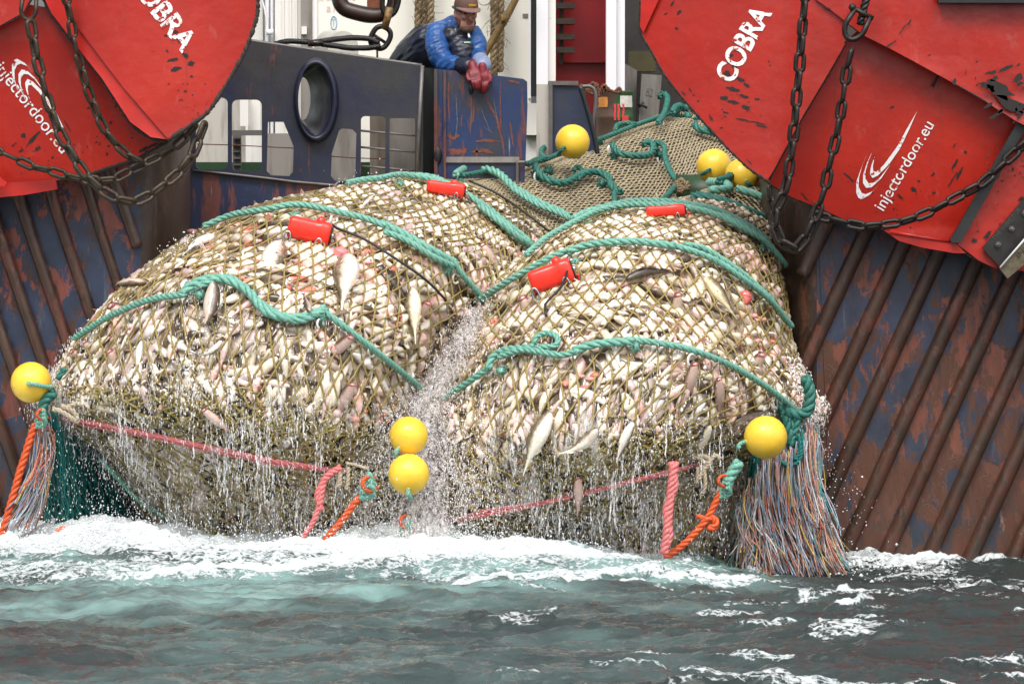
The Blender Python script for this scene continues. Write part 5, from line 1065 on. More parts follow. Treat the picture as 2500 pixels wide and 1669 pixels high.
for lb, c, a_, s_, tn in (('gaping red-mouthed cod head under the lowest left rope', (845, 832), 40, 20, (.55, .36, .36)), ('gaping dark pink cod head low on the right side of the left bag', (853, 950), 60, 20, (.52, .34, .36)),
    ('pinkish gaping head where the left rope meets the left edge', (215, 845), 130, 19, (.5, .38, .38)), ('reddish gaping cod head in the left bag below the rope', (275, 870), 120, 20, (.6, .36, .32)),
    ('cod head with staring eye at left edge above the rope', (288, 755), 150, 26, (.85, .72, .66)), ('gaping cod head with pink mouth left on the right bag', (1281, 742), 110, 22, (.75, .6, .55)),
    ('upright cod head with open pink jaws in the middle of the right bag', (1652, 735), 80, 22, (.62, .5, .42)), ('gaping red cod head beneath the white ring of the right bag', (1692, 902), 75, 20, (.8, .55, .52)),
    ('small dark red gaping head right below the lowest right rope', (1755, 938), 90, 18, (.5, .28, .3)), ('dark pointed cod head near the right edge of the right bag', (1850, 880), 60, 24, (.42, .36, .34)),
    ('small cod head peeping over the left end of the left rope', (188, 862), 160, 18, (.85, .7, .66)), ('dark gaping head near the right edge, just above the lowest right rope end', (1925, 895), 10, 17, (.45, .33, .33)),
    ('pink gaping head in the water curtain of the right bag', (1410, 1178), 90, 17, (.8, .5, .5)), ('pale pink gaping head above the left pink rope', (508, 1008), 140, 17, (.85, .6, .6)),
    ('pink gaping head on the ridge of the left bag right of the ropes', (1185, 610), 120, 19, (.8, .62, .6)), ('small red gaping head just left of the upper left rope knot', (1003, 582), 90, 17, (.6, .35, .35)),
    ('red gaping head beside the large hanging olive cod', (1035, 750), 45, 20, (.6, .32, .32)), ('dark red gaping head in the top of the left bag', (995, 582), 70, 15, (.5, .3, .3))):
    head(lb, c, a_, s_, tn)
# flesh: swim bladders and redfish patches
def lump(label, cat, c, r, col, off=.06, grp=None, n=3):
    mb = MB(); Y = depth_at(*c); r2 = np.random.default_rng(int(c[0] * 7 + c[1]))
    for i in range(n):
        V, F = ball(P(c[0] + (r2.normal() * r * .5 if n > 1 else 0), c[1] + (r2.normal() * r * .6 if n > 1 else 0), Y - off - .03), px2m(r, Y) * (np.array([1, .7, 1.1]) if n > 1 else 1) * r2.uniform(.7, 1, 3) if n > 1 else px2m(r, Y), 14, 10)
        V = V + (vnoise(V[:, 0] * 40, V[:, 2] * 40, 3)[:, None] - .5) * .02; mb.add(V, F, np.array(col) * r2.uniform(.8, 1.1))
    return tag(mb.build('swim_bladder', M['flesh']), label, cat, grp)
lump('round pink swim bladder on the left bag below the red sensor', 'fish bladder', (830, 620), 19, (.78, .25, .27), .05, None, 1)
lump('wrinkled red bladder bulging at the right edge of the right bag', 'fish bladder', (1818, 734), 17, (.75, .14, .12))
lump('orange pink bladder in the splash at the left of the right bag', 'fish bladder', (1210, 780), 11, (.9, .28, .2))
lump('orange lump floating in the foam at lower left', 'fish bladder', (150, 1293), 9, (.85, .22, .12), .9)
lump('bright red bladder beside the upper mid yellow float', 'fish bladder', (945, 1022), 10, (.85, .14, .16))
rf = MB(); r2 = np.random.default_rng(77)
for cx_, cy_, sx, sy, k in ((510, 620, 22, 45, 14), (580, 660, 40, 16, 14), (735, 698, 55, 12, 22), (860, 640, 40, 28, 20), (620, 575, 20, 12, 6), (890, 655, 40, 12, 10), (1850, 800, 24, 34, 12), (1870, 840, 20, 20, 6), (970, 770, 60, 20, 6), (960, 1010, 40, 12, 8), (1440, 920, 40, 20, 5), (1330, 1180, 80, 30, 6)):
    for i in range(k):
        c = (cx_ + r2.normal() * sx, cy_ + r2.normal() * sy); Y = depth_at(*c); V, F = ball(P(*c, Y - .022), px2m(1, 0) * np.array([r2.uniform(8, 18), 12, r2.uniform(5, 10)]), 9, 7)
        rf.add(V, F, np.array([(.86, .27, .17), (.86, .38, .29), (.82, .44, .40), (.75, .20, .15)][r2.integers(4)]))
tag(rf.build('redfish_flesh', M['flesh']), kind='stuff')
# fins and tails pricking out of the meshes everywhere
pf = MB(); r2 = np.random.default_rng(5)
for lf in (LB, RB):
    for i in range(170):
        u = r2.uniform(.14, .86); v = r2.uniform(.32, .97); n = flip_n(lf.normal(np.array(u), np.array(v))[0]); p = lf(np.array(u), np.array(v)) + n * .03
        d = n + r2.normal(size=3) * .5 + [0, 0, .3]; d /= np.linalg.norm(d); s = np.cross(d, r2.normal(size=3)); s /= np.linalg.norm(s); h = r2.uniform(.025, .065); w_ = h * r2.uniform(.15, .35); t_ = np.cross(d, s) * .004
        c = [(.42, .28, .14), (.62, .40, .34), (.78, .62, .58), (.3, .2, .13), (.6, .2, .17)][r2.integers(5)]
        q = np.array([p - s * w_, p + d * h * .6 - s * w_ * .8, p + d * h + s * w_ * .3, p + s * w_]); pf.add(np.concatenate([q - t_, q + t_]), [np.array([[0, 1, 2, 3], [7, 6, 5, 4], [0, 4, 5, 1], [1, 5, 6, 2], [2, 6, 7, 3]])], np.array(c))
tag(pf.build('fish_fins', M['flesh'], None, False), kind='stuff')
# ------------------------------------------------------------------ ropes
RG = 'green lifting ropes round the net bags'
def rope(label, paths, mat='rope', r=10, off=.095, which='LRTU', tufts=(), pitch=.15, cat='rope', group=None, name='rope', tr=16):
    mb = MB()
    for k, pth in enumerate(paths):
        rr = r; pp = pth
        if isinstance(pth, tuple): pp, rr = pth
        p = pp if isinstance(pp, np.ndarray) else on(pp, off, which); strands(mb, p, px2m(rr * .85, 0), 3, pitch * rr / 10, 5, ph=k)
    o = tag(mb.build(name, M[mat]), label, cat, group)
    for (x, y) in tufts:
        t = MB(); tuft(t, P(x, y, depth_at(x, y, which) - off - .02), px2m(tr, 0), 60, .003); t.build('frayed_knot', M[mat], o)
    return o
rope('lowest green rope across the left bag with a thick spliced wavy middle', [[(205, 842), (270, 800), (330, 770), (400, 745), (470, 735)], ([(462, 735), (490, 712), (530, 703), (570, 712), (610, 735), (650, 775), (700, 790), (745, 787), (785, 772)], 14), ([(470, 715), (500, 718), (560, 702), (615, 742), (660, 772), (720, 796), (780, 778)], 11), [(780, 776), (850, 828), (920, 880), (985, 930), (1030, 966)]], tufts=((785, 775), (488, 720)), group=RG)
rope('middle green rope of the left bag running past the red sensor', [[(510, 578), (560, 556), (600, 546), (670, 535), (715, 527), (760, 530), (830, 546), (890, 560), (935, 578)], ([(925, 570), (980, 598), (1020, 622), (1060, 642), (1090, 655)], 13), [(930, 590), (985, 612), (1040, 645), (1085, 662)], [(1085, 655), (1115, 690), (1145, 722), (1166, 750)]], tufts=((718, 528), (1092, 658)), group=RG)
rope('top green rope over the ridge of the left bag behind the two lower ones', [[(850, 474), (890, 466), (930, 462), (980, 453), (1040, 462), (1100, 482), (1150, 512), (1200, 556), (1250, 590), (1300, 640)], ([(1010, 455), (1060, 462), (1110, 490), (1170, 525), (1225, 570), (1280, 612)], 11), ([(1160, 525), (1205, 562), (1250, 600), (1285, 622)], 12)], tufts=((978, 452), (1285, 612)), group=RG, which='LT')
rope('green rope with frayed end snaking from the left sensor down the ramp net', [([(1115, 452), (1145, 436), (1185, 438), (1215, 448), (1250, 482), (1310, 518), (1350, 535), (1385, 552)], 13), [(1240, 480), (1300, 520), (1350, 540), (1385, 555), (1425, 575)]], tufts=((1388, 553), (1125, 448)), which='LT', group=RG)
rope('long green rope along the left edge of the ramp net', [[(1130, 450), (1200, 438), (1270, 424), (1330, 412), (1400, 384), (1480, 356), (1560, 324), (1620, 303), (1690, 276), (1740, 258)], [(1290, 424), (1310, 412), (1330, 408)]], 'ropeD', 9, .08, 'T')
rope('green rope loop on the ramp net beside the yellow float near the blue panel', [[(1335, 415), (1326, 398), (1345, 380), (1380, 374), (1405, 368)], [(1505, 345), (1512, 332), (1535, 326), (1552, 330)]], 'ropeD', 9, .10, 'T', tufts=((1462, 352), (1340, 418)), tr=18)
rope('short knotted dark green rope draped low across the middle of the ramp net', [([(1305, 428), (1318, 452), (1345, 466), (1375, 468), (1400, 455), (1425, 445), (1455, 442), (1480, 455), (1492, 480), (1512, 492)], 13), ([(1395, 440), (1400, 430), (1412, 432), (1416, 448), (1405, 460)], 8), ([(1496, 492), (1498, 520), (1496, 545)], 9)], 'ropeD', 9, .09, 'T', tufts=((1512, 498), (1312, 432), (1470, 448)), tr=18)
rope('dark green rope with looped middle crossing the upper ramp net', [([(1492, 378), (1505, 398), (1540, 405), (1575, 402), (1588, 385), (1578, 370), (1562, 378)], 12), ([(1590, 370), (1612, 378), (1616, 410), (1628, 440), (1650, 468), (1690, 476), (1706, 458), (1698, 430)], 10)], 'ropeD', 10, .10, 'T', tufts=((1500, 380), (1600, 366), (1608, 378)), tr=18)
rope('green rope loop standing up at the top edge of the ramp net', [([(1600, 330), (1620, 308), (1634, 282), (1636, 262), (1628, 256), (1618, 268)], 11)], 'ropeD', 11, .12, 'T')
rope('dark green knot and rope at the top of the ramp net by the red door', [([(1640, 300), (1655, 282), (1672, 292), (1690, 272), (1720, 258)], 12)], 'ropeD', 12, .10, 'T', tufts=((1652, 284), (1678, 284)), tr=20)
rope('coiled green rope on the ramp net under the red door edge', [([(1688, 325), (1700, 340), (1730, 345), (1760, 348)], 13), ([(1690, 315), (1715, 308), (1735, 322), (1712, 338)], 10)], 'ropeD', 12, .10, 'T')
rope('dark green rope in the valley between the ramp net and the right bag', [[(1640, 480), (1625, 505), (1612, 530)]], 'ropeD', 11, .10, 'TU')
rope('doubled top green rope over the right bag behind its red sensor', [[(1300, 645), (1350, 603), (1420, 563), (1480, 537), (1550, 526), (1650, 530), (1730, 546), (1800, 580), (1850, 610), (1895, 660)], ([(1410, 560), (1450, 542), (1500, 530)], 13), [(1500, 526), (1560, 517), (1650, 521), (1740, 538), (1810, 572), (1855, 605)], ([(1750, 550), (1800, 575), (1850, 605)], 12)], tufts=((1856, 608), (1440, 550)), group=RG, which='RU')
rope('middle green rope of the right bag passing the big red sensor', [[(1190, 750), (1245, 715), (1290, 688), (1350, 655), (1400, 635)], ([(1395, 640), (1440, 624), (1500, 617), (1560, 616), (1640, 626)], 12), [(1630, 622), (1690, 640), (1740, 662), (1800, 702), (1855, 745), (1905, 805)], [(1660, 622), (1700, 628), (1740, 650), (1800, 692), (1860, 745)]], tufts=((1405, 640),), group=RG, which='R')
rope('lowest green rope across the right bag with a double loop and spliced knot', [[(1102, 988), (1160, 950), (1215, 912)], ([(1215, 915), (1222, 890), (1245, 872), (1275, 866), (1320, 862)], 12), [(1240, 885), (1290, 868), (1330, 872), (1380, 880), (1420, 872)], ([(1320, 855), (1325, 838), (1350, 830), (1372, 838), (1370, 858), (1330, 862)], 9), ([(1410, 872), (1445, 858), (1490, 852), (1550, 848)], 13), [(1545, 845), (1620, 856), (1680, 870), (1740, 893), (1800, 924), (1850, 955), (1905, 990), (1935, 1008)]], tufts=((1550, 846), (1224, 905)), group=RG, which='R')
rope('thick dark green rope crossing the fine net above the right bag', [([(1690, 505), (1740, 512), (1790, 528), (1840, 552), (1880, 572), (1905, 592)], 14), ([(1705, 498), (1760, 512), (1830, 540), (1890, 562)], 10)], 'ropeD', 12, .09, 'U', group=RG)
rope('upper green rope with broad splice beside the black chains', [([(1735, 468), (1765, 470), (1785, 485), (1735, 490)], 14), ([(1795, 484), (1830, 496), (1870, 515), (1905, 535)], 13)], 'rope', 12, .09, 'U', group=RG, tufts=((1738, 472),))
rope('dark green rope coming down under the door corner to the fine net', [([(1875, 440), (1866, 462), (1872, 490)], 11), ([(1850, 425), (1810, 445), (1780, 470), (1760, 475)], 15)], 'ropeD', 12, .12, 'U')
rope('pink seam rope running along the lower edge of the left bag', [([(130, 1002), (200, 1012), (300, 1030), (450, 1062), (600, 1095), (720, 1120), (835, 1142)], 8), ([(150, 1010), (260, 1030), (420, 1062), (580, 1098), (700, 1122), (830, 1140)], 6)], 'pink', 6, .06, 'L', pitch=.22)
rope('pink seam rope running along the lower edge of the right bag', [([(1100, 1258), (1250, 1228), (1400, 1192), (1550, 1155), (1640, 1135), (1690, 1120)], 8), ([(1110, 1252), (1260, 1220), (1420, 1190), (1560, 1150), (1680, 1124)], 5)], 'pink', 6, .06, 'R', pitch=.22)
def hang(label, paths, mat, Y, r=8, pitch=.12, knots=(), kmat='rope', name='rope', cat='rope', group=None, loops=()):
    mb = MB()
    for k, pth in enumerate(paths):
        rr = r
        if isinstance(pth, tuple): pth, rr = pth
        q = np.array([list(a) + ([Y] if len(a) == 2 else []) for a in pth], float); q = spline(q, n=30); strands(mb, P(q[:, 0], q[:, 1], q[:, 2]), px2m(rr, 0), 3, pitch, 5, ph=k)
    return tag(mb.build(name, M[mat]), label, cat, group)
hang('braided pink rope hanging from the left bag seam into the foam', [([(832, 1140), (795, 1165), (785, 1200), (780, 1232)], 9), ([(815, 1148), (788, 1178), (775, 1210), (785, 1245)], 8), ([(780, 1232), (765, 1272), (738, 1312)], 7)], 'pink', -1.0, pitch=.10)
hang('thick braided pink rope hanging straight down from the right bag seam', [([(1648, 1128), (1640, 1180), (1634, 1240), (1628, 1300), (1622, 1350)], 11), ([(1638, 1128), (1648, 1185), (1626, 1245), (1636, 1305), (1618, 1350)], 9)], 'pink', -1.05, pitch=.11)
hang('orange rope slanting into the sea at the far left edge', [([(88, 1035), (75, 1068), (55, 1130), (35, 1200), (15, 1270), (2, 1310)], 10)], 'orange', -.2, pitch=.14)
hang('orange rope hanging into foam in the middle below the left bag', [([(900, 1195), (868, 1225), (850, 1250), (820, 1288), (792, 1318)], 9), ([(890, 1205), (855, 1238), (845, 1262)], 7)], 'orange', -1.05, pitch=.13)
hang('short orange rope end dipping into foam between the bags', [([(998, 1272), (1006, 1295), (1000, 1320)], 8)], 'orange', -.95, pitch=.12)
hang('orange rope with a knot running from the right teal knot to the sea', [([(1770, 1185), (1750, 1220), (1735, 1250), (1715, 1280), (1680, 1318), (1640, 1350), (1622, 1358)], 9), ([(1722, 1270), (1740, 1262), (1748, 1282), (1728, 1290)], 10), ([(1732, 1268), (1712, 1262), (1700, 1258)], 6)], 'orange', -.95, pitch=.13)
def knot(label, c, s, Y, ringoff=(8, -8), ang=0.0):
    root = tag(empty('rope_knot', P(*c, Y)), label, 'knot', 'knots where orange ropes join green ones')
    mb = MB()
    for k in range(3):
        a = np.linspace(-1.2 + ang, 2.2 + ang, 14); q = np.stack([c[0] + s * (.9 + .1 * k) * np.cos(a) * .8, c[1] + s * np.sin(a) * .7 + (k - 1) * s * .55], -1); strands(mb, P(q[:, 0], q[:, 1], Y - .04 + .03 * np.sin(a)), px2m(s * .36, Y), 3, .10)
    mb.build('rope_turns', M['rope'], root)
    mb = MB(); a = np.linspace(0.4, 5.2, 20); strands(mb, P(c[0] + ringoff[0] + s * .8 * np.cos(a), c[1] + ringoff[1] + s * .75 * np.sin(a), Y - .06 + .05 * np.cos(a)), px2m(s * .22, Y), 3, .08); mb.build('orange_turn', M['orange'], root)
knot('green and orange rope knot at the far left under the yellow float', (96, 1020), 17, -.25); knot('green and orange knot hanging between the left seam and yellow floats', (890, 1185), 24, -1.05, (14, -4))
knot('green and orange knot just above the foam below the lower mid float', (985, 1285), 20, -.95, (8, -12)); knot('green and orange knot on the right near the coloured rope fringe', (1766, 1190), 18, -.95, (2, -16))
hang('thick teal rope from the right bag corner down to its orange-ringed knot', [([(1806, 1128), (1785, 1158), (1772, 1188)], 15)], 'rope', -.9, pitch=.16)
hang('dark teal rope at the left bag corner down to the left knot', [([(135, 958), (112, 975), (104, 1000), (98, 1025)], 14), ([(150, 905), (160, 900), (140, 925)], 8)], 'ropeD', -.2, pitch=.16)
hang('green rope bunch twisted round the right bag corner beside the yellow float', [([(1905, 990), (1935, 1010), (1970, 1005), (1978, 960), (1965, 920)], 15), ([(1910, 1000), (1925, 1050), (1935, 1090)], 13), ([(1920, 1010), (1950, 1080), (1935, 1120), (1900, 1128)], 9), ([(1900, 985), (1945, 1020), (1930, 1085)], 11)], 'ropeD', -.25, pitch=.16)
hang('teal cord loop drooping right of the lower right float', [([(1958, 1050), (1960, 1090), (1950, 1125), (1925, 1135), (1905, 1125)], 5), ([(1950, 1060), (1954, 1100), (1940, 1122)], 5)], 'tealn', -.3, pitch=.08)
hang('pale knotted twine bunch at the right end of the right seam', [([(1690, 1118), (1715, 1112), (1735, 1125), (1720, 1145), (1705, 1170)], 6), ([(1700, 1110), (1725, 1130), (1745, 1112), (1760, 1120)], 6), ([(1718, 1135), (1722, 1180), (1716, 1205)], 5), ([(1704, 1140), (1702, 1180)], 5)], 'bone', -.8, pitch=.08)
hang('pale pink and tan knotted twine at the left end of the left seam', [([(128, 998), (150, 1004), (175, 1020), (190, 1030), (180, 1005), (150, 990)], 7), ([(160, 995), (190, 985), (215, 1000), (240, 1005)], 6)], 'bone', -.3, pitch=.10)
hang('two pale twine ends dangling at the right end of the left seam', [([(830, 1145), (830, 1165), (826, 1190)], 6), ([(850, 1140), (850, 1165), (846, 1195)], 5), ([(845, 1130), (870, 1135), (900, 1145)], 4)], 'bone', -1.0, pitch=.08)
hang('tan twine lashing round the upper right rope of the left bag', [([(1158, 500), (1150, 512), (1156, 524)], 7)], 'bone', 1.2, pitch=.08)
def cord(label, pts, off=.08, r=3.2, which='LRTU'):
    mb = MB(); p = on(pts, off, which); mb.add(*tube(p, px2m(r, 0), 6)); return tag(mb.build('cord', M['cord']), label, 'cord')
cord('black cord stretched tight down the left bag from its red sensor', [(808, 580), (820, 588), (880, 612), (950, 655), (1020, 700), (1060, 735)], .11); cord('black cord running down from the top left sensor', [(1135, 470), (1200, 500), (1270, 548), (1330, 595)], .11)
cord('slack black cord curling below the right bag sensor', [(1398, 672), (1394, 700), (1382, 728), (1360, 752), (1346, 768), (1348, 795)], .11)

# ------------------------------------------------------------------ yellow floats
def yfloat(label, c, r, Y, hole=None, tie=None, dark=False):
    root = tag(empty('net_float', P(*c, Y)), label, 'float', 'yellow net floats'); R_ = px2m(r, Y); C = P(*c, Y)
    mb = MB(); V, F = ball((0, 0, 0), R_, 40, 28); mb.add(V + C, F); mb.build('shell', M['yellow'], root)
    if hole is not None:
        d = np.array([hole[0], -math.sqrt(max(.05, 1 - hole[0] ** 2 - hole[1] ** 2)), hole[1]]); d /= np.linalg.norm(d); hc = C + d * R_ * .995
        s = np.cross(d, [0, 0, 1.]); s /= np.linalg.norm(s); t_ = np.cross(s, d); a = np.linspace(0, 2 * math.pi, 16, endpoint=False); q = R_ * .10
        mb = MB(); mb.add(np.concatenate([hc + q * (np.cos(a)[:, None] * s + np.sin(a)[:, None] * t_) + d * .004]), np.arange(16)[None, ::-1]); mb.build('bore', M['black'], root)
        mb = MB(); mb.add(*tube(hc + q * (np.cos(a)[:, None] * s + np.sin(a)[:, None] * t_), R_ * .022, 6, True)); mb.build('bore_rim', M['yellow'], root)
        if tie:
            e = P(*tie, Y - .06); m = (hc + e) / 2 + d * R_ * .22; mb = MB(); strands(mb, np.array([hc - d * .02, hc + d * .03, m, e]), R_ * .11, 3, .07); mb.build('lashing', M['ropeD' if dark else 'rope'], root)
    return root
yfloat('yellow float against the rusty hull at the far left', (76, 933), 50, -.15, (.02, .0), (128, 945))
yfloat('upper one of the two yellow floats stacked between the bags, half in splash', (998, 1063), 47, -1.02, (-.5, -.62), (968, 1110)); yfloat('lower one of the two yellow floats stacked between the bags', (998, 1157), 50, -1.12, (0.0, -.7), (1004, 1215))
yfloat('yellow float at the right bag corner above the coloured rope fringe', (1869, 1067), 53, -.75, (-.93, -.2), (1806, 1095)); yfloat('yellow float on the ramp net edge in front of the blue panel', (1398, 346), 42, 3.6, (-.47, -.32), (1362, 378), True)
yfloat('round yellow float in the valley beside the right door, fully visible', (1743, 406), 43, 3.4, (-.28, -.18), (1712, 425), True); yfloat('yellow float half hidden behind the right door corner', (1812, 428), 42, 3.0, (.2, -.35), (1835, 455), True)
gp = tag(empty('marker_flag', P(1780, 455, 3.2)), 'small crumpled bright orange rag between the two upper right floats', 'rag')
mb = MB(); q = np.stack(np.meshgrid(np.linspace(1766, 1786, 7), np.linspace(440, 466, 7)), -1).reshape(-1, 2); mb.add(P(q[:, 0] + (q[:, 1] - 440) * .15, q[:, 1], 2.9 + .08 * rng.random(49)), grid_faces(7, 7)); mb.build('cloth', M['orange'], gp)
mb = MB(); mb.add(*tube(P([1650, 1800], [470, 470], 3.9), .13, 24)); tag(mb.build('net_drum', M['green']), 'green painted roller behind the yellow floats in the net valley', 'roller')
mb = MB(); strands(mb, P([1660, 1690, 1740], [487, 482, 484], 2.9), .016, 3, .1); tag(mb.build('rope', M['plastic']), 'pale strip lying in the dark valley behind the top right sensor', 'rope')
mb = MB(); q = np.array([(1680, 450), (1672, 462), (1664, 452), (1655, 462), (1650, 445)], float)
for k in range(4): strands(mb, P(q[:, 0] + rng.normal(size=5) * 8, q[:, 1] + rng.normal(size=5) * 8, 3.6), .018, 3, .06)
tag(mb.build('twine_knot', M['tanrope']), 'frayed tan twine knot beside the round yellow float in the valley', 'knot')

# ------------------------------------------------------------------ red catch sensors
def sensor(label, a, b, w_, Y, clips=2, endr=True, tiltY=0.0, hump=True):
    root = tag(empty('catch_sensor', P((a[0] + b[0]) / 2, (a[1] + b[1]) / 2, Y)), label, 'sensor', 'red catch sensors clipped to the ropes')
    p, q = P(*a, Y + tiltY), P(*b, Y); d = q - p; L = np.linalg.norm(d); d /= L; v = np.array([0, -1., 0]); s = np.cross(d, v); s /= np.linalg.norm(s); v = np.cross(s, d); W = px2m(w_, Y)
    mb = MB(); a_ = np.linspace(0, 2 * math.pi, 24, endpoint=False); se = lambda z, e: np.sign(z) * np.abs(z) ** e
    xs = np.array([0, .008, .03, .10, .5, .68, .72, .78, .90, .96, .985, 1.0]); k = np.array([.55, .78, .93, 1, 1, 1, 1.06, 1.10, 1.10, 1.05, .98, .9]); ring = []
    for x, kk in zip(xs, k): ring.append(p + d * L * x + W * .5 * kk * (se(np.cos(a_), .62)[:, None] * s + .8 * se(np.sin(a_), .62)[:, None] * v))
    mb.add(np.concatenate(ring), [grid_faces(len(xs), 24, True), np.arange(24)[None, ::-1], np.arange(24)[None] + 24 * (len(xs) - 1)])
    if hump:
        V, F = ball((0, 0, 0), (L * .11, W * .20, W * .26), 14, 10); V = V @ np.stack([d, v, s], 1).T + p + d * L * .72 + s * W * (-.48 if s[2] < 0 else .48); mb.add(V, F)
    body = mb.build('housing', M['sensor'], root)
    if endr:
        mb = MB(); V, F = tube(np.array([q + d * .001, q + d * .010]), W * .28, 16); mb.add(V, F); mb.add(*ball(q + d * .012, W * .14, 10, 8)); mb.build('end_cap', M['chrome'], root)
        mb = MB(); a2 = np.linspace(0, 2 * math.pi, 20, endpoint=False); mb.add(*tube(q + d * .004 + W * .33 * (np.cos(a2)[:, None] * s + np.sin(a2)[:, None] * v), W * .05, 6, True)); mb.build('end_rim', M['rim'], root)
    dn = -s if s[2] > 0 else s
    for t in ((.04, .78) if clips == 2 else (.8,)):
        mb = MB(); c = p + d * L * t + dn * W * .52 + v * W * .3; a2 = np.linspace(0, 2 * math.pi, 20, endpoint=False)
        mb.add(*tube(c + W * .14 * np.cos(a2)[:, None] * d + W * .30 * np.sin(a2)[:, None] * dn + v * W * .1, W * .045, 6, True)); mb.build('snap_clip', M['chrome'], root)
    mb = MB(); mb.add(*tube(np.array([q + dn * W * .2, q + d * .03 + dn * W * .35, q + d * .012 + dn * W * .6]), .006, 5)); mb.build('tie_cord', M['sensor'], root)
sensor('red sensor with snap clips on the middle rope of the left bag', (704, 551), (806, 575), 56, -.08); sensor('red sensor with clips on the left side of the right bag', (1294, 692), (1396, 657), 58, -.24)
sensor('red sensor on the top ridge of the left bag by the bulwark', (1042, 454), (1134, 466), 32, 1.66, 1); sensor('red sensor on the top of the right bag, its upper side pale and glossy', (1578, 518), (1672, 512), 28, .78, 1, True, 0, False)
# white plastic rings threaded on the ropes
WR = 'white plastic net rings'
for lb, c, s_, a0, off in (('white ring on the lowest left rope towards its lower end', (908, 858), 11, .9, .1), ('white ring on the left rope beside the spliced knot', (782, 790), 10, -.3, .1), ('white ring standing on the rope right of the left sensor', (815, 538), 11, 2.2, .12), ('white ring low on the middle rope of the left bag', (1112, 680), 10, 1.0, .1),
    ('white tag standing at the left end of the middle left rope', (535, 562), 9, 1.6, .1), ('white tag near the left end of the lowest left rope', (318, 772), 9, 1.8, .1), ('white ring under the lowest right rope towards the corner', (1690, 880), 14, 1.2, .1), ('white ring on the doubled rope at the right edge', (1868, 612), 13, -.8, .1),
    ('white ring at the top left of the right bag rope', (1508, 535), 9, 1.9, .12), ('white ring by the upper mid sensor of the right bag', (1388, 640), 10, 2.4, .12), ('white ring beside the float near the blue panel', (1405, 384), 14, .5, .14), ('white ring on the rope left of the round float', (1614, 388), 12, 2.9, .12),
    ('white ring on the upper rope by the door corner', (1832, 450), 11, 2.6, .14), ('white ring on the long ramp rope edge', (1492, 366), 10, 1.5, .12), ('white ring above the top ramp loop', (1612, 302), 9, 3.0, .12), ('white ring left of the ramp net knotted rope', (1312, 432), 10, 2.0, .12), ('white ring at the pale valley rope end', (1725, 497), 9, .3, .12)):
    a = np.linspace(a0, a0 + 4.6, 20); Y = depth_at(*c) - off; mb = MB(); mb.add(*tube(P(c[0] + s_ * np.cos(a) * .75, c[1] - s_ * np.sin(a) * 1.15, Y + .02 * np.cos(a)), px2m(3.0, Y), 8)); tag(mb.build('plastic_ring', M['plastic']), lb, 'ring', WR)

# ------------------------------------------------------------------ fringe of coloured rope ends, teal netting curtains
def fringe(label, roots, ends, k, Y0, seed, r=2.0, spread=18, ymid=None):
    r2 = np.random.default_rng(seed); mb = MB(); cols = [(.62, .19, .11), (.60, .30, .21), (.24, .32, .43), (.33, .43, .54), (.44, .42, .44), (.54, .51, .51), (.78, .56, .12), (.52, .34, .29), (.06, .33, .30)]
    pr = np.array([.12, .13, .14, .14, .15, .13, .05, .09, .05]); ro = spline(np.array(roots, float), n=60); en = spline(np.array(ends, float), n=60)
    for i in range(k):
        t = r2.random(); j = int(t * 59); tt = np.clip(j + r2.normal() * 4, 0, 59); e = en[int(tt)] + r2.normal(size=2) * [spread, 8]; s = ro[j] + r2.normal(size=2) * [6, 16]
        cut = r2.uniform(.55, 1.02) if r2.random() < .55 else 1.0; e = s + (e - s) * cut; w_ = np.linspace(0, 1, 7); bow = r2.normal() * 8 + 10 * (e[0] - s[0]) / 100
        q = s[None] + (e - s)[None] * w_[:, None]; q[:, 0] = s[0] + (e[0] - s[0]) * w_ ** 2.6 + r2.normal() * 7 * np.sin(2 * np.pi * w_) + r2.normal(size=7) * 1.2
        Y = Y0 + r2.normal() * .08 - .25 * w_ ** 2 + .04 * np.sin(w_ * 9 + i); p = spline(P(q[:, 0], q[:, 1], Y), n=12); mb.add(*tube(p, px2m(r * r2.uniform(.6, 1.25), 0), 4), np.array(cols[r2.choice(9, p=pr)]) * r2.uniform(.75, 1.15))
    return tag(mb.build('rope_fringe', M['attr']), label, 'rope fringe')
fringe('shaggy fringe of orange, blue, grey and yellow strands trailing into the sea at right', [(1812, 1240), (1835, 1190), (1870, 1120), (1920, 1110), (1970, 1060), (1995, 1055)], [(1812, 1388), (1850, 1398), (1905, 1402), (1955, 1406), (2005, 1402), (2055, 1392)], 1100, -.15, 4, 1.45)
fringe('thin wet fringe of blue, grey and orange strands at the far left', [(95, 1050), (110, 1040), (120, 1060)], [(10, 1290), (40, 1290), (75, 1285)], 110, -.05, 5, 1.7, 8)
def curtain(label, x0, y0, x1, y1, k, Y, seed, mat='tealn', flare=1.0):
    r2 = np.random.default_rng(seed); mb = MB()
    for i in range(k):
        t = (i + .5) / k; xa = x0 + (x1 - x0) * t * .35 + r2.normal() * 3; xb = x0 + (x1 - x0) * t * flare + r2.normal() * 6; w_ = np.linspace(0, 1, 26)
        x = xa + (xb - xa) * w_ ** .8 + 5 * np.sin(w_ * 26 + (math.pi if i % 2 else 0)) * w_ + r2.normal(size=26) * .8; y = y0 + (y1 - y0) * w_ + r2.normal() * 10 * w_
        mb.add(*tube(P(x, y, Y + .10 * np.sin(t * 9) + .15 * w_), px2m(r2.uniform(1.5, 2.6), 0), 4))
    return tag(mb.build('net_curtain', M[mat]), label, 'netting', 'loose teal netting')
curtain('dense dark teal netting hanging under the left bag corner', 105, 1000, 330, 1300, 64, .35, 6)
curtain('bright teal netting strands in front of the left coloured fringe', 112, 1005, 215, 1285, 22, .0, 9)
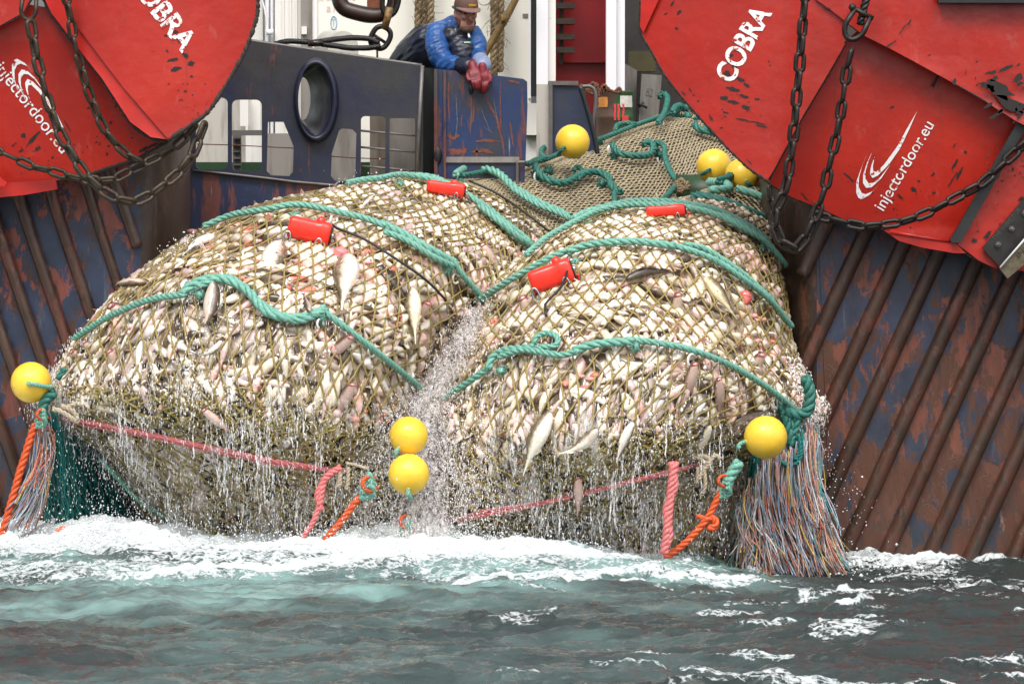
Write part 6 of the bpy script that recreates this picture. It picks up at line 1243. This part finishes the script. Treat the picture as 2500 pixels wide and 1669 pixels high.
curtain('loose bright teal netting trailing from the right bag under the float', 1865, 1110, 1790, 1365, 16, -.2, 7); curtain('small teal cords behind the coloured fringe at right', 1870, 1110, 1960, 1300, 12, -.02, 8)
tg = MB(); u, v = np.meshgrid(np.linspace(0, 1, 12), np.linspace(0, 1, 12)); tg.add(P(120 + 300 * u * (.35 + .65 * v), 1000 + 330 * v + 0 * u, .62), grid_faces(12, 12)); tag(tg.build('wet_netting', simple('dark_teal_web', (0.006, 0.035, 0.036), .6, var=.7, scale=40, bump=.6, c2=(.003, .010, .012))), 'dark wet net panel hanging behind the left teal curtain', 'netting', 'loose teal netting')
hang('thin teal rope slanting down under the left bag into the foam', [([(245, 1120), (300, 1180), (350, 1230), (430, 1275)], 6)], 'rope', .05, pitch=.12)
# ------------------------------------------------------------------ the sea
def sea(X, Y):
    X, Y = np.asarray(X, float), np.asarray(Y, float)
    h = -0.27 * sstep(-.6, 2.7, X) * sstep(-4.5, -0.3, Y) - .05 * sstep(-6, -3, Y)
    near = sstep(-5.0, -1.0, Y)
    h = h + 0.16 * (fbm(X * .42 + 3, Y * .9, 3, 1) - .5) + 0.16 * (fbm(X * .8 + Y * .25, Y * 1.7, 3, 2) - .5) * (.55 + .45 * near)
    rg = 1 - np.abs(2 * fbm(X * 1.3 + .4 * Y, Y * 2.6, 3, 5) - 1); h = h + .10 * (rg - .75) * (.6 + .4 * near)
    h = h + .072 * (fbm(X * 2.6, Y * 5, 3, 3) - .5) + .045 * (fbm(X * 8, Y * 15, 3, 4) - .5) + .010 * (fbm(X * 20, Y * 34, 2, 6) - .5)
    h = h + .10 * np.exp(-((X + .35 * (Y + 2.4) + 1.2) / 1.6) ** 2 - ((Y + 2.5 - .25 * X) / .35) ** 2) + .08 * np.exp(-((X - .4) / 1.2) ** 2 - ((Y + 3.0 + .12 * X) / .3) ** 2)
    h = h + .12 * np.exp(-((X + 2.45) / .5) ** 2 - ((Y + .9) / .35) ** 2)
    return h
def foam_at(X, Y):
    s = lambda a, b, x: sstep(a, b, x)
    band = s(-4.4, -2.4, Y) * (1 - s(.5, 2.0, X)) * .62 + s(-1.25, -.75, Y) * (1 - s(.5, 1.2, X)) * .75
    n = fbm(X * 1.1 + Y * .5, Y * 2.6, 4, 21); n2 = fbm(X * 2.2 - Y, Y * 5.5, 4, 22)
    f = band * (.35 + 1.0 * n)
    st = np.exp(-((Y + 2.95 - .42 * (X + 1.1)) / .16) ** 2) * s(-2.6, -1.8, X) * (1 - s(-.2, .6, X)); f = f + .55 * st * n2 * 1.5
    f = f + .62 * np.exp(-((X + 2.3) / .9) ** 2 - ((Y + 1.0) / .55) ** 2)
    f = f + .65 * np.exp(-((Y + 1.95 + .10 * X) / .22) ** 2) * s(-2.0, -1.2, X) * (1 - s(.2, 1.0, X)) * (.4 + n)
    rt = s(.1, 1.2, X) * s(-8.8, -3.0, Y); f = f + rt * (.52 * s(.56, .70, n2) * (.35 + .65 * s(.45, .6, fbm(X * .7, Y * .8, 3, 30))))
    f = f + s(1.6, 1.9, X) * (1 - s(2.7, 3.2, X)) * s(-.9, -.2, Y) * .42
    f = f + s(1.2, 2.0, X) * s(.35, .9, Y) * .18
    f = f + .45 * s(.63, .70, fbm(X * 1.7 + 9, Y * 4.2, 4, 33)) * (1 - s(-3.6, -2.5, Y)) * (.25 + .75 * s(-1.2, .6, X))
    return np.clip(f, 0, 1.15)
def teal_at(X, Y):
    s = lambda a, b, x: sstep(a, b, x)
    t = s(-6.6, -2.6, Y) * (1 - s(.5, 2.0, X)) * .95 + .16 * (1 - s(.2, 1.7, X)) + .03 * (1 - s(2, 3.4, X))  # left foreground tinted paler for reflected light, right kept dark, all in colour
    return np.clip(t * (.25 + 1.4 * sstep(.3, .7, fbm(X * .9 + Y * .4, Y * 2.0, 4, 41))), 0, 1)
fx = np.linspace(-4.4, 4.4, 680); fy = np.linspace(-9.4, 1.5, 700)
ex = np.geomspace(.05, 300, 26); X1 = np.concatenate([-4.4 - ex[::-1], fx, 4.4 + ex]); Y1 = np.concatenate([-9.4 - ex[::-1][-20:], fy, 1.5 + ex])
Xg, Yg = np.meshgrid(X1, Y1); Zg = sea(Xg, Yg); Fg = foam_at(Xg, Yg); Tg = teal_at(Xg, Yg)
edge = np.clip(1 - (np.maximum(np.abs(Xg) - 4.4, 0) + np.maximum(-9.4 - Yg, 0)) / 6, 0, 1); Zg = Zg * edge - .02 * (1 - edge)
Zg = Zg + np.clip(Fg, 0, 1) * (.11 * (fbm(Xg * 5, Yg * 9, 4, 51) - .3) + .045 * (1 - np.abs(2 * fbm(Xg * 16, Yg * 24, 3, 52) - 1)))
mb = MB(); mb.add(np.stack([Xg, Yg, Zg], -1), grid_faces(len(Y1), len(X1))); me = mb.mesh('water')
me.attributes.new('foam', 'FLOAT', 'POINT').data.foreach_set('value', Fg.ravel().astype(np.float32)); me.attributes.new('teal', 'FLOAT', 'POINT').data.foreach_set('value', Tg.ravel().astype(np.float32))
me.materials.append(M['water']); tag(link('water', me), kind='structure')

# ------------------------------------------------------------------ flying water: drops, streaks and froth as real small bodies
OCT = np.array([[1, 0, 0], [0, 1, 0], [-1, 0, 0], [0, -1, 0], [0, 0, 1], [0, 0, -1]], float); OCTF = np.array([[0, 1, 4], [1, 2, 4], [2, 3, 4], [3, 0, 4], [1, 0, 5], [2, 1, 5], [3, 2, 5], [0, 3, 5]])
class Drops:
    def __init__(self): self.c = []; self.r = []; self.k = []
    def put(self, c, r): c = np.asarray(c, float).reshape(-1, 3); self.c.append(c); self.r.append(np.broadcast_to(np.asarray(r, float), c.shape))
    def build(self, name, mat):
        c = np.concatenate(self.c); r = np.concatenate(self.r); n = len(c); V = c[:, None] + OCT[None] * r[:, None]; F = (OCTF[None] + 6 * np.arange(n)[:, None, None]).reshape(-1, 3)
        mb = MB(); mb.add(V, F); return tag(mb.build(name, mat), kind='stuff')
rw = np.random.default_rng(99); D1 = Drops(); D2 = Drops()
def on_loft(lf, n, u0, u1, v0, v1, off0, off1, clus=0):
    u = rw.uniform(u0, u1, n)
    if clus:
        cs = rw.uniform(u0, u1, clus); u = cs[rw.integers(clus, size=n)] + rw.normal(size=n) * .008
    v = rw.uniform(v0, v1, n); nn = flip_n(lf.normal(u, v)[0]); return lf(u, v) + nn * rw.uniform(off0, off1, n)[:, None] + np.array([0, -.03, 0])
def el(n, a, b, sx=1.0):
    sx = sx * .75; z = rw.uniform(a, b, n) ; return np.stack([z * 0 + rw.uniform(.0016, .0034, n) * sx, z * 0 + .0025 * sx, z], -1)
for lf in (LB, RB):
    D1.put(on_loft(lf, 3600, .12, .9, .0, .36, .02, .16), el(3600, .003, .014)); D1.put(on_loft(lf, 3200, .12, .9, .0, .30, .02, .20, 46), el(3200, .004, .022, .9))
    D1.put(on_loft(lf, 1500, .12, .9, .30, .46, .02, .10, 26), el(1500, .004, .022)); D2.put(on_loft(lf, 700, .12, .9, .25, .50, .01, .07, 14), np.abs(rw.normal(size=(700, 3))) * [.005, .005, .012] + .002)
D1.put(P(rw.uniform(100, 480, 1500), rw.uniform(1000, 1300, 1500) , rw.uniform(-.5, .4, 1500)), el(1500, .003, .011))
n = 1600; x = rw.uniform(1180, 1780, n); D1.put(P(x, rw.uniform(1180, 1370, n), rw.uniform(-1.0, -.3, n)), el(n, .003, .016))
n = 900; x = rw.uniform(230, 1060, n); D1.put(P(x, 1300 - rw.exponential(45, n), rw.uniform(-1.2, -.5, n)), el(n, .003, .012))
# the torrent pouring between the two bags
def torrent(path, w_, n, Y, col, size):
    q = spline(np.array(path, float), n=200); t = rw.integers(200, size=n); c = q[t]; ww = np.interp(t / 199, np.linspace(0, 1, len(w_)), w_)
    x = c[:, 0] + rw.normal(size=n) * ww; y = c[:, 1] + rw.normal(size=n) * 16; Yd = c[:, 2] - np.abs(rw.normal(size=n)) * .12
    col.put(P(x, y, Yd), np.abs(rw.normal(size=(n, 3))) * size + np.array(size) * .5)
mid = [(1165, 745, .45), (1140, 800, .2), (1110, 860, 0), (1075, 930, -.15), (1045, 1000, -.3), (1035, 1080, -.5), (1030, 1160, -.7), (1030, 1240, -.85), (1030, 1310, -.95)]
torrent(mid, [14, 26, 40, 52, 62, 70, 76, 84], 1700, 0, D2, (.0016, .0015, .0050)); torrent(mid, [44, 60, 76, 90, 100, 110, 120], 3000, 0, D1, (.0012, .0011, .0036))
torrent([(1290, 650, .9), (1230, 720, .5), (1180, 800, .15), (1150, 870, -.1)], [10, 20, 26, 22], 1300, 0, D2, (.0022, .0024, .004))
torrent([(1000, 960, -.3), (960, 1010, -.6), (950, 1080, -.8), (930, 1180, -.9), (940, 1290, -1.0)], [24, 34, 40, 55, 70], 2400, 0, D1, (.0016, .0018, .0042))
torrent([(1100, 960, -.3), (1120, 1080, -.5), (1130, 1200, -.8), (1150, 1310, -.9)], [26, 40, 50, 60], 2000, 0, D2, (.0018, .002, .0046))
torrent([(600, 640, .1), (540, 800, -.5), (480, 900, -.85), (470, 1000, -1.0)], [60, 70, 60, 50], 500, 0, D1, (.003, .003, .009))
torrent([(1925, 880, .3), (1960, 950, .1), (1985, 1030, 0)], [12, 14, 12], 420, 0, D2, (.004, .004, .006)); torrent([(1990, 1050, -.1), (2030, 1150, -.2), (2060, 1230, -.3), (2040, 1330, -.2)], [10, 24, 45, 50], 190, 0, D1, (.0024, .0024, .003))
torrent([(390, 640, .5), (430, 625, .5), (480, 600, .8)], [16, 16, 16], 160, 0, D2, (.004, .004, .005)); torrent([(520, 580, 1), (490, 590, .8), (460, 605, .7)], [12, 12, 12], 160, 0, D2, (.005, .004, .005))
torrent([(820, 460, 2), (900, 440, 1.9), (960, 430, 1.9)], [25, 25, 25], 70, 0, D1, (.003, .003, .004))
# thin sheets of broken white water inside the torrent
vt = MB()
for k in range(6):
    q = spline(np.array(mid, float), n=70); w_ = np.interp(np.linspace(0, 1, 70), np.linspace(0, 1, 6), [16, 26, 36, 42, 46, 52]) * rw.uniform(.7, 1.5); s_ = np.linspace(-1, 1, 14); sh_ = rw.normal() * 20
    X = q[:, 0, None] + sh_ + w_[:, None] * s_ + 9 * (fbm(np.arange(70)[:, None] * .12 + k * 9, s_[None] * 2 + 5, 3, k) - .5) * 4; Yv = q[:, 1, None] + 12 * (vnoise(np.arange(70)[:, None] * .3 + k, s_ * 3 + 7, k)); D = q[:, 2, None] - .03 - .03 * k - .10 * (1 - s_ ** 2) + .10 * fbm(X * .05, Yv * .03, 3, k)
    vt.add(P(X, Yv, D), grid_faces(70, 14))
ve = NT('broken_water'); v = ve.coord((1, 1, .38)); a1 = ve.noise(v, 22, 9, .78, .8); a2 = ve.noise(v, 90, 4, .7); ve.set(Base_Color=(.97, .90, .88), Roughness=.3, Alpha=ve.ramp(ve.math('ADD', ve.math('MULTIPLY', a1, .7), ve.math('MULTIPLY', a2, .3)), [(.50, 0.0), (.63, .70)])); ve.bump(a1, .8, .03)
tag(vt.build('water_torrent', ve.m), kind='stuff')
# thin ragged sheets running off the lower half of both bags
vl = MB()
for lf in (LB, RB):
    for k in range(2):
        u, v = np.meshgrid(np.linspace(.13, .87, 60), np.linspace(.03, .36, 40)); nn = flip_n(lf.normal(u, v)[0]); p = lf(u, v) + nn * (.10 + .04 * k + .05 * (fbm(u * 40, v * 5, 3, k) - .5))[..., None]; vl.add(p, grid_faces(40, 60))
w2 = NT('running_water'); v = w2.coord((1, 1, .20)); a1 = w2.noise(v, 24, 8, .72, .5); a2 = w2.noise(v, 4, 3); w2.set(Base_Color=(.94, .91, .90), Roughness=.25, Alpha=w2.ramp(w2.math('ADD', w2.math('MULTIPLY', a1, .6), w2.math('MULTIPLY', a2, .4)), [(.53, 0.0), (.66, .62)])); w2.bump(a1, .8, .02)
tag(vl.build('water_veil', w2.m), kind='stuff')
D1.build('water_spray', M['drop']); D2.build('splash_froth', foam_mat('froth', (.97, .91, .89), .06))
# falling streams: ragged ribbons of aerated water
st = MB()
def stream(p0, ln, r, sway=.02):
    z = np.linspace(0, 1, 9); q = np.stack([p0[0] + np.cumsum(rw.normal(size=9)) * sway * .3, p0[1] - .06 * z * ln, p0[2] - ln * z], -1); st.add(*tube(q, r * np.clip(rw.normal(size=9) * .45 + .9, .15, 2), 5))
for lf in (LB, RB):
    cl = rw.uniform(.14, .88, 30)
    for i in range(420):
        u = np.clip(cl[rw.integers(30)] + rw.normal() * .006, .12, .9) if rw.random() < .7 else rw.uniform(.13, .88); v = rw.uniform(.10, .36); nn = flip_n(lf.normal(np.array(u), np.array(v))[0]); stream(lf(np.array(u), np.array(v)) + nn * .07, rw.uniform(.04, .30), rw.uniform(.0014, .0042))
for i in range(90):
    t = rw.random(); q = spline(np.array(mid, float), n=50)[int(t * 49)]; stream(P(q[0] + rw.normal() * 50, q[1], q[2] - .15), rw.uniform(.06, .22), rw.uniform(.002, .005), .03)
sm = NT('falling_water'); v = sm.coord(); al = sm.ramp(sm.noise(sm.coord((1, 1, .4)), 60, 4, .7), [(.44, .0), (.62, .8)]); sm.set(Base_Color=(.94, .94, .95), Roughness=.2, Alpha=al, Specular_IOR_Level=.7); tag(st.build('water_streams', sm.m), kind='stuff')
# foam heads riding on the water
fm = Drops(); N = 60000; X = rw.uniform(-3.6, 3.4, N); Y = rw.uniform(-8.4, .7, N); f = foam_at(X, Y); k = rw.random(N) < np.clip(f - .25, 0, 1) * 1.1; X, Y, f = X[k], Y[k], f[k]
r = np.minimum(rw.exponential(.0028, len(X)) * (.5 + f) + .0015, .006); fm.put(np.stack([X, Y, sea(X, Y) + .012 + rw.exponential(.012, len(X)) * f * sstep(-2.4, -.8, Y)], -1), np.stack([r * 1.2, r, r * .8], -1))
n = 12000; x = rw.uniform(20, 1500, n); Yd = -1.15 + .35 * rw.normal(size=n); W = P(x, 1300, -1.0)[:, 0]; keep = rw.random(n) < np.clip(1.15 - (x - 900) / 700, 0, 1); W, Yd = W[keep], Yd[keep]
r = np.minimum(rw.exponential(.0035, len(W)) + .0015, .007); fm.put(np.stack([W, Yd, sea(W, Yd) + .02 + rw.exponential(.036, len(W))], -1), np.stack([r, r, r], -1))
n = 2600; x = rw.normal(235, 70, n); Yd = -1.2 + .2 * rw.normal(size=n); W = P(x, 1300, -1.0)[:, 0]; r = np.minimum(rw.exponential(.0035, n) + .0015, .007); fm.put(np.stack([W, Yd, sea(W, Yd) + .02 + rw.exponential(.05, n) * np.exp(-((x - 235) / 60) ** 2)], -1), np.stack([r, r, r], -1))
n = 500; x = rw.normal(2100, 80, n); Yd = -.1 + .25 * rw.normal(size=n); W = P(x, 1350, -.2)[:, 0]; r = rw.exponential(.005, n) + .002; fm.put(np.stack([W, Yd, sea(W, Yd) + .01 + rw.exponential(.025, n)], -1), np.stack([r, r, r], -1))
fm.build('sea_foam', M['foam'])
# ------------------------------------------------------------------ the deckhand leaning on the gate
man = tag(empty('person', P(1010, 300, 3.75) * [1, 1, 0] + [0, 0, 1.99]), 'bearded deckhand in brown cap, blue oilskin sleeves and red gloves leaning on the gate', 'person')
def J(x, y, Y): return P(x, y, Y)
def limb(mb, pts, rad, n=14, k=14):
    q = spline(np.concatenate([np.array(pts), np.array(rad)[:, None]], 1), n=k); mb.add(*tube(q[:, :3], q[:, 3], n)); mb.add(*ball(q[0, :3], q[0, 3], 12, 8)); mb.add(*ball(q[-1, :3], q[-1, 3], 12, 8))
def skinned(name, mb, mat, voxel=.008, smooth=6, parent=man, noise_amp=0.0):
    o = mb.build(name, mat, None); m = o.modifiers.new('r', 'REMESH'); m.mode = 'VOXEL'; m.voxel_size = voxel
    s = o.modifiers.new('s', 'SMOOTH'); s.iterations = smooth; s.factor = .5
    dg = bpy.context.evaluated_depsgraph_get(); me = bpy.data.meshes.new_from_object(o.evaluated_get(dg)); bpy.data.objects.remove(o)
    V = np.zeros(len(me.vertices) * 3); me.vertices.foreach_get('co', V); V = V.reshape(-1, 3)
    if noise_amp:
        N_ = np.zeros(len(V) * 3); me.vertices.foreach_get('normal', N_); N_ = N_.reshape(-1, 3)
        d = (1 - np.abs(2 * fbm(V[:, 0] * 7 + V[:, 2] * 9, V[:, 2] * 22 - V[:, 0] * 12 + V[:, 1] * 6, 2, 8) - 1)) - .75; V = V + N_ * d[:, None] * noise_amp; me.vertices.foreach_set('co', V.ravel())
    me.polygons.foreach_set('use_smooth', np.ones(len(me.polygons), bool)); me.materials.clear(); me.materials.append(mat); me.update(); return link(name, me, parent)
pel, wst, chs, upc = J(985, 215, 4.0), J(1012, 155, 3.92), J(1070, 110, 3.74), J(1108, 82, 3.62); nk, hd = J(1127, 66, 3.55), J(1137, 36, 3.50)
sR, eR, wR = J(1074, 82, 3.56), J(1083, 156, 3.46), J(1148, 165, 3.27); sL, eL, wL = J(1150, 84, 3.60), J(1165, 132, 3.50), J(1178, 162, 3.28)
body = MB(); limb(body, [pel, wst, chs, upc], [.15, .145, .155, .10]); limb(body, [upc, nk, hd], [.075, .06, .065])
Rh = np.stack([np.array([.945, .327, 0]), np.array([-.323, .935, .145]), np.array([.047, -.137, .989])], 1)      # head: looks down-right, chin tucked
body.add(*ball(hd + Rh @ [0, 0, .02], (.076, .098, .112), 20, 14, Rh)); body.add(*ball(hd + Rh @ [0, -.028, -.062], (.058, .064, .060), 14, 10, Rh))
body.add(*ball(hd + Rh @ [0, -.102, -.012], (.014, .022, .024), 10, 8, Rh)); body.add(*ball(hd + Rh @ [0, -.092, .018], (.010, .018, .022), 8, 6, Rh)); body.add(*ball(hd + Rh @ [0, -.082, .036], (.056, .018, .012), 12, 6, Rh))
for s_ in (-1, 1):
    body.add(*ball(hd + Rh @ [s_ * .034, -.078, -.005], (.024, .020, .020), 10, 8, Rh)); body.add(*ball(hd + Rh @ [s_ * .077, .005, .0], (.010, .020, .032), 8, 8, Rh))
    hip = pel + np.array([s_ * .09, .02, -.06]); foot = np.array([pel[0] + s_ * .11, pel[1] + .06, 2.02]); limb(body, [hip, (hip + foot) / 2 + [0, -.05, 0], foot + [0, 0, .06]], [.09, .065, .045], k=10); limb(body, [foot + [0, .02, .03], foot + [0, -.16, .02]], [.045, .04], k=5)
limb(body, [sR, eR, wR], [.05, .04, .026]); limb(body, [sL, eL, wL], [.05, .04, .026])
skinned('body', body, M['skin'], .006, 3)
for s_ in (-1, 1):
    e = MB(); e.add(*ball(hd + Rh @ [s_ * .032, -.084, .018], .0105, 10, 8)); e.build('eye', M['eye'], man)
mo = MB(); mo.add(*ball(hd + Rh @ [0, -.092, -.052], (.024, .008, .006), 10, 6, Rh)); mo.build('mouth', simple('lips', (.25, .08, .07), .5), man)
br = MB(); br.add(*ball(hd + Rh @ [0, -.040, -.094], (.056, .058, .036), 14, 10, Rh))
for s_ in (-1, 1): br.add(*ball(hd + Rh @ [s_ * .058, -.012, -.050], (.014, .040, .042), 10, 8, Rh)); br.add(*ball(hd + Rh @ [s_ * .018, -.094, -.042], (.020, .006, .006), 8, 6, Rh))
skinned('beard', br, M['hair'], .006, 2, noise_amp=.006)
hr = MB(); hr.add(*ball(hd + Rh @ [0, .028, .005], (.078, .086, .085), 14, 10, Rh)); hr.build('hair', M['hair'], man)
# cap
cp = MB(); a = np.linspace(0, 2 * math.pi, 28, endpoint=False); ring = []
for z, r_, f in ((.038, 1.0, 0), (.065, 1.0, 0), (.095, .90, 0), (.118, .68, 0), (.130, .35, 0), (.133, .03, 0)): z = z + .012; ring.append(hd + (np.stack([.085 * r_ * np.cos(a), .108 * r_ * np.sin(a), np.full(28, z) + .004 * np.sin(a)], -1)) @ Rh.T)
cp.add(np.concatenate(ring), grid_faces(6, 28, True)); cap = cp.build('cap', M['capb'], man)
vs = MB(); a = np.linspace(math.pi * 1.08, math.pi * 1.92, 18); inn = np.stack([.084 * np.cos(a), .106 * np.sin(a), np.full(18, .058)], -1); out = np.stack([.092 * np.cos(a), .106 * np.sin(a) - .068 * np.sin(a - math.pi) ** .7, .058 - .022 * np.sin(a - math.pi) + 0 * a], -1)
Vv = np.concatenate([inn, out]) @ Rh.T + hd; vs.add(np.concatenate([Vv, Vv + Rh @ [0, 0, -.005]]), [grid_faces(2, 18), grid_faces(2, 18)[:, ::-1] + 36]); vs.build('visor', simple('visor_brown', (.20, .115, .095), .7, scale=40), cap)
bd = MB(); V, F = box((0, 0, 0), (.056, .006, .014)); bd.add((V + [.012, -.104, .080]) @ Rh.T + hd, F); bd.build('badge', M['gold'], cap, False)
gs = MB(); limb(gs, [hd + Rh @ [-.088, .03, .050], hd + Rh @ [-.088, -.04, .042], hd + Rh @ [-.066, -.088, .030]], [.010, .009, .006], 8, 8); gs.build('goggle_strap', M['black'], man)
# jacket sleeves and shoulders, bib trousers
jk = MB(); limb(jk, [sR + [-.02, .02, 0], (sR + eR) / 2 + [-.03, -.02, .0], eR + [0, 0, .015], (eR + wR) / 2, wR], [.088, .085, .080, .066, .055], k=22); limb(jk, [sL, (sL + eL) / 2 + [.02, -.02, 0], eL, (eL + wL) / 2, wL], [.078, .072, .062, .056, .052], k=22)
limb(jk, [sR + [0, .02, 0], upc + [0, .05, .02], sL], [.085, .09, .075]); limb(jk, [upc + [0, .05, 0], chs + [0, .02, 0]], [.135, .165]); limb(jk, [upc, nk], [.085, .072])
skinned('jacket', jk, M['blue'], .008, 3, noise_amp=.015)
bb = MB(); limb(bb, [pel + [0, .02, -.05], pel, wst, chs + [-.035, .01, 0], (chs + upc) / 2 + [-.035, .05, .0]], [.16, .178, .178, .180, .10], k=22); limb(bb, [chs + [.055, -.10, -.05], chs + [.09, -.115, .02], upc + [.035, -.07, 0]], [.085, .085, .055]); limb(bb, [chs + [.01, -.125, .02], upc + [-.02, -.085, -.02]], [.105, .075]); limb(bb, [upc + [.02, -.06, .01], nk + [.0, -.035, -.025]], [.05, .05])
limb(bb, [chs + [.07, -.12, -.02], J(1128, 120, 3.52), J(1128, 160, 3.50)], [.10, .10, .10]); limb(bb, [upc + [-.06, -.05, .03], nk + [-.05, .01, -.01]], [.03, .03])
for s_ in (-1, 1): limb(bb, [pel + np.array([s_ * .08, .02, -.05]), np.array([pel[0] + s_ * .10, pel[1], 2.45]), np.array([pel[0] + s_ * .11, pel[1] + .06, 2.10])], [.11, .10, .085], k=10)
skinned('bib_overalls', bb, M['navy'], .010, 3, noise_amp=.015)
b2 = MB()
for s_ in (-1, 1): limb(b2, [np.array([pel[0] + s_ * .11, pel[1] + .08, 2.22]), np.array([pel[0] + s_ * .11, pel[1] + .07, 2.06])], [.075, .07], k=5); limb(b2, [np.array([pel[0] + s_ * .11, pel[1] + .08, 2.05]), np.array([pel[0] + s_ * .11, pel[1] - .12, 2.03])], [.06, .05], k=5)
skinned('boots', b2, M['black'], .012, 2)
tg_ = MB(); V, F = box((0, 0, 0), (.068, .008, .016)); tg_.add(V + P(1139, 104, 3.44), F); tg_.build('name_tag', simple('green_tag', (.05, .32, .12), .5), man, False)
tg_ = MB(); V, F = box((0, 0, 0), (.040, .008, .007)); tg_.add(V + P(1140, 104, 3.43), F); V, F = box((0, 0, 0), (.018, .008, .022)); tg_.add(V + P(1134, 110, 3.435), F); V, F = tube(np.array([P(1146, 92, 3.43), P(1143, 80, 3.46)]), .008, 6); tg_.add(V, F); tg_.build('clip', M['plastic'], man, False)
for wr, nx, nm in ((wR, 1, 0), (wL, -1, 1)):
    cf = MB(); d = (wr - (eR if nm == 0 else eL)); d /= np.linalg.norm(d); limb(cf, [wr - d * .10, wr - d * .01], [.064, .066], 16, 6); skinned('cuff', cf, M['navy'] if nm == 0 else simple('pale_cuff', (.22, .27, .42), .4), .010, 2, noise_amp=.008)
# gloved hands hanging over the gate edge, five fingers each
def glove(w_, tip, side, spread=.0185):
    d = tip - w_; L = np.linalg.norm(d); d /= L; f = np.array([0, -1., 0]); f -= d * np.dot(f, d); f /= np.linalg.norm(f); s = np.cross(d, f)
    g = MB(); limb(g, [w_ - d * .02, w_ + d * .03], [.035, .032], 12, 5)
    for k in (-1.4, -.5, .5, 1.4): limb(g, [w_ + d * .02 + s * k * .012, w_ + d * .055 + s * k * .018 + f * .012, w_ + d * .095 + s * k * .0205 + f * .010], [.022, .021, .015], 10, 6)
    for k, ln in zip((-1.5, -.5, .5, 1.5), (.058, .074, .077, .063)):
        b = w_ + d * .092 + s * k * spread + f * .008; limb(g, [b, b + d * ln * .42 + f * .012, b + d * ln * .78 + f * .002, b + d * ln * 1.0 - f * .012], [.0125, .0118, .0108, .0095], 10, 10)
    t = w_ + d * .03 + s * side * .036; limb(g, [t, t + d * .035 + s * side * .018 + f * .012, t + d * .068 + s * side * .016 + f * .018], [.018, .015, .0115], 10, 8)
    return g
skinned('glove', glove(wL + [0, -.035, -.02], J(1180, 209, 3.22), -1), M['glove'], .005, 2); skinned('glove', glove(wR + [.02, -.05, .0], J(1168, 220, 3.14), 1), M['glove'], .005, 2)
